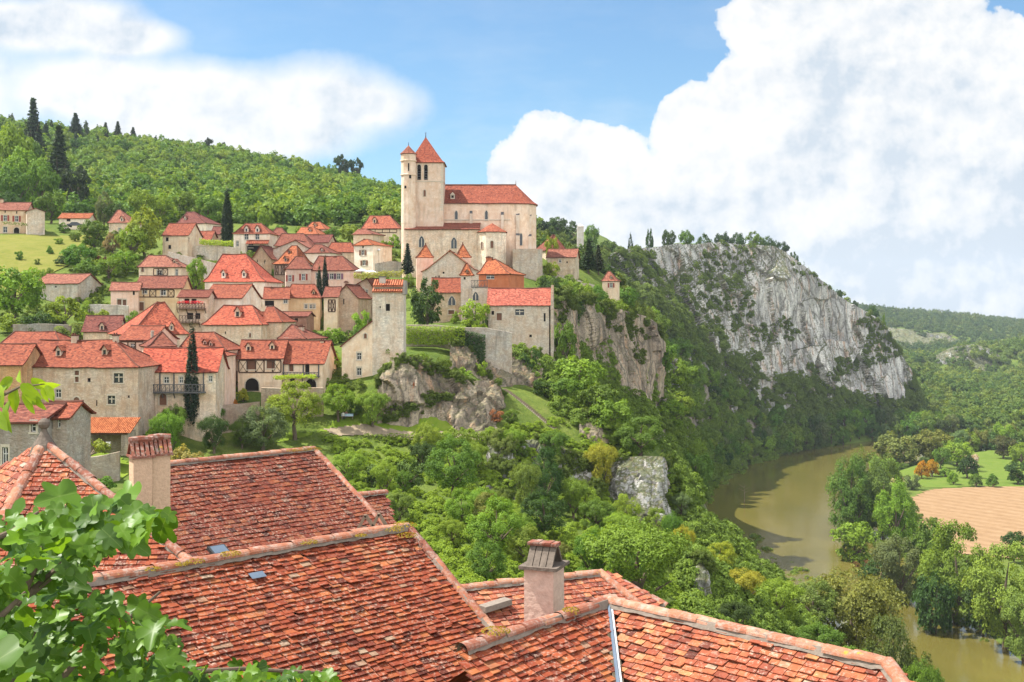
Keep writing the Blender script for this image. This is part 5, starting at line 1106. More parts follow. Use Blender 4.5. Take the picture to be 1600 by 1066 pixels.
# --- slope below the garden
SG = 'trees on the green slope'
T('fineB', 710, 684, 92, 150, G1, 'tall tree with dark stem rising from the middle of the green slope', hpx=108, name='broadleaf_tree', group=SG, bare=True)
T('fineA', 776, 780, 98, 126, G2, 'round bright ash tree left of the pink chimney', name='broadleaf_tree', group=SG)
T('fineC', 995, 812, 190, 126, G2, 'huge round bush tree right of the pink chimney', name='broadleaf_tree', group=SG)
T('fineC', 925, 830, 80, 124, G1, 'smaller bush tree at the left flank of the huge round one', name='broadleaf_tree', group=SG)
T('fineB', 850, 765, 80, 142, GD, 'dark leafed tree behind the pink chimney', name='broadleaf_tree', group=SG)
T('fineA', 850, 700, 66, 172, GD, 'ivy dark tree hugging the mossy rock bank', name='broadleaf_tree', group=SG)
T('fineC', 822, 720, 60, 166, GO, 'olive leaved small tree on the mossy rock bank', name='broadleaf_tree', group=SG)
T('shrubC', 592, 726, 62, 154, (.085,.135,.025), 'white flowered elder bush, the left of two on the slope', name='bush', cat='bush', group=SG)
T('shrubC', 640, 716, 56, 158, (.10,.155,.03), 'white flowered elder bush, the right of two on the slope', name='bush', cat='bush', group=SG)
T('fineC', 545, 705, 70, 165, G2, 'low bramble mound at the top of the slope beside the garden wall', name='bush', cat='bush', group=SG)
T('fineC', 660, 690, 60, 176, GD, 'ivy mass hanging over the garden wall', name='bush', cat='bush', group=SG)
T('fineC', 740, 690, 56, 178, G2, 'leafy ivy bush over the right end of the garden wall', name='bush', cat='bush', group=SG)
T('fineC', 800, 668, 50, 185, G2, 'shrub at the top of the mossy rock bank', name='bush', cat='bush', group=SG)
T('fineC', 865, 672, 60, 192, G1, 'shrub at the foot of the stone stairs', name='bush', cat='bush', group=SG)
T('fineC', 940, 690, 62, 190, GY, 'yellow green bush above the square pale bluff', name='bush', cat='bush', group=SG)
T('fineA', 1000, 650, 84, 205, G1, 'deep green round tree behind the square pale bluff', name='broadleaf_tree', group=SG)
T('fineC', 960, 655, 46, 205, G2, 'mid green bush between low rock step and round tree', name='bush', cat='bush', group=SG)
T('fineC', 930, 780, 70, 160, G1, 'shrub in front of the square pale bluff', name='bush', cat='bush', group=SG)
T('fineC', 895, 745, 60, 172, G2, 'shrub between olive tree and pale bluff', name='bush', cat='bush', group=SG)
T('fineC', 970, 800, 60, 156, G3, 'bright shrub below the pale bluff', name='bush', cat='bush', group=SG)
T('fineC', 1065, 770, 40, 205, GS, 'grey green shrub on the right edge of the pale bluff', name='bush', cat='bush', group=SG)
T('fineC', 1068, 822, 46, 165, GY, 'yellowish shrub above the thin rock rib', name='bush', cat='bush', group=SG)
T('fineC', 1052, 800, 40, 172, G1, 'green shrub at the foot of the pale bluff', name='bush', cat='bush', group=SG)
T('broadA', 905, 556, 90, 244, G2, 'bright tree in the gap between cliff house and warm cliff', name='broadleaf_tree', group=SG)
T('broadB', 935, 600, 70, 250, G1, 'green tree at the foot of the warm cliff', name='broadleaf_tree', group=SG)
T('broadB', 885, 590, 60, 236, G1, 'dark green tree right of the overhanging ledge', name='broadleaf_tree', group=SG)
T('broadA', 880, 500, 44, 244, G1, 'tree growing beside the stepped gable of the cliff house', name='broadleaf_tree', group=SG)
T('broadA', 955, 620, 70, 262, G2, 'sunlit tree low under the warm cliff', name='broadleaf_tree', group=SG)
# brow of the warm cliff
BG = 'trees on the brow of the warm cliff'
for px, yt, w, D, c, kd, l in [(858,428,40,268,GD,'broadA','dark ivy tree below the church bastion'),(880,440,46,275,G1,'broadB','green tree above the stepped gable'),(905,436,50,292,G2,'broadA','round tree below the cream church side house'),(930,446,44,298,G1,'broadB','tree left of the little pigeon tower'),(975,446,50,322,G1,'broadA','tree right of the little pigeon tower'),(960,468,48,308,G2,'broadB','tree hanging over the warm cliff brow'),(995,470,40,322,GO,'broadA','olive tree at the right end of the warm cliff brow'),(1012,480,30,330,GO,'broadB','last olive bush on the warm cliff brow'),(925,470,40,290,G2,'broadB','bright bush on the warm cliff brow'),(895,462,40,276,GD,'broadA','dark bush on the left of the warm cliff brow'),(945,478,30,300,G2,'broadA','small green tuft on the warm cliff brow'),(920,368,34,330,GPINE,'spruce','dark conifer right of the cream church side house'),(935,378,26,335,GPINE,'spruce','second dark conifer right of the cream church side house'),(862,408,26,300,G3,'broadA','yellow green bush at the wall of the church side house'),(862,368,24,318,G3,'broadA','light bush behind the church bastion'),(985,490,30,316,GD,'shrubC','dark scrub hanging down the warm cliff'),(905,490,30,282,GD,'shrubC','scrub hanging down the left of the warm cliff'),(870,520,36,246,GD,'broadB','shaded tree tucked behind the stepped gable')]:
    T(kd, px, yt, w, D, c, l, name='broadleaf_tree' if kd != 'spruce' else 'conifer_tree', group=BG)
# plateau top
for i, (px, yt, w, D, l) in enumerate([(872,338,34,610,'dark tree clump right of the church apse'),(850,345,26,600,'dark tree touching the church apse'),(895,346,28,615,'plateau tree left of the white tower'),(925,350,24,620,'plateau tree right of the white tower'),(1015,358,14,676,'small lone tree on the bare plateau'),(985,366,10,640,'tiny lone tree on the bare plateau'),(1045,358,24,691,'tree at the left end of the cliff top wood'),(1072,360,28,704,'second cliff top tree from the left'),(1100,366,30,712,'cliff top tree above the orange streak'),(1128,362,26,726,'rounded tree in the middle of the cliff top wood'),(1152,364,30,738,'cliff top tree near its highest point'),(1178,362,28,751,'dark cliff top tree right of the highest point'),(1200,368,30,764,'cliff top tree where the brow starts to fall'),(1222,378,26,778,'cliff top tree on the falling brow'),(1240,394,18,792,'small tree on the falling brow'),(1260,410,14,804,'bush like tree on the falling brow'),(1362,478,26,858,'round tree near the lower end of the brow'),(1335,470,12,842,'bush near the lower end of the brow'),(1310,452,14,822,'dry bush half way down the brow'),(1380,492,14,866,'lowest bush on the brow')]):
    T(['broadA','broadB','broadC'][i % 3], px, yt, w, D, (GD, GDD, GD, G1)[i % 4], l, name='broadleaf_tree', group='trees on the cliff top')
# left hill accents
HG = 'conifers on the left hill'
T('spruce', 52, 143, 52, 500, GDD, 'tallest dark spruce against the sky at upper left', name='spruce_tree', group=HG)
T('spruce', 92, 184, 62, 470, GPINE, 'broad dark conifer below the tallest spruce', name='spruce_tree', group=HG)
T('spruce', 118, 172, 36, 740, (.045,.075,.05), 'bluish conifer right of the tallest spruce', name='spruce_tree', group=HG)
T('pine', 30, 210, 80, 470, G1, 'large leafy tree left of the tallest spruce', name='broadleaf_tree', group=HG)
T('spruce', 165, 188, 22, 790, GPINE, 'pointed conifer on the skyline, left of a pair', name='spruce_tree', group=HG)
T('spruce', 184, 186, 24, 795, GPINE, 'pointed conifer on the skyline, right of a pair', name='spruce_tree', group=HG)
T('spruce', 208, 196, 22, 810, GPINE, 'small dark conifer on the skyline right of the pair', name='spruce_tree', group=HG)
T('pine', 536, 241, 34, 815, GDD, 'dark umbrella pine on the skyline left of the church, tallest', name='pine_tree', group=HG)
T('pine', 556, 246, 28, 812, GDD, 'dark umbrella pine on the skyline left of the church, lower', name='pine_tree', group=HG)
T('pine', 350, 222, 20, 870, GPINE, 'small dark pine on the middle of the hill skyline', name='pine_tree', group=HG)
T('pine', 325, 214, 18, 860, GPINE, 'small dark pine on the skyline right of the conifers', name='pine_tree', group=HG)
for px, yt, w, D, c, l in [(20,195,70,430,G2,'big bright tree at the left edge of the hill'),(40,232,80,400,G2,'bright tree below the left edge of the hill'),(20,260,70,380,G1,'green tree above the cream house with red shutters'),(66,255,60,390,G1,'green tree above the grey stone house'),(10,300,50,352,GD,'dark tree behind the cream house with red shutters'),(80,300,50,360,G1,'tree behind the grey stone house'),(220,296,44,360,G2,'round tree above the pink pointed roof'),(250,306,44,366,G2,'tree above the cream tower house'),(290,300,48,370,G1,'tree behind the highest grey white house'),(325,306,46,366,G1,'tree left of the tall upper cypress top'),(180,318,40,352,GD,'shaded tree behind the pink pointed roof')]:
    T('broadB', px, yt, w, D, c, l, name='broadleaf_tree', group='leafy trees at the foot of the hill')
# --- river side
RG = 'trees on the near river bank'
for i, (px, yt, w, D, c, kd, l) in enumerate([(1124,846,56,196,GY,'fineA','yellow green tree standing alone right of the rock rib'),(1160,888,80,186,GY,'fineC','yellow green tree below the lone one by the river'),(1215,905,90,190,G3,'fineC','light tree at the river edge above the roof'),(1150,940,70,160,GD,'fineC','dark bush behind the lower right roof'),(1330,888,190,196,GO,'fineC','very wide olive willow tree beside the lower right roof'),(1270,905,90,190,GO,'fineB','olive tree left of the wide willow'),(1395,960,120,180,(.09,.12,.03),'fineA','grey green tree below the wide willow'),(1440,1030,80,168,G1,'fineC','bush at the bottom beside the roof end'),(1280,975,90,160,G1,'fineC','dark green bush behind the roof ridge'),(1330,1010,80,155,G2,'fineC','bush nearest the lower right roof ridge')]):
    T(kd, px, yt, w, D, c, l, name='broadleaf_tree', group=RG)
FG = 'trees on the far river bank'
for px, yt, w, D, c, kd, l in [(1328,712,78,428,(.12,.185,.03),'fineB','leftmost dark poplar of the clump on the far bank'),(1352,704,80,434,(.115,.18,.03),'fineB','second poplar of the clump on the far bank'),(1380,712,76,440,(.12,.185,.03),'fineB','third poplar of the clump on the far bank'),(1400,750,74,420,G2,'fineB','lower poplar in front of the clump'),(1335,815,80,400,G2,'broadB','low green tree at the foot of the poplars'),(1405,772,60,440,G1,'broadA','green tree right of the poplars at the field corner'),(1405,838,100,345,GS,'fineC','grey green willow on the far bank'),(1455,815,80,345,G1,'broadB','tree between grey willow and big bright tree'),(1495,818,120,322,G2,'fineA','big bright green tree before the ploughed field'),(1570,845,130,298,(.20,.26,.045),'fineA','big pale yellowish tree at the right edge'),(1600,925,90,285,(.18,.235,.045),'fineC','pale lower tree at the right edge'),(1585,830,44,385,GD,'broadB','dark tree at the right corner of the field'),(1462,895,70,312,GD,'broadA','dark tree at the water under the big bright one'),(1535,905,70,310,GD,'broadB','shaded tree between bright and pale trees'),(1372,872,60,365,GD,'broadA','dark bush overhanging the river'),(1350,875,34,378,(.14,.09,.03),'shrubC','reddish brown bush at the water edge')]:
    T(kd, px, yt, w, D, c, l, name='poplar_tree' if 'poplar' in l and 'clump' in l and kd == 'fineB' else 'broadleaf_tree', group=FG)
LG = 'trees and bushes round the riverside lawn'
for px, yt, w, D, c, kd, l in [(1405,675,78,640,GO,'broadA','large pale olive tree at the river bend'),(1458,672,66,650,GO,'broadB','pale olive tree right of the river bend one'),(1380,712,50,600,G2,'broadA','green tree behind the poplars at the lawn edge'),(1496,688,48,620,G3,'broadA','bright yellow green tree behind the orange bush'),(1440,722,26,560,(.42,.23,.012),'shrubB','bright orange yellow bush by the lawn, left one'),(1456,720,26,562,(.42,.23,.012),'shrubB','bright orange yellow bush by the lawn, right one'),(1511,714,36,575,GD,'shrubB','dark dome shaped bush on the lawn'),(1568,681,44,650,(.09,.10,.03),'broadB','tree with a visible stem on the lawn'),(1596,690,40,610,G2,'broadA','bright tree at the right edge of the lawn'),(1590,722,44,565,GD,'broadB','dark tree at the lawn edge on the right'),(1470,698,30,610,G1,'broadA','green tree between olive and bright tree'),(1425,742,34,540,GS,'shrubC','bluish green bush left of the orange bushes'),(1490,738,20,550,G2,'shrubB','low hedge bush below the dark dome'),(1525,742,26,548,G1,'shrubB','low hedge bush right of the dark dome'),(1552,742,22,546,G1,'shrubB','low hedge bush at the right of the row'),(1520,710,26,590,(.5,.42,.36),'shrubC','pale blossoming bush behind the dark dome'),(1404,745,26,530,(.45,.40,.28),'shrubC','cream blossoming bush at the poplars'),(1478,732,22,580,G2,'shrubB','clipped green oval bush on the lawn')]:
    T(kd, px, yt, w, D, c, l, name='broadleaf_tree' if kd.startswith('broad') else 'bush', cat='tree' if kd.startswith('broad') else 'bush', group=LG)
# the row along the left bank, set out on the ground itself
k = 0
for row, off in ((0, 5), (1, 15), (2, 27)):
    acc = 0.0; last = None
    for p, q in zip(RV[:-1], RV[1:]):
        d = np.array([q[0]-p[0], q[1]-p[1]]); L = np.linalg.norm(d); d /= L; nn = np.array([-d[1], d[0]])
        s = 0.0
        while s < L:
            c = np.array(p[:2])+d*s
            if 505 < c[1] < 770 and acc <= 0:
                q_ = c+nn*(p[2]/2+off+rnd.uniform(-2, 2)); hh = rnd.uniform(9, 14)*min(1, .55+(c[1]-505)/150) if row < 2 else rnd.uniform(8, 12)
                T(['broadA','broadB','broadC'][k % 3], 0, 0, rnd.uniform(8, 12), 0, (G1, G2, G1, GD, GS, G1)[k % 6], 'dark riverside tree in the shaded row under the great cliff', x=q_[0], y=q_[1], ht=hh, name='broadleaf_tree', group='shaded trees along the water under the great cliff')
                k += 1; acc = rnd.uniform(8.5, 11.5)
            s += 1.0; acc -= 1.0
# wooded slope between the two cliffs
def in_poly(x, y, poly):
    c = False; j = len(poly)-1
    for i in range(len(poly)):
        if (poly[i][1] > y) != (poly[j][1] > y) and x < (poly[j][0]-poly[i][0])*(y-poly[i][1])/(poly[j][1]-poly[i][1])+poly[i][0]: c = not c
        j = i
    return c
WOOD = [(1034,470),(1075,455),(1110,500),(1135,590),(1185,650),(1250,690),(1200,730),(1110,800),(1075,800),(1050,740),(1035,690),(1020,660),(1030,560)]
pts = []; tries = 0
while len(pts) < 95 and tries < 6000:
    tries += 1; px, py = rnd.uniform(1020, 1255), rnd.uniform(455, 800)
    if not in_poly(px, py, WOOD): continue
    D = hit(px, py, 322)
    if D is None or D > 760: continue
    q = P(px, py, D)
    if any(math.hypot(q[0]-a, q[1]-b) < 7.0 for a, b in pts) or float(river_d(np.array([q[0]]), np.array([q[1]]))[0]) < 4: continue
    pts.append((q[0], q[1]))
    T(['broadA','broadB','broadC'][len(pts) % 3], 0, 0, rnd.uniform(9, 14), 0, ((.12,.19,.022), G2, G1, G2, (.13,.20,.03))[len(pts) % 5], 'broadleaf tree in the wood on the slope between the two cliffs', x=q[0], y=q[1], ht=rnd.uniform(8, 12.5), name='broadleaf_tree', group='trees of the wooded slope between the cliffs')

# the row on the far bank that hides the river's next bend
k = 0
for p, q in zip(RV[:-1], RV[1:]):
    d = np.array([q[0]-p[0], q[1]-p[1]]); L = np.linalg.norm(d); nn = np.array([d[1], -d[0]])/L
    if p[0] > 215 and p[0] < 620 and L > 2:
        for t_ in np.arange(.2, 1, 10/L):
            c = p[:2]*(1-t_)+q[:2]*t_+nn*(p[2]/2+rnd.uniform(4, 12)); T(['broadA','broadB','broadC'][k % 3], 0, 0, rnd.uniform(11, 16), 0, (G1, GS, G2, GO)[k % 4], 'leafy tree in the row hiding the far bend of the river', x=c[0], y=c[1], ht=rnd.uniform(11, 16), name='broadleaf_tree', group='row hiding the far river bend'); k += 1
for px, yt, w, D, c, l in [(30,392,16,285,G1,'small bush alone in the middle of the sunny meadow'),(58,404,12,272,GO,'dry little bush low on the sunny meadow'),(92,372,18,322,G2,'bush at the top right corner of the sunny meadow'),(66,420,22,262,G2,'bush at the meadow foot above the stone barn'),(118,362,20,325,G1,'bush below the parked car'),(440,470,18,240,G1,'shrub in the lane left of the twin cypress'),(428,418,16,268,G2,'shrub under the timber upper storey house'),(300,476,22,238,G2,'shrub beside the yellow half timbered house'),(486,520,22,226,GD,'dark shrub left of the twin cypress foot'),(560,512,24,222,G1,'shrub between brown gable house and slim tower'),(470,352,20,345,G2,'green tree behind the topmost orange roof'),(440,350,22,350,G1,'green tree behind the purple roofs'),(400,345,20,345,GD,'dark tree behind the two blue shuttered dormers'),(350,392,14,300,G2,'climbing shrub on the vine terrace wall'),(312,398,16,300,G1,'shrub hanging on the left of the vine terrace wall')]:
    T('shrubC' if w < 20 else 'broadA', px, yt, w, D, c, l, name='bush', cat='bush', group=VG)
SLP = [(520,700),(640,690),(700,700),(860,690),(930,720),(1060,860),(1080,940),(980,950),(800,935),(660,850),(560,760)]
q_ = []; tries = 0
while len(q_) < 34 and tries < 4000:
    tries += 1; px, py = rnd.uniform(510, 1085), rnd.uniform(690, 950)
    if not in_poly(px, py, SLP): continue
    D = hit(px, py, 80)
    if D is None: continue
    c = P(px, py, D)
    if any(math.hypot(c[0]-a, c[1]-b) < 3.2 for a, b in q_): continue
    q_.append((c[0], c[1])); w = rnd.uniform(2.6, 5.2); k = len(q_)
    T(['fineA','fineC','fineB'][k % 3], 0, 0, w, 0, (G2, G3, G1, G2, GO)[k % 5], 'leafy round bush among others on the green slope below the garden wall', x=c[0], y=c[1], ht=w*rnd.uniform(.75, 1.1), name='bush', cat='bush', group='bushes scattered over the green slope')
# ------------------------------------------------------------------ woods and scrub too many to count: one object per kind
def scatter_object(name, pts, key, color):
    """one 'stuff' object: instances of a crown mesh on a point mesh, with per point scale"""
    pts = np.array(pts); me = bpy.data.meshes.new(name); me.vertices.add(len(pts)); me.vertices.foreach_set('co', pts[:, :3].astype(np.float32).ravel())
    a = me.attributes.new('size', 'FLOAT', 'POINT'); a.data.foreach_set('value', pts[:, 3].astype(np.float32))
    o = link(name, me, color=color); tag(o, kind='stuff')
    src = bpy.data.objects.new(name+'_source', PROTO[key][0].copy()); src.color = (*color, 1)
    g = bpy.data.node_groups.new(name, 'GeometryNodeTree'); g.interface.new_socket('Geometry', in_out='INPUT', socket_type='NodeSocketGeometry'); g.interface.new_socket('Geometry', in_out='OUTPUT', socket_type='NodeSocketGeometry')
    N = g.nodes; gi = N.new('NodeGroupInput'); go = N.new('NodeGroupOutput'); ip = N.new('GeometryNodeInstanceOnPoints'); oi = N.new('GeometryNodeObjectInfo'); oi.inputs[0].default_value = src
    na = N.new('GeometryNodeInputNamedAttribute'); na.inputs[0].default_value = 'size'; rv = N.new('FunctionNodeRandomValue'); rv.data_type = 'FLOAT'; rv.inputs[2].default_value = 0; rv.inputs[3].default_value = 6.28
    cx = N.new('ShaderNodeCombineXYZ'); l = g.links.new
    l(gi.outputs[0], ip.inputs['Points']); l(oi.outputs['Geometry'], ip.inputs['Instance']); l(na.outputs[0], ip.inputs['Scale']); l(rv.outputs[1], cx.inputs[2]); l(cx.outputs[0], ip.inputs['Rotation']); l(ip.outputs[0], go.inputs[0])
    md = o.modifiers.new('scatter', 'NODES'); md.node_group = g
    return o
def jgrid(x0, x1, y0, y1, step, keep):
    out = []
    for x in np.arange(x0, x1, step):
        for y in np.arange(y0, y1, step):
            X, Y = x+rnd.uniform(-.45, .45)*step, y+rnd.uniform(-.45, .45)*step
            if keep(X, Y): out.append((X, Y))
    return out
def vis(X, Y, m=120): 
    px = X/Y*F+800; return -m < px < 1600+m
def pxy(X, Y):
    z = terr(X, Y); return X/Y*F+800, HZ-z/Y*F
def hillkeep(X, Y):
    if Y < 30 or not vis(X, Y): return False
    px, py = pxy(X, Y)
    if px > 1000: return False
    lim = 352 if px < 260 else 356 if px < 620 else 352
    if 470 < px < 545 and 300 < py < 340 and rnd.random() < .45: return False
    return py < lim-14*(px < 100) and Y > 372
A = jgrid(-460, 130, 372, 700, 7.8, hillkeep)+jgrid(-560, 130, 700, 1010, 9.2, hillkeep)
mk = lambda L, lo, hi, sink=.5: [(x, y, terr(x, y)-sink+rnd.uniform(-1.6, 1.2), rnd.uniform(lo, hi)*(1.25 if rnd.random() < .15 else 1)) for x, y in L]
rnd.shuffle(A); n = len(A)
scatter_object('woodland', mk(A[:n//2], .6, 1.15), 'farA', (.15,.235,.026)); scatter_object('woodland', mk(A[n//2:], .6, 1.1), 'farB', (.12,.20,.026))
ridge = [(x, y) for x, y in A if y > 690 and x < -250]; scatter_object('conifer_woodland', mk(ridge[::11], .6, 1.2), 'farC', (.055,.085,.036))
# valley floor and distant hills
def valkeep(X, Y):
    if not vis(X, Y, 60) or X < 120: return False
    z = terr(X, Y); rdv = float(river_d(np.array([X]), np.array([Y]))[0])
    if rdv < 6: return False
    px, py = pxy(X, Y)
    if Y < 900 and px < 1405: return False
    if 1395 < px < 1640 and 690 < py < 760 and Y < 690: return False
    if Y < 640: return False
    return True
B = jgrid(120, 760, 640, 1000, 10.0, valkeep)+jgrid(200, 1000, 1000, 1700, 12.5, valkeep)
rnd.shuffle(B); n = len(B)
scatter_object('valley_woodland', mk(B[:n//2], .8, 1.5), 'farA', (.13,.19,.03)); scatter_object('valley_woodland', mk(B[n//2:], .8, 1.6), 'farB', (.105,.165,.03))
Cc = jgrid(400, 1900, 1700, 2600, 22, lambda X, Y: vis(X, Y, 40))+jgrid(1000, 2600, 2600, 4600, 30, lambda X, Y: vis(X, Y, 40))
scatter_object('distant_woodland', [(x, y, terr(x, y)-1, rnd.uniform(1.0, 1.6)*(1+(y > 2600)*.3)) for x, y in Cc], 'farB', (.085,.135,.04))
# scrub on ledges of the cliffs
S = []
V, N = CLIFFS['great']; 
for _ in range(3400):
    j = rnd.randrange(2, V.shape[0]-1); i = rnd.randrange(1, V.shape[1]-1); p = V[j, i]; t = j/V.shape[0]; s = i/V.shape[1]
    den = noise.noise(Vector((p[0]*.014, p[1]*.014, p[2]*.055+4)))
    if t < .30 and s < .75: den += .33*(1-t/.30)+.1
    if s < .34: den += .25
    if t < .16: den += .4
    if den > .12: S.append((p[0], p[1]-.5, p[2]-.8, rnd.uniform(.5, 1.5)*(1.7 if t < .3 else .9)))
scatter_object('cliff_scrub', S, 'shrubA', (.13,.185,.035))
S = []
V, N = CLIFFS['near']
for _ in range(700):
    j = rnd.randrange(2, V.shape[0]); i = rnd.randrange(1, V.shape[1]-1); p = V[j, i]; t = j/V.shape[0]
    den = noise.noise(Vector((p[0]*.05, p[1]*.05, p[2]*.09+9)))+(.6 if t > .9 else .25 if t > .78 else -.05)
    if den > .34: S.append((p[0], p[1]-.2, p[2]-.5, rnd.uniform(.35, .9)*(1.3 if t > .85 else .7)))
for lb in [l for l in CLIFFS if l not in ('great', 'near') and 'far' not in l]:
    V, N = CLIFFS[lb]
    for _ in range(90 if 'mossy' not in lb and 'broad' not in lb else 520):
        j = rnd.randrange(1, V.shape[0]); i = rnd.randrange(1, V.shape[1]-1); p = V[j, i]; t = j/V.shape[0]
        if noise.noise(Vector((p[0]*.2, p[1]*.2, p[2]*.25)))+(.62 if t > .82 else .38 if 'mossy' in lb else -.02) > .3: S.append((p[0], p[1]-.05, p[2]-.25, rnd.uniform(.2, .55)))
scatter_object('rock_scrub', S, 'shrubC', (.11,.155,.024))
# brambles, nettles and long grass on the open slopes
U = []
def in_slope(px, py): return in_poly(px, py, [(505,688),(640,676),(760,672),(870,655),(960,690),(1060,760),(1090,880),(1100,980),(900,960),(730,940),(600,830),(540,760)])
tries = 0
while len(U) < 1300 and tries < 9000:
    tries += 1; px, py = rnd.uniform(500, 1110), rnd.uniform(650, 990)
    if in_slope(px, py):
        D = hit(px, py, 70)
        if D: q = P(px, py, D); U.append((q[0], q[1], q[2]-.25, rnd.uniform(.2, .6)))
scatter_object('undergrowth', U, 'shrubB', (.205,.295,.026))
U = []; tries = 0
poly2 = [(0,470),(60,420),(120,372),(250,350),(360,380),(640,380),(640,470),(560,520),(560,610),(360,610),(260,560),(130,500),(0,520)]
while len(U) < 900 and tries < 9000:
    tries += 1; px, py = rnd.uniform(0, 640), rnd.uniform(350, 640)
    if in_poly(px, py, poly2) and not (py < 428 and px < 100):
        D = hit(px, py, 175)
        if D: q = P(px, py, D); U.append((q[0], q[1], q[2]-.3, rnd.uniform(.3, .75)))
scatter_object('garden_undergrowth', U, 'shrubA', (.14,.20,.024))
U = []; tries = 0
poly3 = [(840,440),(960,470),(1010,500),(1020,660),(960,690),(880,650),(800,560),(860,560),(870,480)]
poly4 = [(1080,800),(1120,770),(1240,700),(1260,690),(1180,650),(1130,590),(1040,470),(1030,640),(1050,760)]
while len(U) < 1500 and tries < 14000:
    tries += 1; px, py = rnd.uniform(790, 1270), rnd.uniform(430, 1000)
    if in_poly(px, py, poly3) or in_poly(px, py, poly4) or in_poly(px, py, [(1080,800),(1150,830),(1500,1060),(1100,1060),(1060,900)]):
        D = hit(px, py, 110)
        if D and D < 720: q = P(px, py, D); U.append((q[0], q[1], q[2]-.4, rnd.uniform(.7, 1.5)*(.6+D/700)))
scatter_object('slope_scrub', U, 'shrubA', (.15,.225,.03))
# wooded plateau flank right of the church, and thickets along both banks
def flank(X, Y):
    px, py = pxy(X, Y); 
    return 838 < px < 1085 and 362 < py < 470 and not (px > 940 and py < 384) and not (py > 425 and px < 900)
Fl = jgrid(8, 110, 335, 640, 6.5, flank); rnd.shuffle(Fl)
scatter_object('plateau_woodland', mk(Fl, .42, .85), 'farA', (.085,.13,.024))
def bank(side, o0, o1, n, hs, y0, y1):
    out = []
    for _ in range(n):
        i = rnd.randrange(len(RV)-1); p, q = RV[i], RV[i+1]; d = np.array([q[0]-p[0], q[1]-p[1]]); d /= np.linalg.norm(d); nn = np.array([-d[1], d[0]])*side; t = rnd.random()
        c = p[:2]*(1-t)+q[:2]*t+nn*(p[2]/2+rnd.uniform(o0, o1))
        if y0 < c[1] < y1: out.append((c[0], c[1], terr(*c)-.4, rnd.uniform(*hs)))
    return out
scatter_object('bank_thicket', bank(1, 1.5, 34, 700, (.7, 1.9), 530, 760)+bank(1, .6, 13, 420, (.35, .8), 190, 530), 'shrubA', (.075,.12,.022))
scatter_object('bank_thicket', bank(-1, 1.0, 24, 520, (.7, 1.8), 190, 470), 'shrubC', (.13,.19,.026))
scatter_object('bank_thicket', bank(-1, 1.0, 10, 400, (.6, 1.4), 470, 720), 'shrubC', (.10,.16,.026))
# ------------------------------------------------------------------ near roofs with modelled tiles
class Plane:
    def __init__(s, pa, pb, z, pitch, flip=1):
        """ridge through two photo pixels at height z, roof falling towards the viewer"""
        ra, rb = ray(*pa), ray(*pb); s.A = Vector(ra*(z/ra[2])); s.B = Vector(rb*(z/rb[2])); d = s.B-s.A; s.L = d.length; s.d = d.normalized()
        q = Vector((s.d.y, -s.d.x, 0)); q = q if q.y < 0 else -q; s.q = q; p = R(pitch); s.s = q*math.cos(p)+Vector((0,0,-math.sin(p))); s.n = s.d.cross(s.s); s.n = s.n if s.n.z > 0 else -s.n; s.pitch = p
    def ab(s, px, py):
        r = Vector(ray(px, py)); t = s.A.dot(s.n)/r.dot(s.n); v = r*t-s.A; return (v.dot(s.d), v.dot(s.s))
    def at(s, a, b, h=0.0): return s.A+s.d*a+s.s*b+s.n*h
def tiles(name, pl, polyab, parent, color=(1,1,1), tw=.19, ex=.125, seed=1, lift=.020, white=.03, origin=None, extra=()):
    rng = random.Random(seed); bmin = min(p[1] for p in polyab); bmax = max(p[1] for p in polyab); amin = min(p[0] for p in polyab); amax = max(p[0] for p in polyab)
    V, Q, Tn = [], [], []; o = origin or Vector((0,0,0)); row = 0; b = bmin
    wob = lambda a, r: .012*math.sin(a*1.7+r*.9)+.008*math.sin(a*4.1+r*2.3)
    while b < bmax:
        a = amin-tw*rng.random()
        while a < amax:
            w = tw*rng.uniform(.82, 1.16); ca, cb = a+w/2, b+ex*.6
            if in_poly(ca, cb, polyab):
                l0 = rng.uniform(-.004, .004); l1 = lift+rng.uniform(-.006, .014); sk = rng.gauss(0, .007); db = rng.gauss(0, .009); t = min(.955, max(0, rng.gauss(.47, .21)))
                if rng.random() < .05: l1 += rng.uniform(.01, .03); sk += rng.gauss(0, .02)
                if rng.random() < white: t = rng.uniform(.965, 1)
                g = .004; hs = noise.noise(Vector((ca*.6, cb*.6, seed)))*.035; dz = wob(ca, row)
                p = [(a+g, b-.05, l0+hs), (a+w-g, b-.05, l0+hs), (a+w-g+sk, b+ex+db+dz, l1+hs), (a+g+sk, b+ex+db+dz, l1+hs+rng.uniform(-.004,.004))]
                th = .019; top = [pl.at(*x) for x in p]; bot = [pl.at(x[0], x[1], x[2]-th) for x in p]; k = len(V)
                V += [tuple(x-o) for x in top+bot]; Q += [(k,k+1,k+2,k+3), (k+3,k+2,k+6,k+7), (k,k+3,k+7,k+4), (k+2,k+1,k+5,k+6)]; Tn += [t]*8
            a += w
        b += ex*rng.uniform(.97, 1.03); row += 1
    for (a, b_, w, h_, t) in extra:
        k = len(V); q = [pl.at(a,b_,.05), pl.at(a+w,b_,.05), pl.at(a+w,b_+h_,.065), pl.at(a,b_+h_,.065)]; V += [tuple(x-o) for x in q]; Q += [(k,k+1,k+2,k+3)]; Tn += [t]*4
    # sarking just under the tiles
    k = len(V); V += [tuple(pl.at(x, y, -.06)-o) for x, y in polyab]; Tn += [0]*len(polyab)
    me = arr_mesh(name, V, Q, M['near'], {'tint': Tn})
    ob = link(name, me, parent, color=color)
    mb = MB(); mb.add([tuple(pl.at(x, y, -.05)-o) for x, y in polyab], [tuple(range(len(polyab)))]); mb.build('roof_boarding', M['timber'], ob)
    return ob
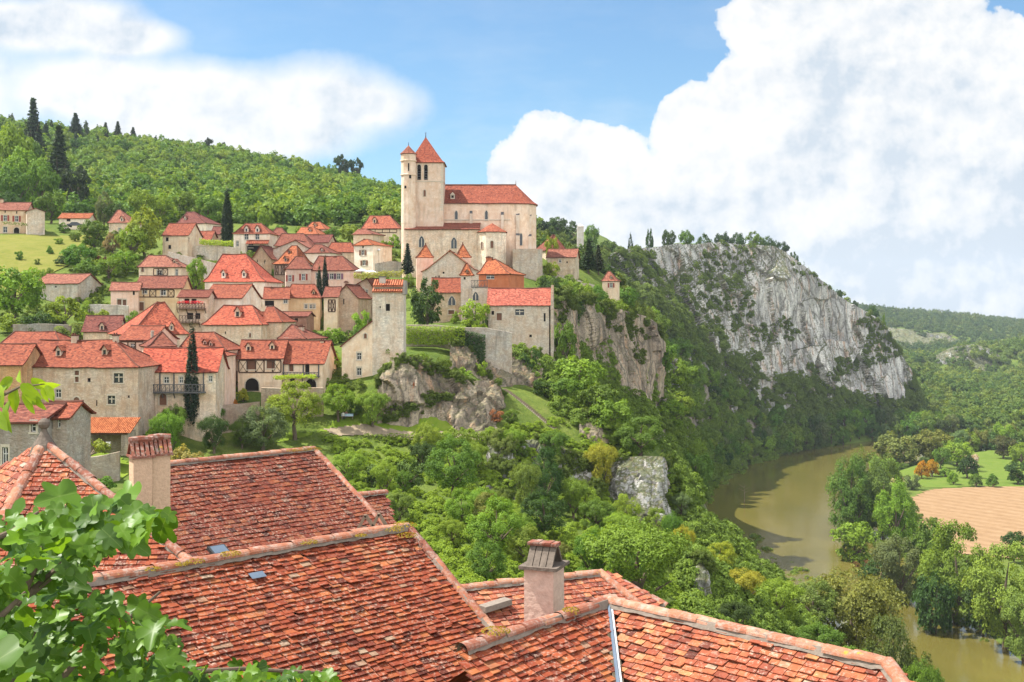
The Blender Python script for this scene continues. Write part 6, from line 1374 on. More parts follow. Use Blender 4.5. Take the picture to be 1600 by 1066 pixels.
def ridge_caps(name, p0, p1, parent, o, r=.12, seg=.36, seed=1, tint=.5, flat=.8, mat='ridge'):
    """overlapping half round ridge tiles from p0 to p1, bedded in mortar"""
    rng = random.Random(seed); p0 = Vector(p0); p1 = Vector(p1); d = p1-p0; n = max(2, int(d.length/seg)); V, Q, Tn = [], [], []; K = 8
    dd = d.normalized(); side = dd.cross(Vector((0,0,1))).normalized(); up = side.cross(dd)
    for i in range(n):
        a = p0+d*(i/n)-dd*.03; b = p0+d*((i+1)/n)+dd*.04; t = min(1, max(0, rng.gauss(tint, .25))); j = Vector((0,0,rng.gauss(0,.007))); r0, r1 = r*rng.uniform(1.03,1.13), r*rng.uniform(.88,.96); sw = side*rng.gauss(0,.010)
        k = len(V)
        for (c, rr) in ((a, r0), ((a+b)/2, (r0+r1)/2+.006), (b, r1)):
            for q in range(K+1):
                th = math.pi*q/K; V.append(tuple(c+j+sw+side*math.cos(th)*rr+up*math.sin(th)*rr*flat-o)); Tn.append(t)
        for m in range(2):
            for q in range(K): Q.append((k+m*(K+1)+q, k+m*(K+1)+q+1, k+(m+1)*(K+1)+q+1, k+(m+1)*(K+1)+q))
        ks = len(V); V += [tuple(a+j+sw-o)]*1; Tn.append(0)
        for q in range(0, K, 1): Q.append((ks, k+q+1, k+q, k+q))
    Q = [q if len(set(q)) == 4 else (q[0], q[1], q[2], q[2]) for q in Q]
    quads = [q for q in Q if len(set(q)) == 4]
    me = arr_mesh(name, V, quads, M[mat], {'tint': Tn}, smooth=False)
    ob = link(name, me, parent)
    mb = MB(); N = n*5; prev = None
    for i in range(N+1):
        c = p0+d*(i/N); cur = []
        for sgn in (-1, 1):
            w = r*(1.06+.22*noise.noise(c*5+Vector((sgn,0,0)))); e = [c+side*sgn*w*1.05-Vector((0,0,.05+.03*noise.noise(c*7)))-o, c+side*sgn*r*.7+Vector((0,0,.05))-o]; cur += e if sgn < 0 else e[::-1]
        if prev:
            for k in range(3): mb.quad(prev[k], cur[k], cur[k+1], prev[k+1])
        prev = cur
    mb.build('ridge_mortar', M['mortar'], ob)
    return ob
def moss(parent, pts, o, seed, r=.07):
    V, Q, Tn = [], [], []; rng = random.Random(seed)
    C = []; Od = []
    for p, k in pts:
        for _ in range(int(150*k)):
            d = Vector((rng.gauss(0,1), rng.gauss(0,1), abs(rng.gauss(0,1)))).normalized(); C.append(Vector(p)+Vector((d.x*r*2.2*k, d.y*r*2.2*k, d.z*r*.55*k+.0))-o); Od.append(d)
    V, Q, Tn = leafcloud(np.array([tuple(c) for c in C]), np.array([tuple(d) for d in Od]), .022, up=.6, asp=1.2)
    return link('moss', arr_mesh('moss', V, Q, M['leaf'], {'tint': Tn}), parent, color=(.26,.19,.015))
def px3(pl, px, py): return pl.at(*pl.ab(px, py))
def near_house(label, base, name='tiled_house'):
    return empty(name, base, 0, label, 'house', 'near roofs below the viewpoint')
def under_walls(root, o, corners, zb, col=(.5,.40,.31)):
    mb = MB(); n = len(corners)
    for i in range(n):
        a, b = Vector(corners[i])-o, Vector(corners[(i+1)%n])-o; mb.quad((a.x,a.y,zb-o.z),(b.x,b.y,zb-o.z),b,a)
    return mb.build('wall', M['stone'], root, color=col)
def rear_slope(root, o, pl, a0, a1, length, color):
    """the far side of the ridge, plain clay tiles"""
    q2 = Vector((-pl.q.x, -pl.q.y, 0))*math.cos(pl.pitch)+Vector((0,0,-math.sin(pl.pitch))); A, B = pl.at(a0, 0, -.03)-o, pl.at(a1, 0, -.03)-o
    mb = MB(); mb.add([B, A, A+q2*length, B+q2*length], [(0,1,2,3)], 0, [(0,length),(a1-a0,length),(a1-a0,0),(0,0)]); return mb.build('rear_slope', M['tile'], root, color=color), q2
# --- A: the big central roof
pa = Plane((170,905), (632,825), -3.6, 33); o = pa.at(pa.L/2, 2.5); o.z = -10.5
ra = near_house('largest near roof of mottled red tiles with mossy ridge in the bottom centre', o)
pol = [pa.ab(*p) for p in [(60,924),(636,826),(650,836),(690,886),(730,938),(772,992),(772,1070),(772,1400),(60,1400)]]
pol = [(x, min(y, 9.0)) for x, y in pol]
pol[0] = (pa.ab(170,905)[0]-1.6, 0.0); pol[1] = (pol[1][0], 0.0)
pol[-1] = (pol[0][0], 9.0); pol[-2] = (pa.ab(772,1066)[0]+.5, 9.0)
tiles('front_slope', pa, pol, ra, (.55,.45,.33), tw=.155, ex=.088, seed=3, white=.012, origin=o, lift=.032)
ridge_caps('ridge_tiles', pa.at(pol[0][0], 0, .02), pa.at(pol[1][0], 0, .02), ra, o, r=.098, seed=4)
v0, v1 = pa.at(pol[1][0]+.02, .1, .03), px3(pa, 772, 992)+pa.n*.03
rv = ridge_caps('verge_tiles', v0, v1, ra, o, r=.07, seg=.33, seed=5, tint=.35)
moss(ra, [(pa.at(*(pa.ab(px, py+4)), .12), k) for px, py, k in [(628,826,1.3),(612,833,1.0),(478,853,.9),(356,872,1.0),(300,884,.9),(280,888,.7),(235,896,.7),(632,842,1.1),(560,842,.6)]], o, 6)
sl, q2 = rear_slope(ra, o, pa, pol[0][0], pol[1][0], 3.0, RED)
under_walls(ra, o, [pa.at(pol[0][0]+.3, 8.8, -.3), pa.at(pol[1][0]+.5, 8.8, -.3), pa.at(pol[1][0]-.2, 0, -.2), pa.at(pol[1][0]-.2, 0, -.2)+q2*2.8, pa.at(pol[0][0]+.3, 0, -.2)+q2*2.8, pa.at(pol[0][0]+.3, 0, -.2)], -12)
# blue sky-light slab left on the tiles
b = MB(); a_, b_ = pa.ab(400, 903); b.add([pa.at(a_-.12,b_-.06,.055)-o, pa.at(a_+.12,b_-.06,.055)-o, pa.at(a_+.12,b_+.07,.07)-o, pa.at(a_-.12,b_+.07,.07)-o], [(0,1,2,3)]); b.build('slate_patch', M['zinc'], ra)
# --- B: the roof behind it with the chimney
pb = Plane((258,727), (488,703), -4.6, 28); o = pb.at(pb.L/2, 3); o.z = -15
rb = near_house('dark red tiled roof with a rooflight behind the largest near roof', o)
pol = [pb.ab(*p) for p in [(248,728),(490,703),(520,735),(560,777),(606,826),(640,870),(250,960),(200,900),(247,800)]]; pol[0] = (pol[0][0], 0); pol[1] = (pol[1][0], 0)
tiles('front_slope', pb, pol, rb, (.34,.26,.21), tw=.19, ex=.19, seed=13, white=.006, origin=o, lift=.026)
ridge_caps('ridge_tiles', pb.at(pol[0][0],0,.03), pb.at(pol[1][0],0,.03), rb, o, r=.125, seg=.42, seed=14, tint=.45)
ridge_caps('verge_tiles', pb.at(pol[1][0]+.02,.15,.02), px3(pb, 604, 824), rb, o, r=.095, seg=.4, seed=15, tint=.25)
moss(rb, [(pb.at(*(pb.ab(px, py+3)), .15), k) for px, py, k in [(470,706,1.4),(488,706,1.2),(455,708,1.0)]], o, 16, .1)
sl, q2 = rear_slope(rb, o, pb, pol[0][0], pol[1][0], 4.5, DRK)
under_walls(rb, o, [px3(pb,260,950)-pb.n*.2, px3(pb,630,868)-pb.n*.2, px3(pb,600,824)-pb.n*.2, pb.at(pol[1][0]-.2,0,-.2), pb.at(pol[1][0]-.2,0,-.2)+q2*4.2, pb.at(pol[0][0]+.2,0,-.2)+q2*4.2, pb.at(pol[0][0]+.2,0,-.2)], -22)
c0 = px3(pb, 341, 864); b = MB(); w, hh = .30, .30; u, v, nn = pb.d, pb.s, pb.n
def pbox(mb, c, a0, a1, b0, b1, h0, h1, m=0):
    p = [c-o+u*a+v*bb+nn*hq for hq in (h0, h1) for a, bb in ((a0,b0),(a1,b0),(a1,b1),(a0,b1))]; mb.add(p, [(0,3,2,1),(4,5,6,7),(0,1,5,4),(1,2,6,5),(2,3,7,6),(3,0,4,7)], m)
pbox(b, c0, -.26, .26, -.2, .2, 0, .11); sk = b.build('rooflight', M['iron'], rb); b = MB(); pbox(b, c0, -.21, .21, -.15, .15, .11, .13); b.build('pane', M['zinc'], sk)
# chimney of B: two flues side by side with leaning tile caps
def chimney_near(root, o, cx, cy, z0, z1, w, dpt, mat, label=None, name='chimney', yaw=0.0, capcol=.4):
    ux = Vector((math.cos(yaw), math.sin(yaw), 0)); uy = Vector((-math.sin(yaw), math.cos(yaw), 0)); c = Vector((cx, cy, 0))
    n = 9; V = []; b = MB()
    for zi in range(n+1):
        for (sx, sy) in ((-1,-1),(1,-1),(1,1),(-1,1)): 
            p = c+ux*sx*w/2+uy*sy*dpt/2; p.z = z0+(z1-z0)*zi/n; p += Vector((noise.noise(p*3), noise.noise(p*3+Vector((9,0,0))), 0))*.012; b.v.append(tuple(p-o))
    for zi in range(n):
        for k_ in range(4): b.f.append([zi*4+k_, zi*4+(k_+1)%4, zi*4+4+(k_+1)%4, zi*4+4+k_]); b.m.append(0)
    b.f.append([n*4, n*4+1, n*4+2, n*4+3]); b.m.append(0)
    return b.build(name, mat, root), ux, uy
ck = empty('chimney_stack', P(229,770,29.0), 0, 'pair of ochre plastered chimney flues with leaning tile caps', 'chimney', 'near roofs below the viewpoint'); o2 = Vector(ck.location)
for (pxa, pxb, pyt, dd) in [(199,231,716,28.9),(229,259,712,29.2)]:
    w = (pxb-pxa)*dd/F*.9; cx = ((pxa+pxb)/2-800)*dd/F; zt = (HZ-pyt)*dd/F; fl, ux, uy = chimney_near(ck, o2, cx, dd+.25, o2.z-2.5, zt, w, .55, M['plaster'], name='flue', yaw=.5)
    b = MB(); c = Vector((cx, dd+.25, zt))-o2
    def pr(a0, a1, b0, b1, z0, z1): b.add([c+ux*x+uy*y+Vector((0,0,z)) for z in (z0, z1) for x, y in ((a0,b0),(a1,b0),(a1,b1),(a0,b1))], [(0,3,2,1),(4,5,6,7),(0,1,5,4),(1,2,6,5),(2,3,7,6),(3,0,4,7)])
    h_ = w/2+.06; pr(-h_, h_, -.34, .34, 0, .05)
    for i in range(5):
        x = -h_+.05+i*(2*h_-.1)/4; b.bar(c+ux*x+uy*(-.30)+Vector((0,0,.05)), c+ux*x+uy*(-.02)+Vector((0,0,.40)), .075, .03); b.bar(c+ux*x+uy*(.30)+Vector((0,0,.05)), c+ux*x+uy*(.02)+Vector((0,0,.40)), .075, .03)
    b.tube([c+ux*(-h_)+Vector((0,0,.41)), c+ux*0+Vector((0,0,.43)), c+ux*h_+Vector((0,0,.41))], [.085,.09,.085], 8)
    b.build('flue_cap', M['ridge'], fl)
# --- small roof behind B
ps = Plane((556,776), (602,770), -6.2, 30); o = ps.at(0,1); o.z = -16
rs = near_house('small dark tiled gable roof peeping out right of the rooflight roof', o)
pol = [ps.ab(*p) for p in [(548,777),(602,770),(614,800),(618,825),(600,850),(560,850)]]; pol[0] = (pol[0][0]-.3,0); pol[1] = (pol[1][0],0)
tiles('front_slope', ps, pol, rs, (.34,.26,.21), tw=.19, ex=.17, seed=23, white=.008, origin=o, lift=.026); ridge_caps('ridge_tiles', ps.at(pol[0][0],0,.03), ps.at(pol[1][0],0,.03), rs, o, r=.14, seed=24, tint=.2)
sl, q2 = rear_slope(rs, o, ps, pol[0][0], pol[1][0], 2.5, DRK)
under_walls(rs, o, [px3(ps,560,848)-ps.n*.2, px3(ps,616,824)-ps.n*.2, ps.at(pol[1][0]-.1,0,-.2), ps.at(pol[1][0]-.1,0,-.2)+q2*2.4, ps.at(pol[0][0],0,-.2)+q2*2.4], -22)
b = MB(); 
for (x0, y0, x1, y1) in [(560,826,571,805),(571,805,584,824),(583,822,592,803),(592,803,604,822)]:
    p, q = Vector(P(x0,y0,20.6)), Vector(P(x1,y1,20.6)); b.bar(p-o, q-o, .07, .05)
b.build('ridge_prop', M['barkpale'], rs)
# --- C1 / C2: two joined roofs at the lower right with a zinc valley between
pc1 = Plane((725,1015), (950,941), -3.95, 34); pc2 = Plane((950,941), (1390,1041), -3.95, 34)
o = Vector(pc1.B); o.z = -11
rc_ = near_house('pair of joined near roofs meeting in a blue zinc valley at the bottom right', o)
va = pc1.ab(951, 943); vb = pc1.ab(966, 1066); vdir = (vb[0]-va[0], vb[1]-va[1]); ve = (va[0]+vdir[0]*2.2, va[1]+vdir[1]*2.2)
pol1 = [(pc1.ab(725,1015)[0]-.1, 0), (pc1.L-.02, 0.02), (ve[0]-.05, ve[1]), (pc1.ab(700,1300)[0], ve[1])]
t1 = pc1.ab(735,1030); lf = pc1.ab(747, 1075); pol1 = [(-.05,0), (pc1.L-.05,.0), (ve[0]-.06, ve[1]), (lf[0]+.3, ve[1]), lf]
tiles('left_slope', pc1, pol1, rc_, (.60,.50,.38), tw=.15, ex=.09, seed=33, white=.01, origin=o, lift=.032)
wa = pc2.ab(953, 943); wb = pc2.ab(969, 1066); wd = (wb[0]-wa[0], wb[1]-wa[1]); we = (wa[0]+wd[0]*2.2, wa[1]+wd[1]*2.2)
e1 = pc2.ab(1388, 1041); e2 = pc2.ab(1412, 1075)
pol2 = [(.06,0), (e1[0], 0), (e2[0]+.1, e2[1]), (e2[0]+.6, we[1]), (we[0]+.07, we[1])]
tiles('right_slope', pc2, pol2, rc_, (.74,.78,.68), tw=.15, ex=.092, seed=43, white=.01, origin=o, lift=.030)
ridge_caps('left_ridge_tiles', pc1.at(-.04,0,.02), pc1.at(pc1.L,0,.02), rc_, o, r=.09, seed=34, tint=.45); ridge_caps('right_ridge_tiles', pc2.at(0,0,.02), pc2.at(e1[0],0,.02), rc_, o, r=.09, seed=44, tint=.85)
ridge_caps('hip_tiles', pc2.at(e1[0],0,.02), pc2.at(e2[0]+.2,e2[1]*1.6,.02), rc_, o, r=.09, seed=45, tint=.6)
moss(rc_, [(pc1.at(*(pc1.ab(px, py)), .12), k) for px, py, k in [(768,998,1.1),(885,964,.7)]], o, 46)
b = MB(); c1 = [pc1.at(*va, .02)-o, pc1.at(*ve, .02)-o]; sd = (pc1.d)*.055
for (s0, s1, mm) in ((-.055, -.005, 0), (.0, .05, 1)):
    b.quad(c1[0]+pc1.d*s0+Vector((0,0,.03)), c1[1]+pc1.d*s0*1.4+Vector((0,0,.03)), c1[1]+pc1.d*s1+Vector((0,0,.055)), c1[0]+pc1.d*s1+Vector((0,0,.055)), mm)
b.build('zinc_valley', [M['zinc'], M['zincpale']], rc_)
_, q21 = rear_slope(rc_, o, pc1, 1.2, pc1.L, 2.2, RED); _, q22 = rear_slope(rc_, o, pc2, 0, e1[0], 3.0, ORG)
under_walls(rc_, o, [pc1.at(1.3,0,-.2)+q21*2, pc1.at(1.3,1,-.3), pc1.at(ve[0]-.05,ve[1],-.3), pc2.at(e2[0]+.3,ve[1],-.3), pc2.at(e1[0],0,-.25), pc2.at(e1[0],0,-.25)+q22*2.8], -14)
# --- the pink chimney
D_ = 16.6; o2 = Vector(P(851, 970, D_)); o2.z -= 2.2
cn = empty('chimney_stack', o2, 0, 'pink plastered chimney with a dark tent shaped slab cap', 'chimney', 'near roofs below the viewpoint')
w = 57*D_/F; cx = (851-800)*D_/F; zt = (HZ-890)*D_/F; yw = -.36
st, ux, uy = chimney_near(cn, o2, cx, D_+.2, o2.z-1.2, zt, w*.86, .46, M['pinkplaster'], name='stack', yaw=yw)
b = MB(); c = Vector((cx, D_+.2, zt))-o2; h_ = w*.43
def pr(a0, a1, b0, b1, z0, z1, mm=0): b.add([c+ux*x+uy*y+Vector((0,0,z)) for z in (z0, z1) for x, y in ((a0,b0),(a1,b0),(a1,b1),(a0,b1))], [(0,3,2,1),(4,5,6,7),(0,1,5,4),(1,2,6,5),(2,3,7,6),(3,0,4,7)], mm)
pr(-h_-.06, h_+.06, -.30, .30, 0, .045)
for i in range(4):
    x0 = -h_+.03+i*(2*h_-.04)/4; x1 = x0+(2*h_-.04)/4-.012
    for sg in (-1, 1): b.add([c+ux*x0+uy*sg*.24+Vector((0,0,.045)), c+ux*x1+uy*sg*.24+Vector((0,0,.045)), c+ux*x1+uy*sg*.05+Vector((0,0,.30)), c+ux*x0+uy*sg*.05+Vector((0,0,.30)), c+ux*x0+uy*sg*.20+Vector((0,0,.045)), c+ux*x1+uy*sg*.20+Vector((0,0,.045)), c+ux*x1+uy*sg*.02+Vector((0,0,.29)), c+ux*x0+uy*sg*.02+Vector((0,0,.29))], [(0,1,2,3),(4,7,6,5),(0,3,7,4),(1,5,6,2)])
pr(-h_-.0, h_+.0, -.09, .09, .30, .325, 1)
for i in range(5): pr(-h_+i*2*h_/5, -h_+(i+.9)*2*h_/5, -.11, .11, .325, .345+.008*(i % 2), 1)
b.build('chimney_cap', [M['slab'], M['ridge']], st)
# --- D: lower orange roof behind the pink chimney
pd = Plane((720,921), (938,897), -7.0, 27); o = pd.at(pd.L/2, 1); o.z = -13
rd_ = near_house('orange tiled hipped roof behind the pink chimney', o)
pol = [pd.ab(*p) for p in [(715,921),(938,897),(975,924),(1005,950),(985,975),(800,1040),(720,1010)]]; pol[0] = (pol[0][0]-.4,0); pol[1] = (pol[1][0],0)
tiles('front_slope', pd, pol, rd_, (.68,.68,.62), tw=.19, ex=.16, seed=53, white=.01, origin=o, lift=.026)
ridge_caps('ridge_tiles', pd.at(pol[0][0],0,.03), pd.at(pol[1][0],0,.03), rd_, o, r=.13, seed=54, tint=.5)
ph0 = pd.at(pol[1][0],0,0); ph1 = px3(pd, 1005, 950); ridge_caps('hip_tiles', ph0+Vector((0,0,.03)), ph1, rd_, o, r=.12, seed=55, tint=.8, )
# hip end facing right
far = Vector(P(1040, 946, ph1.y+.45)); fr = Vector(P(954, 901, ph0.y+.25)); HD = (ph0, ph1, far, fr); ridge_caps('rear_hip_tiles', fr, far, rd_, o, r=.11, seed=57, tint=.3)
sl, q2 = rear_slope(rd_, o, pd, pol[0][0], pol[1][0], 3.5, RED)
under_walls(rd_, o, [px3(pd,720,1005)-pd.n*.2, px3(pd,985,972)-pd.n*.2, ph1-pd.n*.2, far-Vector((0,0,.2)), pd.at(pol[1][0],0,-.2)+q2*3.2, pd.at(pol[0][0],0,-.2)+q2*3.2], -24)
c3 = px3(pd, 772, 951); b = MB(); b.bar(px3(pd,752,958)+pd.n*.12-o, px3(pd,793,945)+pd.n*.12-o, .3, .14); b.build('mortar_saddle', M['mortar'], rd_)
# --- P: the pyramid roof at the left with a finial
ap = Vector(P(69, 690, 26)); 
def hipdir(px, py, dz):
    r = Vector(ray(px, py)); return r*((ap.z-dz)/r.z)
dz = 2.35
cL = hipdir(-45, 905, dz); cR = hipdir(290, 872, 2.05)
cL = ap+(cL-ap)*1.1; cR = ap+(cR-ap)*1.14
o = Vector(ap); o.z = ap.z-7
rp = near_house('pyramid roof of old red tiles with a stone ball finial at the left edge', o)
class P3(Plane):
    def __init__(s, apx, l, r_):
        s.A = Vector(apx); e = (r_-l); n = (l-apx).cross(r_-apx).normalized(); s.n = n if n.z > 0 else -n; d = s.n.cross(Vector((0,0,1))).normalized(); s.d = d if d.x > 0 else -d; s.s = s.d.cross(s.n); s.s = s.s if s.s.z < 0 else -s.s
    def of(s, p): v = Vector(p)-s.A; return (v.dot(s.d), v.dot(s.s))
pf = P3(ap, cL, cR); pol = [(0,0), pf.of(cR), pf.of(cL)]
tiles('front_slope', pf, pol, rp, (.56,.47,.37), tw=.19, ex=.13, seed=63, white=.01, origin=o, lift=.028)
bl = ap+Vector((-4.4, 2.0, -dz)); pl2 = P3(ap, bl, cL); pol = [(0,0), pl2.of(cL), pl2.of(bl)]
tiles('left_slope', pl2, pol, rp, (.74,.80,.76), tw=.19, ex=.14, seed=64, white=.02, origin=o, lift=.028)
br = ap+Vector((.2, 3.0, -2.3)); b = MB(); b.add([ap-o, cR-o, br-o], [(0,1,2)], 0, [(2,4),(0,0),(4,0)]); b.add([ap-o, br-o, bl-o], [(0,1,2)], 0, [(2,4),(0,0),(4,0)]); b.build('rear_slope', M['tile'], rp, color=RED)
ridge_caps('left_hip_tiles', cL, ap, rp, o, r=.13, seg=.42, seed=65, tint=.25); ridge_caps('right_hip_tiles', cR, ap, rp, o, r=.105, seg=.42, seed=66, tint=.2)
b = MB(); z0 = ap.z-o.z; b.lathe([(.30,-.24),(.24,-.06),(.13,.10),(.07,.22),(.06,.28),(.10,.31),(.125,.37),(.12,.43),(.07,.49),(.01,.51)], 12, (0,0)); 
b.v = [(x, y, z+z0) for x, y, z in b.v]; b.build('finial', M['slab'], rp)
under_walls(rp, o, [cL-pf.n*.25, cR-pf.n*.25, br-Vector((0,0,.25)), bl-Vector((0,0,.25))], -20)
hd = P3(HD[0], HD[1], HD[2]); hp_ = [hd.of(p) for p in HD]; tiles('hip_slope', hd, hp_, rd_, (.8,.8,.8), tw=.19, ex=.16, seed=77, white=.01, origin=Vector(rd_.location), lift=.026)
# small plastered wall showing through the fig leaves
# ------------------------------------------------------------------ fig tree and sprig in the foreground
def fig_leaf_shape():
    pts = [(0,0),(.12,-.04),(.26,-.01),(.36,.10),(.39,.23),(.33,.31),(.27,.38),(.33,.44),(.43,.54),(.46,.66),(.40,.74),(.30,.72),(.21,.69),(.20,.78),(.17,.88),(.09,.97),(0,1.0)]
    full = pts+[(-x, y) for x, y in pts[-2:0:-1]]
    V = [(0,.42)]+full; n = len(full); Fc = [(0, 1+i, 1+(i+1) % n) for i in range(n)]; return np.array(V), np.array(Fc)
def plain_leaf_shape():
    pts = [(0,0),(.13,.08),(.22,.24),(.25,.42),(.20,.66),(.10,.86),(0,1)]; full = pts+[(-x, y) for x, y in pts[-2:0:-1]]
    V = [(0,.45)]+full; n = len(full); return np.array(V), np.array([(0, 1+i, 1+(i+1) % n) for i in range(n)])
def leaves_mesh(name, items, shape, mat, fold=.35, droop=.25):
    """items: (base point, direction, normal, length, tint)"""
    S, Fc = shape; V, Q, Tn = [], [], []; k = 0; rib = []
    for p, d, n, L, t in items:
        d = d.normalized(); n = (n-d*n.dot(d)).normalized(); s = d.cross(n); cu = rnd.uniform(.6, 1.4); wv = rnd.uniform(0, 6)
        x, y = S[:,0], S[:,1]; z = np.abs(x)*fold*cu-y*y*droop*cu+.04*np.sin(9*y+wv)*np.sign(x)*np.abs(x)*3
        q = np.array(p)[None]+np.outer(x*L, s)+np.outer(y*L, d)+np.outer(z*L, n); V.append(q); Q.append(Fc+k); k += len(S); Tn += [t]*len(S); rib += [1.0 if abs(xx) < 1e-6 else 0.0 for xx in x]
    return arr_mesh(name, np.concatenate(V), np.concatenate(Q), M[mat], {'tint': Tn, 'rib': rib}, smooth=True)
fig = empty('fig_tree', (-3.2, 4.6, -5.5), 0, 'fig tree with large lobed leaves filling the lower left corner', 'tree'); of = Vector(fig.location)
items = []; BR = []
def branch(pts, r0, r1):
    P_ = [Vector(P(*p)) for p in pts]; b = MB(); n = len(P_); b.tube([p-of for p in P_], [r0+(r1-r0)*i/(n-1) for i in range(n)], 8); b.build('branch', M['bark'], fig); return P_
brs = [[(-60,1010,5.4),(20,950,5.5),(85,895,5.6),(130,850,5.7),(170,838,5.8),(205,800,5.9)], [(40,920,5.5),(62,870,5.5),(75,830,5.55),(80,790,5.6)], [(-40,1000,5.0),(10,955,5.0),(40,925,5.05)], [(80,1080,5.8),(140,1010,5.9),(210,960,6.0),(250,925,6.1)], [(0,1100,5.2),(50,1020,5.3),(60,970,5.4)], [(150,1100,6.0),(190,1040,6.1),(215,990,6.2)], [(-50,860,5.2),(20,830,5.3),(60,800,5.4)], [(120,850,5.7),(95,810,5.7),(110,775,5.75)], [(210,1080,6.4),(300,1050,6.5),(380,1045,6.6),(470,1050,6.7),(530,1052,6.8)]]
for i, b_ in enumerate(brs): BR.append(branch(b_, .028 if i == 0 else .018, .007))
trunkb = MB(); trunkb.tube([(0,0,-3.0),(.1,.05,2.0),(.25,.3,3.2),(.3,.7,4.0)], [.14,.11,.08,.05], 10); trunkb.build('trunk', M['bark'], fig)
FIGPOLY = [(-40,815),(0,800),(50,822),(105,782),(160,774),(225,780),(262,802),(250,822),(215,842),(170,858),(135,885),(130,905),(150,935),(215,938),(262,970),(278,1010),(255,1040),(330,1040),(420,1035),(500,1045),(550,1060),(550,1110),(-40,1110)]
def add_leaf(px, py, D, L, flat=None, tint=None):
    p = Vector(P(px, py, D)); a = rnd.uniform(0, 2*math.pi); d = Vector((math.cos(a)*.9, math.sin(a)*.5-.35, rnd.uniform(-.75, .25))); n = Vector((rnd.gauss(-.15,.4), rnd.gauss(-.55,.35), rnd.gauss(.75,.3)))
    items.append((p-of, d, n, L, rnd.choice((rnd.uniform(0, .35), rnd.uniform(.3, 1))) if tint is None else tint))
cnt = 0
while cnt < 800:
    px, py = rnd.uniform(-40, 552), rnd.uniform(755, 1110)
    if not in_poly(px, py, FIGPOLY): continue
    if px < 200 and 905 < py < 960 and rnd.random() < .3: continue
    D = rnd.uniform(4.9, 6.9) if px < 290 else rnd.uniform(6.0, 7.2); add_leaf(px, py, D, rnd.uniform(.065, .145) if px < 290 else rnd.uniform(.06, .11)); cnt += 1
for px, py, D, L in [(30,1010,3.6,.19),(-10,985,3.5,.18),(52,1052,3.7,.16),(230,800,5.9,.22),(262,800,5.9,.2),(215,775,5.9,.2),(140,790,5.8,.21),(165,815,5.8,.22),(190,830,5.9,.2),(40,790,5.4,.2),(60,815,5.5,.18),(120,770,5.7,.2)]: add_leaf(px, py, D, L, tint=rnd.uniform(.1,.7))
link('foliage', leaves_mesh('foliage', items, fig_leaf_shape(), 'figleaf', .30, .30), fig, color=(.095,.185,.016))
spr = empty('tree_sprig', P(-60, 640, 6.0), 0, 'bright green leafy sprig hanging in from the left edge', 'branch'); of = Vector(spr.location)
b = MB(); pts = [Vector(P(*p))-of for p in [(-60,640,6.0),(-10,625,6.0),(30,605,6.0),(70,600,6.0)]]; b.tube(pts, [.014,.010,.007,.003], 6); b.build('twig', M['bark'], spr)
items = []
for px, py, dx, dz, L in [(30,580,.1,-.2,.10),(12,600,-.6,-.6,.11),(48,592,.5,-.3,.12),(60,600,.9,-.15,.11),(72,602,.4,-.8,.09),(25,605,-.2,-1,.14),(38,610,.3,-1,.13),(50,612,.6,-.9,.12),(15,625,-.2,-1,.15),(5,612,-.6,-.8,.14),(-10,620,-.5,-.8,.15),(32,600,.6,-.5,.13),(20,590,-.4,-.3,.12),(-5,600,.2,-.5,.13),(42,598,.2,-.7,.12),(66,606,.2,-1,.08),(10,640,.1,-.8,.12),(-15,640,.5,-.5,.14)]:
    p = Vector(P(px, py, 6.0+rnd.uniform(-.1,.1))); items.append((p-of, Vector((dx, rnd.uniform(-.5,.1), dz)), Vector((rnd.gauss(-.3,.4), -.8, rnd.gauss(.4,.4))), L, rnd.uniform(.4, 1)))
link('foliage', leaves_mesh('foliage', items, plain_leaf_shape(), 'figleaf', .2, .25), spr, color=(.20,.30,.025))
# ------------------------------------------------------------------ walls, paths, shed, people, small things
def wall_run(label, rows, th=.5, color=GREY, mat='stone', name='stone_wall', cat='wall'):
    """rows: (px, y top, y bottom, D): a free standing or retaining wall"""
    c = P(rows[len(rows)//2][0], rows[len(rows)//2][2], rows[len(rows)//2][3]); root = None; mb = MB(); c = Vector(c); prev = None
    fine = []
    for a, b in zip(rows[:-1], rows[1:]):
        n = max(2, int(abs(b[0]-a[0])/14))
        for i in range(n): t = i/n; fine.append([a[k]+(b[k]-a[k])*t for k in range(4)])
    fine.append(list(rows[-1]))
    for px, yt, yb, D in fine:
        yt += noise.noise(Vector((px*.09, D, 0)))*1.1
        t = Vector(P(px, yt, D)); bt = Vector(P(px, yb, D)); bt.z = min(bt.z, terr(bt.x, bt.y)-.3); cur = (bt-c, t-c, t-c+Vector((0,th,.02)), bt-c+Vector((0,th,0)))
        if prev: mb.quad(prev[0],cur[0],cur[1],prev[1]); mb.quad(prev[1],cur[1],cur[2],prev[2]); mb.quad(prev[2],cur[2],cur[3],prev[3])
        else: mb.quad(cur[0],cur[1],cur[2],cur[3])
        prev = cur
    mb.quad(prev[3],prev[2],prev[1],prev[0])
    o = mb.build(name, M[mat], None, c, color); return tag(o, label, cat)
wall_run('long dark garden retaining wall under the lawn terrace', [(430,684,700,182),(500,682,700,183),(560,682,699,184),(640,683,699,185),(720,684,694,186)], color=(.30,.26,.22))
wall_run('tall grey terrace wall carrying the vine arbour below the highest houses', [(296,384,402,302),(330,384,404,300),(375,387,408,299)], color=GREY)
wall_run('sloping grey wall coped in pale stone climbing to the vine terrace', [(262,393,410,288),(300,402,415,280),(338,412,420,272)], color=(.36,.33,.29))
wall_run('retaining wall of the hedge garden right of the slim tower house', [(631,508,548,214),(680,508,552,214),(725,512,560,213)], color=(.52,.46,.38))
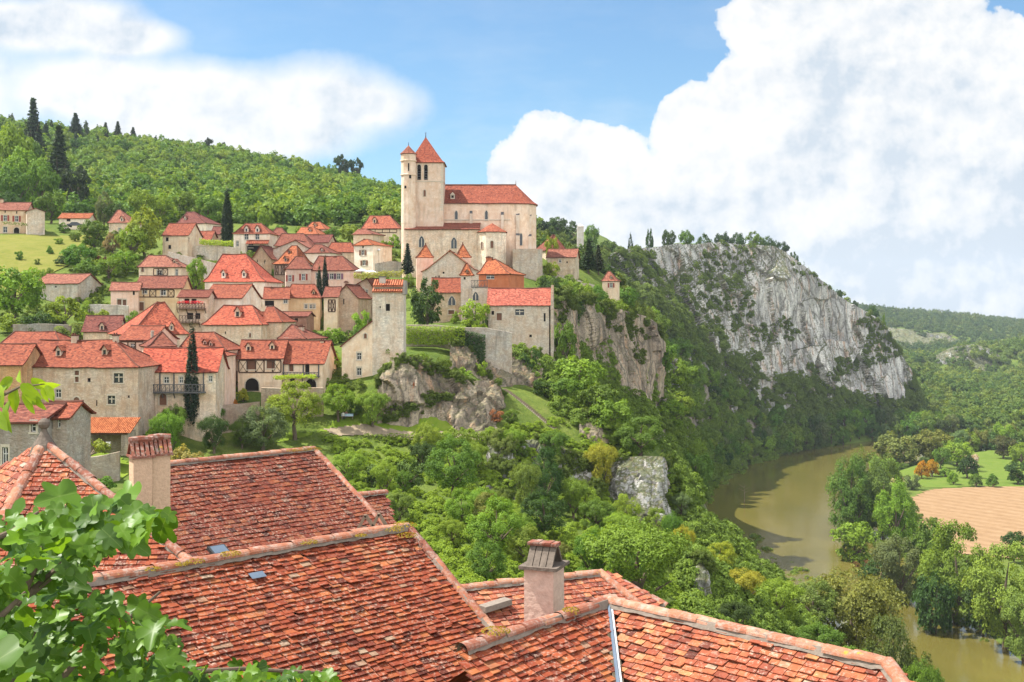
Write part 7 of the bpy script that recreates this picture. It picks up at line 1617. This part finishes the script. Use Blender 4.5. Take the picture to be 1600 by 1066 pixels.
wall_run('big grey retaining wall covered by hanging ivy below the flat stone tower', [(722,512,560,213),(760,512,560,213),(800,520,560,214)], color=(.46,.42,.37))
wall_run('pale dry stone wall left of the pink lean-to cottage', [(137,476,492,238),(170,476,494,237),(200,478,492,237)], color=(.60,.56,.50))
wall_run('shaded rubble wall between the stone barn and the dormered red roofs', [(20,507,520,214),(70,506,520,213),(110,508,518,213)], color=(.32,.30,.27))
wall_run('low garden wall left of the tiled shed steps', [(120,718,738,148),(160,712,735,150),(186,706,720,152)], color=(.42,.37,.30))
wall_run('garden wall with steps in front of the half timbered house', [(340,634,652,176),(368,632,640,178),(405,628,634,182)], color=(.40,.32,.26))
wall_run('low wall beside the veranda cottage garden', [(408,606,614,186),(440,607,614,186),(505,606,612,187)], color=(.50,.42,.32))
wall_run('old wall on the hillside left of the cream church side house', [(848,426,440,300),(880,430,445,302),(930,446,458,308)], color=(.48,.43,.36))
wall_run('terrace wall of the cafe below the red maple', [(586,412,428,288),(610,408,428,288),(628,410,430,288)], color=(.45,.40,.34))
# hedge, ivy curtains, vine arbours
def leafbox(name, label, cat, boxes, color, leaf=.16, dens=26):
    c = Vector(P(*boxes[0][0])); Cc, Oo = [], []
    for (a, b, h, dy) in boxes:
        A = Vector(P(*a)); B = Vector(P(*b)); n = int(dens*max(1, (B-A).length)*max(h, .5)*1.6)
        for _ in range(n):
            t = rnd.random(); z = rnd.random(); y = rnd.uniform(-dy, dy); p = A.lerp(B, t)+Vector((rnd.gauss(0,.06), y, h*z+rnd.gauss(0,.06)+.25*noise.noise(A.lerp(B,t)*.8))); Cc.append(tuple(p-c)); Oo.append((rnd.gauss(0,.3), -.8 if y < 0 else .2, .9 if z > .75 else .25))
    V, Q, Tn = leafcloud(np.array(Cc), np.array(Oo), leaf); Tn = np.clip(Tn+.15, 0, 1); o = link(name, arr_mesh(name, V, Q, M['leaf'], {'tint': Tn}), None, c, color); return tag(o, label, cat)
leafbox('hedge', 'thick clipped hedge topping the wall right of the slim tower house', 'hedge', [((632,538,212.6),(726,538,212.2),3.2,.7)], (.19,.27,.022), .2, 80)
leafbox('ivy', 'dark ivy curtain hanging down the big grey retaining wall', 'ivy', [((712,558,212.4),(758,570,212),5.2,.45)], (.05,.09,.03), .24, 60)
leafbox('vine_arbour', 'bright vine arbour on the upper terrace left of the tall cypress', 'arbour', [((313,382,300),(364,385,300),1.3,1.0)], (.26,.34,.026), .24, 60)
leafbox('vine_arbour', 'bright vine arbour over the veranda cottage arches', 'arbour', [((428,593,186),(494,591,186),.6,1.0)], (.26,.34,.026), .2, 90)
leafbox('vine_arbour', 'flowering creeper roof above the cafe terrace right of the tall white house', 'arbour', [((553,436,250),(630,431,252),1.2,1.4)], (.24,.24,.05), .24, 50)
leafbox('ivy', 'row of creeper along the front of the cream house with red shutters', 'ivy', [((4,350,329),(42,353,329),.7,.3)], (.10,.16,.02), .3, 14)
leafbox('ivy', 'ivy trailing over the long garden retaining wall', 'ivy', [((560,699,183),(760,694,184.5),2.0,.5)], (.14,.20,.024), .2, 45)
# grassy meadow, lawn, garden path, ploughed field, riverside lawn
def m_grass(name, stops):
    n = NT(name); p = n.geo(); v = n.math('ADD', n.math('MULTIPLY', n.noise(p, .25, 7, .75), .6), n.math('MULTIPLY', n.noise(p, 1.2, 6, .8), .5))
    n.bsdf(n.ramp(v, stops), .95, n.bump(n.noise(p, 3, 5, .8), .5, .15), .1); return n.mat
MEAD = m_grass('sunny_meadow_grass', [(.32, (.062,.085,.014)), (.5, (.13,.14,.022)), (.7, (.19,.165,.042))]); LAWN = m_grass('lawn_grass', [(.3, (.060,.11,.010)), (.5, (.125,.195,.016)), (.7, (.18,.22,.03))])
def polyg(px): return [tuple(Pg(a, b, c)) for a, b, c in px]
drape('meadow', [(-130,330),(-118,335),(-112,316),(-106,300),(-104,275),(-103,258),(-118,250),(-150,258),(-160,320)], MEAD, .18, 1.5)
drape('lawn', [(-36,176),(-25,189),(-12,189.5),(0,191.5),(8,196),(10,190),(0,186.6),(-18,184.6),(-28,183.6),(-38,181)], LAWN, .1, .5)
RLAWN = m_grass('riverside_grass', [(.3, (.055,.095,.014)), (.5, (.09,.14,.018)), (.7, (.13,.16,.03))])
drape('lawn', [(168,560),(178,640),(230,700),(300,700),(320,600),(262,545),(220,548),(190,545)], RLAWN, .15, 3.0)
drape('lawn', [(-64,160),(-56,164),(-49,160),(-50,152),(-60,150)], LAWN, .1, 1.0)
drape('ploughed_field', [(150,398),(150,440),(158,480),(172,515),(190,540),(222,548),(262,545),(320,540),(330,420),(300,345),(246,355),(205,368)], M['field'], .3, 2.5)
drape('garden_path', [(-27,182.6),(-14,184.6),(-2,187.5),(2,190),(0,190.6),(-12,187.0),(-24,185.4),(-29,184)], M['path'], .16, .3)
#drape('stair_path', [(5,194),(9,197),(9.5,203),(6,203),(4,198)], M['path'], .16, .35)
# garden stairs climbing to the upper right of the outcrop
sa, sb = Vector(P(872, 655, 199)), Vector(P(785, 600, 204)); st = empty('garden_stairs', sa, 0, 'long flight of log steps climbing beside the rock outcrop', 'stairs'); n = 34
for i in range(n):
    p = sa.lerp(sb, i/n); p.z = terr(p.x, p.y)+.1; p -= sa; b = MB(); b.box(-.55, .55, -.15, .17, -.6, -.02, 0); b.box(-.6, .6, -.19, -.15, -.6, .03, 1); me = b.mesh('step', [M['frame'], M['barkpale']])
    o = link('step', me, st, p); o.rotation_euler = (0, 0, 1.077+rnd.gauss(0,.04))
# tiled shed with open front
sh = empty('shed', P(175, 700, 157), 0, 'open fronted shed with a terracotta channel tile roof and white chair inside', 'shed'); o = Vector(sh.location); X = lambda px: (px-800)*157/F-o.x; Z = lambda py, D=157: (HZ-py)*D/F-o.z
zb = Z(712)
b = MB(); b.box(X(140), X(141.5), 0, 3.4, zb, Z(676)); b.box(X(190), X(200), -.2, 3.4, zb, Z(676)); b.box(X(141.5), X(190), 3.2, 3.4, zb, Z(672)); b.build('wall', M['stone'], sh, color=(.42,.36,.29))
b = MB(); x0, x1 = X(118), X(206); n = 30
for i in range(n):
    a = x0+(x1-x0)*i/n; w = (x1-x0)/n; prev = None
    for kq in range(7):
        th = math.pi*kq/6; xx = a+w/2-w/2*math.cos(th); hh = .12*math.sin(th); cur = [(xx,-.6,Z(677)+hh),(xx,3.9,Z(653,161)+hh)]
        if prev: b.add([prev[0],cur[0],cur[1],prev[1]], [(0,1,2,3)], 0, [(i*.34+.34*(kq-1)/6,0),(i*.34+.34*kq/6,0),(i*.34+.34*kq/6,4.6),(i*.34+.34*(kq-1)/6,4.6)])
        prev = cur
b.build('roof', M['canal'], sh, color=(.40,.125,.048))
b = MB(); b.box(X(140), X(200), -.3, -.1, Z(679), Z(676.6)); b.build('beam', M['timber'], sh)
def chair(x, y, z, label, yaw=0.3, grp='white plastic garden chairs', mat='whitewood', s=1.0):
    r = empty('garden_chair', (x, y, z), yaw, label, 'chair', grp); b = MB(); b.box(-.26,.26,-.25,.25,.42,.46); b.build('seat', M[mat], r); b = MB(); b.bar((-.24,.24,.46),(-.26,.34,.92),.05); b.bar((.24,.24,.46),(.26,.34,.92),.05); b.box(-.24,.24,.27,.30,.55,.9); b.build('backrest', M[mat], r)
    for sx in (-.22,.22):
        for sy in (-.2,.2): b = MB(); b.bar((sx,sy,0),(sx,sy,.42),.05); b.build('leg', M[mat], r)
    return r
q = Vector(P(169, 698, 156)); chair(q.x, q.y, max(terr(q.x,q.y)+.12, q.z-.3), 'white plastic chair standing inside the tiled shed')
q = Vector(P(349, 688, 178)); chair(q.x, q.y, terr(q.x,q.y)+.1, 'white plastic chair by the steps, left of the pair'); q = Vector(P(356, 687, 178)); chair(q.x, q.y, terr(q.x,q.y)+.1, 'white plastic chair by the steps, right of the pair', 1.2)
# pollard plane tree with knobbly limbs in front of the shed
pt = empty('pollard_tree', P(140, 706, 152), 0, 'pollarded plane tree with crooked arms in front of the shed', 'tree'); o = Vector(pt.location); o.z = terr(o.x, o.y)-.1; pt.location = o
b = MB(); b.tube([(0,0,-.2),(.05,0,1.2),(0,.05,2.6)], [.22,.17,.16], 8); tr = b.build('trunk', M['barkpale'], pt); Cc, Oo = [], []
for i in range(7):
    a = i*.9+.3; e = Vector((math.cos(a)*1.9, math.sin(a)*1.5, 3.5+.3*(i % 3))); b = MB(); b.tube([(0,0,2.5), tuple(e*.55+Vector((0,0,1.1))), tuple(e)], [.12,.09,.11], 6); b.build('limb', M['barkpale'], pt)
    for _ in range(150): d = Vector((rnd.gauss(0,1),rnd.gauss(0,1),rnd.gauss(.3,.8))).normalized(); Cc.append(tuple(e+d*rnd.uniform(.2,.75))); Oo.append(tuple(d))
V, Q, Tn = leafcloud(np.array(Cc), np.array(Oo), .26); link('crown', arr_mesh('crown', V, Q, M['leaf'], {'tint': Tn}), pt, color=(.20,.24,.025))
# people
def person(loc, yaw, pose, top, label, hair='hair', legs='jeans', grp=None):
    """one continuous skinned body; pose 'stand' or 'sit'"""
    root = empty('person', loc, yaw, label, 'person', grp)
    s = -.42 if pose == 'sit' else 0
    J = {'pel': (0,0,.95+s), 'chest': (0,.02,1.28+s), 'neck': (0,.0,1.48+s), 'head': (0,-.02,1.62+s), 'top': (0,-.02,1.74+s)}
    for sg, n in ((-1,'l'),(1,'r')):
        J['sh'+n] = (.19*sg,.02,1.42+s); J['el'+n] = (.26*sg,-.06,1.15+s); J['ha'+n] = (.22*sg,-.30 if pose == 'sit' else -.12,1.02+s if pose == 'sit' else .90); J['hip'+n] = (.1*sg,0,.90+s)
        J['kn'+n] = (.12*sg,-.45,.92+s) if pose == 'sit' else (.11*sg,-.03,.50); J['an'+n] = (.12*sg,-.46,.08) if pose == 'sit' else (.11*sg,.0,.08); J['toe'+n] = (.12*sg,J['an'+n][1]-.17,.04)
    E = [('pel','chest'),('chest','neck'),('neck','head'),('head','top')]
    for n in 'lr': E += [('chest','sh'+n),('sh'+n,'el'+n),('el'+n,'ha'+n),('pel','hip'+n),('hip'+n,'kn'+n),('kn'+n,'an'+n),('an'+n,'toe'+n)]
    rad = dict(pel=.15,chest=.16,neck=.06,head=.10,top=.07); rs = dict(sh=.075,el=.05,ha=.04,hip=.10,kn=.07,an=.045,toe=.04)
    ks = list(J); me = bpy.data.meshes.new('body'); me.from_pydata([J[k] for k in ks], [(ks.index(a), ks.index(b)) for a, b in E], []); ob = link('body', me, root)
    md = ob.modifiers.new('skin', 'SKIN'); sk = me.skin_vertices[0].data
    for i, k_ in enumerate(ks): r_ = rad.get(k_) or rs[k_[:-1]]; sk[i].radius = (r_, r_); 
    sk[0].use_root = True
    ob.modifiers.new('smooth', 'SUBSURF').render_levels = 1
    n = NT('clothed_'+top); z = n.n('ShaderNodeSeparateXYZ', {0: n.obj()}).outputs[2]; tc = {'white': (.7,.68,.66), 'red': (.45,.06,.06), 'blue': (.1,.18,.4), 'pink': (.6,.25,.25)}[top]
    c = n.mix(n.math('GREATER_THAN', z, .96+s), (.06,.07,.11), tc); c = n.mix(n.math('GREATER_THAN', z, 1.47+s), c, (.5,.3,.22)); n.bsdf(c, .9); me.materials.append(n.mat)
    hm = MB(); hm.lathe([(.095,1.58+s),(.118,1.64+s),(.112,1.71+s),(.07,1.765+s),(.005,1.78+s)], 12, (0,.015)); hm.build('hair', M[hair], root)
    return root
def gz(px, py, D): q = P(px, py, D); return (q[0], q[1], terr(q[0], q[1])+.1)
tb = gz(543, 678, 186.5); t = empty('picnic_table', tb, .1, 'picnic table with pale blue cloth on the lawn terrace', 'table'); b = MB(); b.box(-1.0,1.0,-.4,.4,.72,.76); b.build('tabletop', M['barkpale'], t)
for sx in (-.8,.8):
    for sy in (-.3,.3): b = MB(); b.bar((sx,sy,0),(sx,sy,.72),.08); b.build('leg', M['barkpale'], t)
for sy in (-.75,.75): b = MB(); b.box(-1.0,1.0,sy-.14,sy+.14,.40,.45); b.bar((-.8,sy,0),(-.8,sy,.40),.08); b.bar((.8,sy,0),(.8,sy,.40),.08); b.build('bench_seat', M['barkpale'], t)
b = MB(); b.box(-.9,.95,-.45,.45,.765,.78); b.box(-.9,.95,-.455,-.44,.45,.78); tag(b.build('tablecloth', M['bluecloth'], None, tb), 'pale blue cloth lying on the picnic table', 'tablecloth')
person((tb[0]-.55, tb[1]-.75, tb[2]-.04), math.pi, 'sit', 'white', 'person in white sitting at the near side of the picnic table')
person((tb[0]-.3, tb[1]+.75, tb[2]-.04), 0, 'sit', 'pink', 'person in pink sitting behind the picnic table')
person((tb[0]-1.5, tb[1]-.1, tb[2]), 1.2, 'stand', 'white', 'person in white standing at the left end of the picnic table')
bb = gz(601, 676, 187.5); r_ = empty('bench', bb, 0, 'small wooden bench on the lawn edge right of the picnic table', 'bench'); b = MB(); b.box(-.8,.8,-.2,.2,.42,.48); b.build('seat', M['barkpale'], r_)
for sx in (-.6,.6): b = MB(); b.box(sx-.06,sx+.06,-.18,.18,-.1,.42); b.build('leg', M['barkpale'], r_)
zt = P(0, 419, 289)[2]
for px, tp, lb in [(599,'white','cafe guest in white on the terrace beside the red maple'),(612,'red','cafe guest in red on the terrace near the church turret'),(617,'pink','cafe guest in pink closest to the church turret')]:
    q = P(px, 418, 289); person((q[0], q[1]+.6, terr(q[0], q[1])+.0 if terr(q[0],q[1]) > zt-.6 else zt-.2), rnd.uniform(-1,1), 'stand', tp, lb, grp='guests on the cafe terrace')
def parasol(px, py, D, w, label):
    q = P(px, py, D); zg = terr(q[0], q[1]); r = empty('parasol', (q[0], q[1], zg), 0, label, 'parasol', 'white parasols of the cafe terrace'); h = max(2.6, q[2]-zg); b = MB(); b.tube([(0,0,-.1),(0,0,h+.1)], [.04,.03], 6); b.build('pole', M['timbergrey'], r)
    b = MB(); n = 8; R0 = w*D/F/2; pts = [(R0*math.cos(2*math.pi*i/n), R0*math.sin(2*math.pi*i/n), h-.55) for i in range(n)]
    for i in range(n): b.add([pts[i], pts[(i+1)%n], (0,0,h)], [(0,1,2)])
    o = b.build('canopy', M['cloth'], r); md = o.modifiers.new('t','SOLIDIFY'); md.thickness = .03
parasol(565, 420, 262, 22, 'white parasol at the left on the cafe terrace'); parasol(580, 422, 258, 22, 'white parasol at the right on the cafe terrace'); parasol(592, 388, 300, 6, 'closed looking small white parasol above the red maple')
# white tower on the plateau
tw = empty('white_tower', P(907, 372, 560), 0, 'small white square tower on the plateau skyline right of the church', 'tower'); s = 560/F; b = MB(); b.box(-5*s, 5*s, 0, 10*s, -6, 18*s); b.build('wall', M['render'], tw, color=(.62,.60,.56)); b = MB(); b.add([(-5.5*s,-.3,18*s),(5.5*s,-.3,18*s),(5.5*s,10*s,18*s),(-5.5*s,10*s,18*s),(0,5*s,23*s)], [(0,1,4),(1,2,4),(2,3,4),(3,0,4)]); b.build('roof', M['render'], tw, color=(.55,.53,.50))
# parked car
q = P(117, 353, 338); cr = empty('parked_car', (q[0], q[1], max(q[2]-.4, terr(q[0],q[1]))), .15, 'dark car parked before the low white house with orange roof', 'car'); b = MB()
prof = [(-2.0,.45),(-2.05,.85),(-1.3,.95),(-.75,1.42),(.75,1.44),(1.35,1.0),(2.0,.88),(2.05,.45)]
b.add([(x,-.82,z) for x,z in prof]+[(x,.82,z) for x,z in prof], [tuple(range(8)), tuple(range(15,7,-1))]+[(i,8+i,8+(i+1)%8,(i+1)%8) for i in range(8)]); bd = b.build('body', M['carpaint'], cr); b = MB(); b.add([(-1.1,-.83,.98),(1.15,-.83,1.0),(.68,-.83,1.36),(-.7,-.83,1.35)], [(0,1,2,3)]); b.build('side_window', M['glass'], cr)
for x in (-1.25, 1.25):
    for y in (-.8, .8): b = MB(); b.tube([(x,y-.1,.32),(x,y+.1,.32)], [.32,.32], 14); w_ = b.build('wheel', M['rubber'], cr)
# driftwood branches at the water's edge, bare dead trees
def snag(px, py, D, h, label, n=9, lying=False):
    q = Vector(P(px, py, D)); q.z = max(terr(q.x, q.y), RIVW) ; b = MB(); 
    if not lying: b.tube([(0,0,-.5),(.1,0,h*.5),(-.1,0,h)], [.18,.1,.03], 5)
    for i in range(n):
        z = h*rnd.uniform(.2,.9) if not lying else rnd.uniform(0,.6); a = rnd.uniform(0,6.28); l = h*rnd.uniform(.2,.4) if not lying else rnd.uniform(2,5); p0 = Vector((0,0,z)) if not lying else Vector((rnd.uniform(-5,5),rnd.uniform(-1,1),z)); b.tube([tuple(p0), tuple(p0+Vector((math.cos(a)*l, math.sin(a)*l*.5, (l*.5 if not lying else rnd.uniform(-.2,.6)))))], [.09,.02], 4)
    tag(b.build('dead_tree' if not lying else 'driftwood', M['barkpale'], None, q), label, 'dead tree' if not lying else 'driftwood')
snag(1082, 735, 420, 13, 'bare dead tree trunk above the near river bank'); snag(1163, 690, 520, 8, 'pale bare dead tree in the shaded bank row'); snag(1470, 972, 330, 2, 'tangle of pale driftwood branches at the water edge', 16, True)
# parapet like posts of the lawn
for i, (px, py) in enumerate([(598,664),(615,662),(860,640),(785,655)]):
    q = P(px, py, 190); b = MB(); b.box(-.25,.25,-.2,.2,-.3,.7); tag(b.build('stone_block', M['stone'], None, (q[0],q[1],terr(q[0],q[1])), (.5,.45,.38)), ['short stone block at the left foot of the outcrop','short stone block just right of the bench','stone block beside the lower log steps','stone block at the right foot of the outcrop'][i], 'stone block')
# ------------------------------------------------------------------ camera, sun, sky with clouds
cam = bpy.data.objects.new('camera', bpy.data.cameras.new('camera')); COL.objects.link(cam); SC.camera = cam
cam.location = (0, 0, 0); cam.rotation_euler = (R(90), 0, 0); cam.data.sensor_width = 36; cam.data.lens = F/1600*36; cam.data.shift_y = -(533-HZ)/1600; cam.data.clip_end = 20000; cam.data.clip_start = .1
EL, AZ = 59.0, -80.0     # sun elevation; azimuth from straight ahead, negative = left
sl = bpy.data.lights.new('sun', 'SUN'); sl.energy = 4.9; sl.angle = R(.5); sl.color = (1.0, .955, .88); so = bpy.data.objects.new('sun', sl); COL.objects.link(so)
sd = Vector((math.sin(R(AZ))*math.cos(R(EL)), math.cos(R(AZ))*math.cos(R(EL)), math.sin(R(EL)))); so.rotation_euler = sd.to_track_quat('Z', 'Y').to_euler(); so.location = sd*100
w = bpy.data.worlds.new('World'); SC.world = w; w.use_nodes = True; nt = w.node_tree; nt.nodes.clear()
class WN(NT):
    def __init__(s): s.t = nt; s.out = s.n('ShaderNodeOutputWorld')
n = WN()
sky = n.n('ShaderNodeTexSky', sky_type='NISHITA'); sky.sun_disc = False; sky.sun_elevation = R(EL); sky.sun_rotation = R(AZ); sky.altitude = 100; sky.air_density = 1.0; sky.dust_density = .6; sky.ozone_density = 2.5
bg = n.n('ShaderNodeBackground', {'Color': n.mix(1.0, sky.outputs[0], (.78,1.01,1.10), 'MULTIPLY'), 'Strength': .07})
dirv = n.n('ShaderNodeTexCoord').outputs['Generated']; sp = n.n('ShaderNodeSeparateXYZ', {0: dirv})
# direction -> slopes (side, up) against straight ahead, clouds drawn as cumulus heaps in the sky vault
ysafe = n.math('MAXIMUM', sp.outputs[1], .02)
uu = n.math('DIVIDE', sp.outputs[0], ysafe); vv = n.math('DIVIDE', sp.outputs[2], ysafe)
pos = n.n('ShaderNodeCombineXYZ', {0: uu, 1: vv, 2: 0.0}).outputs[0]
def fb(scale, detail=8, rough=.6, off=0.0, sc=(1,1,1), d=(0,0)): return n.noise(n.n('ShaderNodeMapping', {'Vector': pos, 'Location': (off+d[0], off*.7+d[1], off*.3), 'Scale': sc}).outputs[0], scale, detail, rough)
def heap(blobs, amp, nf):
    acc = None
    for (px, py, rx, ry) in blobs:
        dx = n.math('DIVIDE', n.math('SUBTRACT', uu, (px-800)/F), rx/F); dy = n.math('DIVIDE', n.math('SUBTRACT', vv, (HZ-py)/F), ry/F)
        d = n.math('SUBTRACT', 1.0, n.math('SQRT', n.math('ADD', n.math('MULTIPLY', dx, dx), n.math('MULTIPLY', dy, dy))))
        acc = d if acc is None else n.n('ShaderNodeMath', {0: acc, 1: d, 2: .25}, operation='SMOOTH_MAX').outputs[0]
    return n.math('ADD', acc, n.math('MULTIPLY', n.math('SUBTRACT', nf, .5), amp))
bil = n.math('SUBTRACT', 1.0, n.vor(n.n('ShaderNodeVectorMath', {0: pos, 1: n.n('ShaderNodeVectorMath', {0: n.n('ShaderNodeTexNoise', {'Vector': pos, 'Scale': 14.0, 'Detail': 4.0}).outputs['Color'], 1: (.06,.06,0)}, operation='MULTIPLY').outputs[0]}, operation='ADD').outputs[0], 17.0, 'SMOOTH_F1'))
nfC = n.math('ADD', n.math('ADD', n.math('MULTIPLY', fb(8, 6, .6, 1.3), .45), n.math('MULTIPLY', fb(26, 8, .62, 5.3), .42)), n.math('MULTIPLY', bil, .28))
right = heap([(1165,125,45,35),(1320,75,170,105),(1450,140,200,130),(1600,215,190,130),(1225,40,110,60),(880,265,88,75),(950,235,55,50),(1085,205,62,55),(1200,255,150,125),(1350,270,260,170),(1560,320,220,170),(1290,350,260,120),(1120,350,150,80),(1500,420,260,110),(1700,280,200,200),(900,320,110,60),(1010,345,130,55)], 2.3, nfC)
nfS = fb(5.5, 8, .62, 4.1)
left = heap([(300,150,300,80),(120,140,200,75),(480,160,180,85),(560,165,120,55),(60,40,200,60),(200,60,120,40),(-100,150,200,140),(250,220,260,60),(420,210,200,60)], 1.3, nfS)
wisp = n.math('MULTIPLY', n.ramp(fb(4, 9, .6, 7.7, (1,3,1)), [(.48, 0.0), (.75, .55)]), n.ramp(vv, [(.02, 1.0), (.26, .25)]))
mR = n.ramp(right, [(.04, 0.0), (.10, .75), (.22, 1.0)]); mL = n.ramp(left, [(.0, 0.0), (.5, .95)])
msk = n.math('MAXIMUM', n.math('MAXIMUM', mR, mL), wisp)
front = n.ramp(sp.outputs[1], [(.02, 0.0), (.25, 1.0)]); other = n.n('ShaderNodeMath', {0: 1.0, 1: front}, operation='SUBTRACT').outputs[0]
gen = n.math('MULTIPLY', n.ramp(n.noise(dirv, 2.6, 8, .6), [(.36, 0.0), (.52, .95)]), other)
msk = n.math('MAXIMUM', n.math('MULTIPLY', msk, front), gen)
rel = n.math('SUBTRACT', fb(9, 8, .58, 1.3), fb(9, 8, .58, 1.3, d=(-.016, .020)))
rel2 = n.math('SUBTRACT', fb(24, 6, .6, 2.3), fb(24, 6, .6, 2.3, d=(-.006, .007)))
base = n.math('MULTIPLY', fb(3.2, 5, .55, 6.1), .75)
inner = n.math('ADD', base, n.math('ADD', n.math('MULTIPLY', rel, 1.9), n.math('MULTIPLY', rel2, .9)))
edge_ = n.ramp(n.math('MAXIMUM', right, left), [(.1, .16), (.7, 0.0)])
ccol = n.ramp(n.math('ADD', n.math('ADD', inner, edge_), n.math('MULTIPLY', n.ramp(vv, [(.0, 0.0), (.2, 1.0)]), .14)), [(.20, (.68,.77,.87)), (.35, (.84,.89,.945)), (.49, (.95,.97,.99)), (.64, (1.05,1.05,1.05))])
bgc = n.n('ShaderNodeBackground', {'Color': ccol, 'Strength': n.math('MULTIPLY_ADD', other, .62, .46)})  # unseen clouds outside the view boosted above visible ones, added fill for shaded walls
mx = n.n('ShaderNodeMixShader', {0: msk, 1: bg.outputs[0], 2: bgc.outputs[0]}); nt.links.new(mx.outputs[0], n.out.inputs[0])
SC.view_settings.view_transform = 'Standard'; SC.view_settings.look = 'None'; SC.view_settings.gamma = 1.0; SC.view_settings.exposure = 1.1
SC.cycles.max_bounces = 6; SC.cycles.diffuse_bounces = 3; SC.cycles.transmission_bounces = 3; SC.cycles.caustics_reflective = False; SC.cycles.caustics_refractive = False

# thin summer haze: one closed box of air round the camera and the whole scene
b = MB(); b.box(-940, 2240, -75, 5640, -92, float(GZ.max())+32); hz = NT('haze_air'); pv = hz.n('ShaderNodeVolumePrincipled', {'Color': (.78,.87,.97), 'Density': .00006, 'Anisotropy': .2}); hz.t.links.new(pv.outputs[0], hz.out.inputs['Volume'])
tag(b.build('haze', hz.mat), kind='stuff')
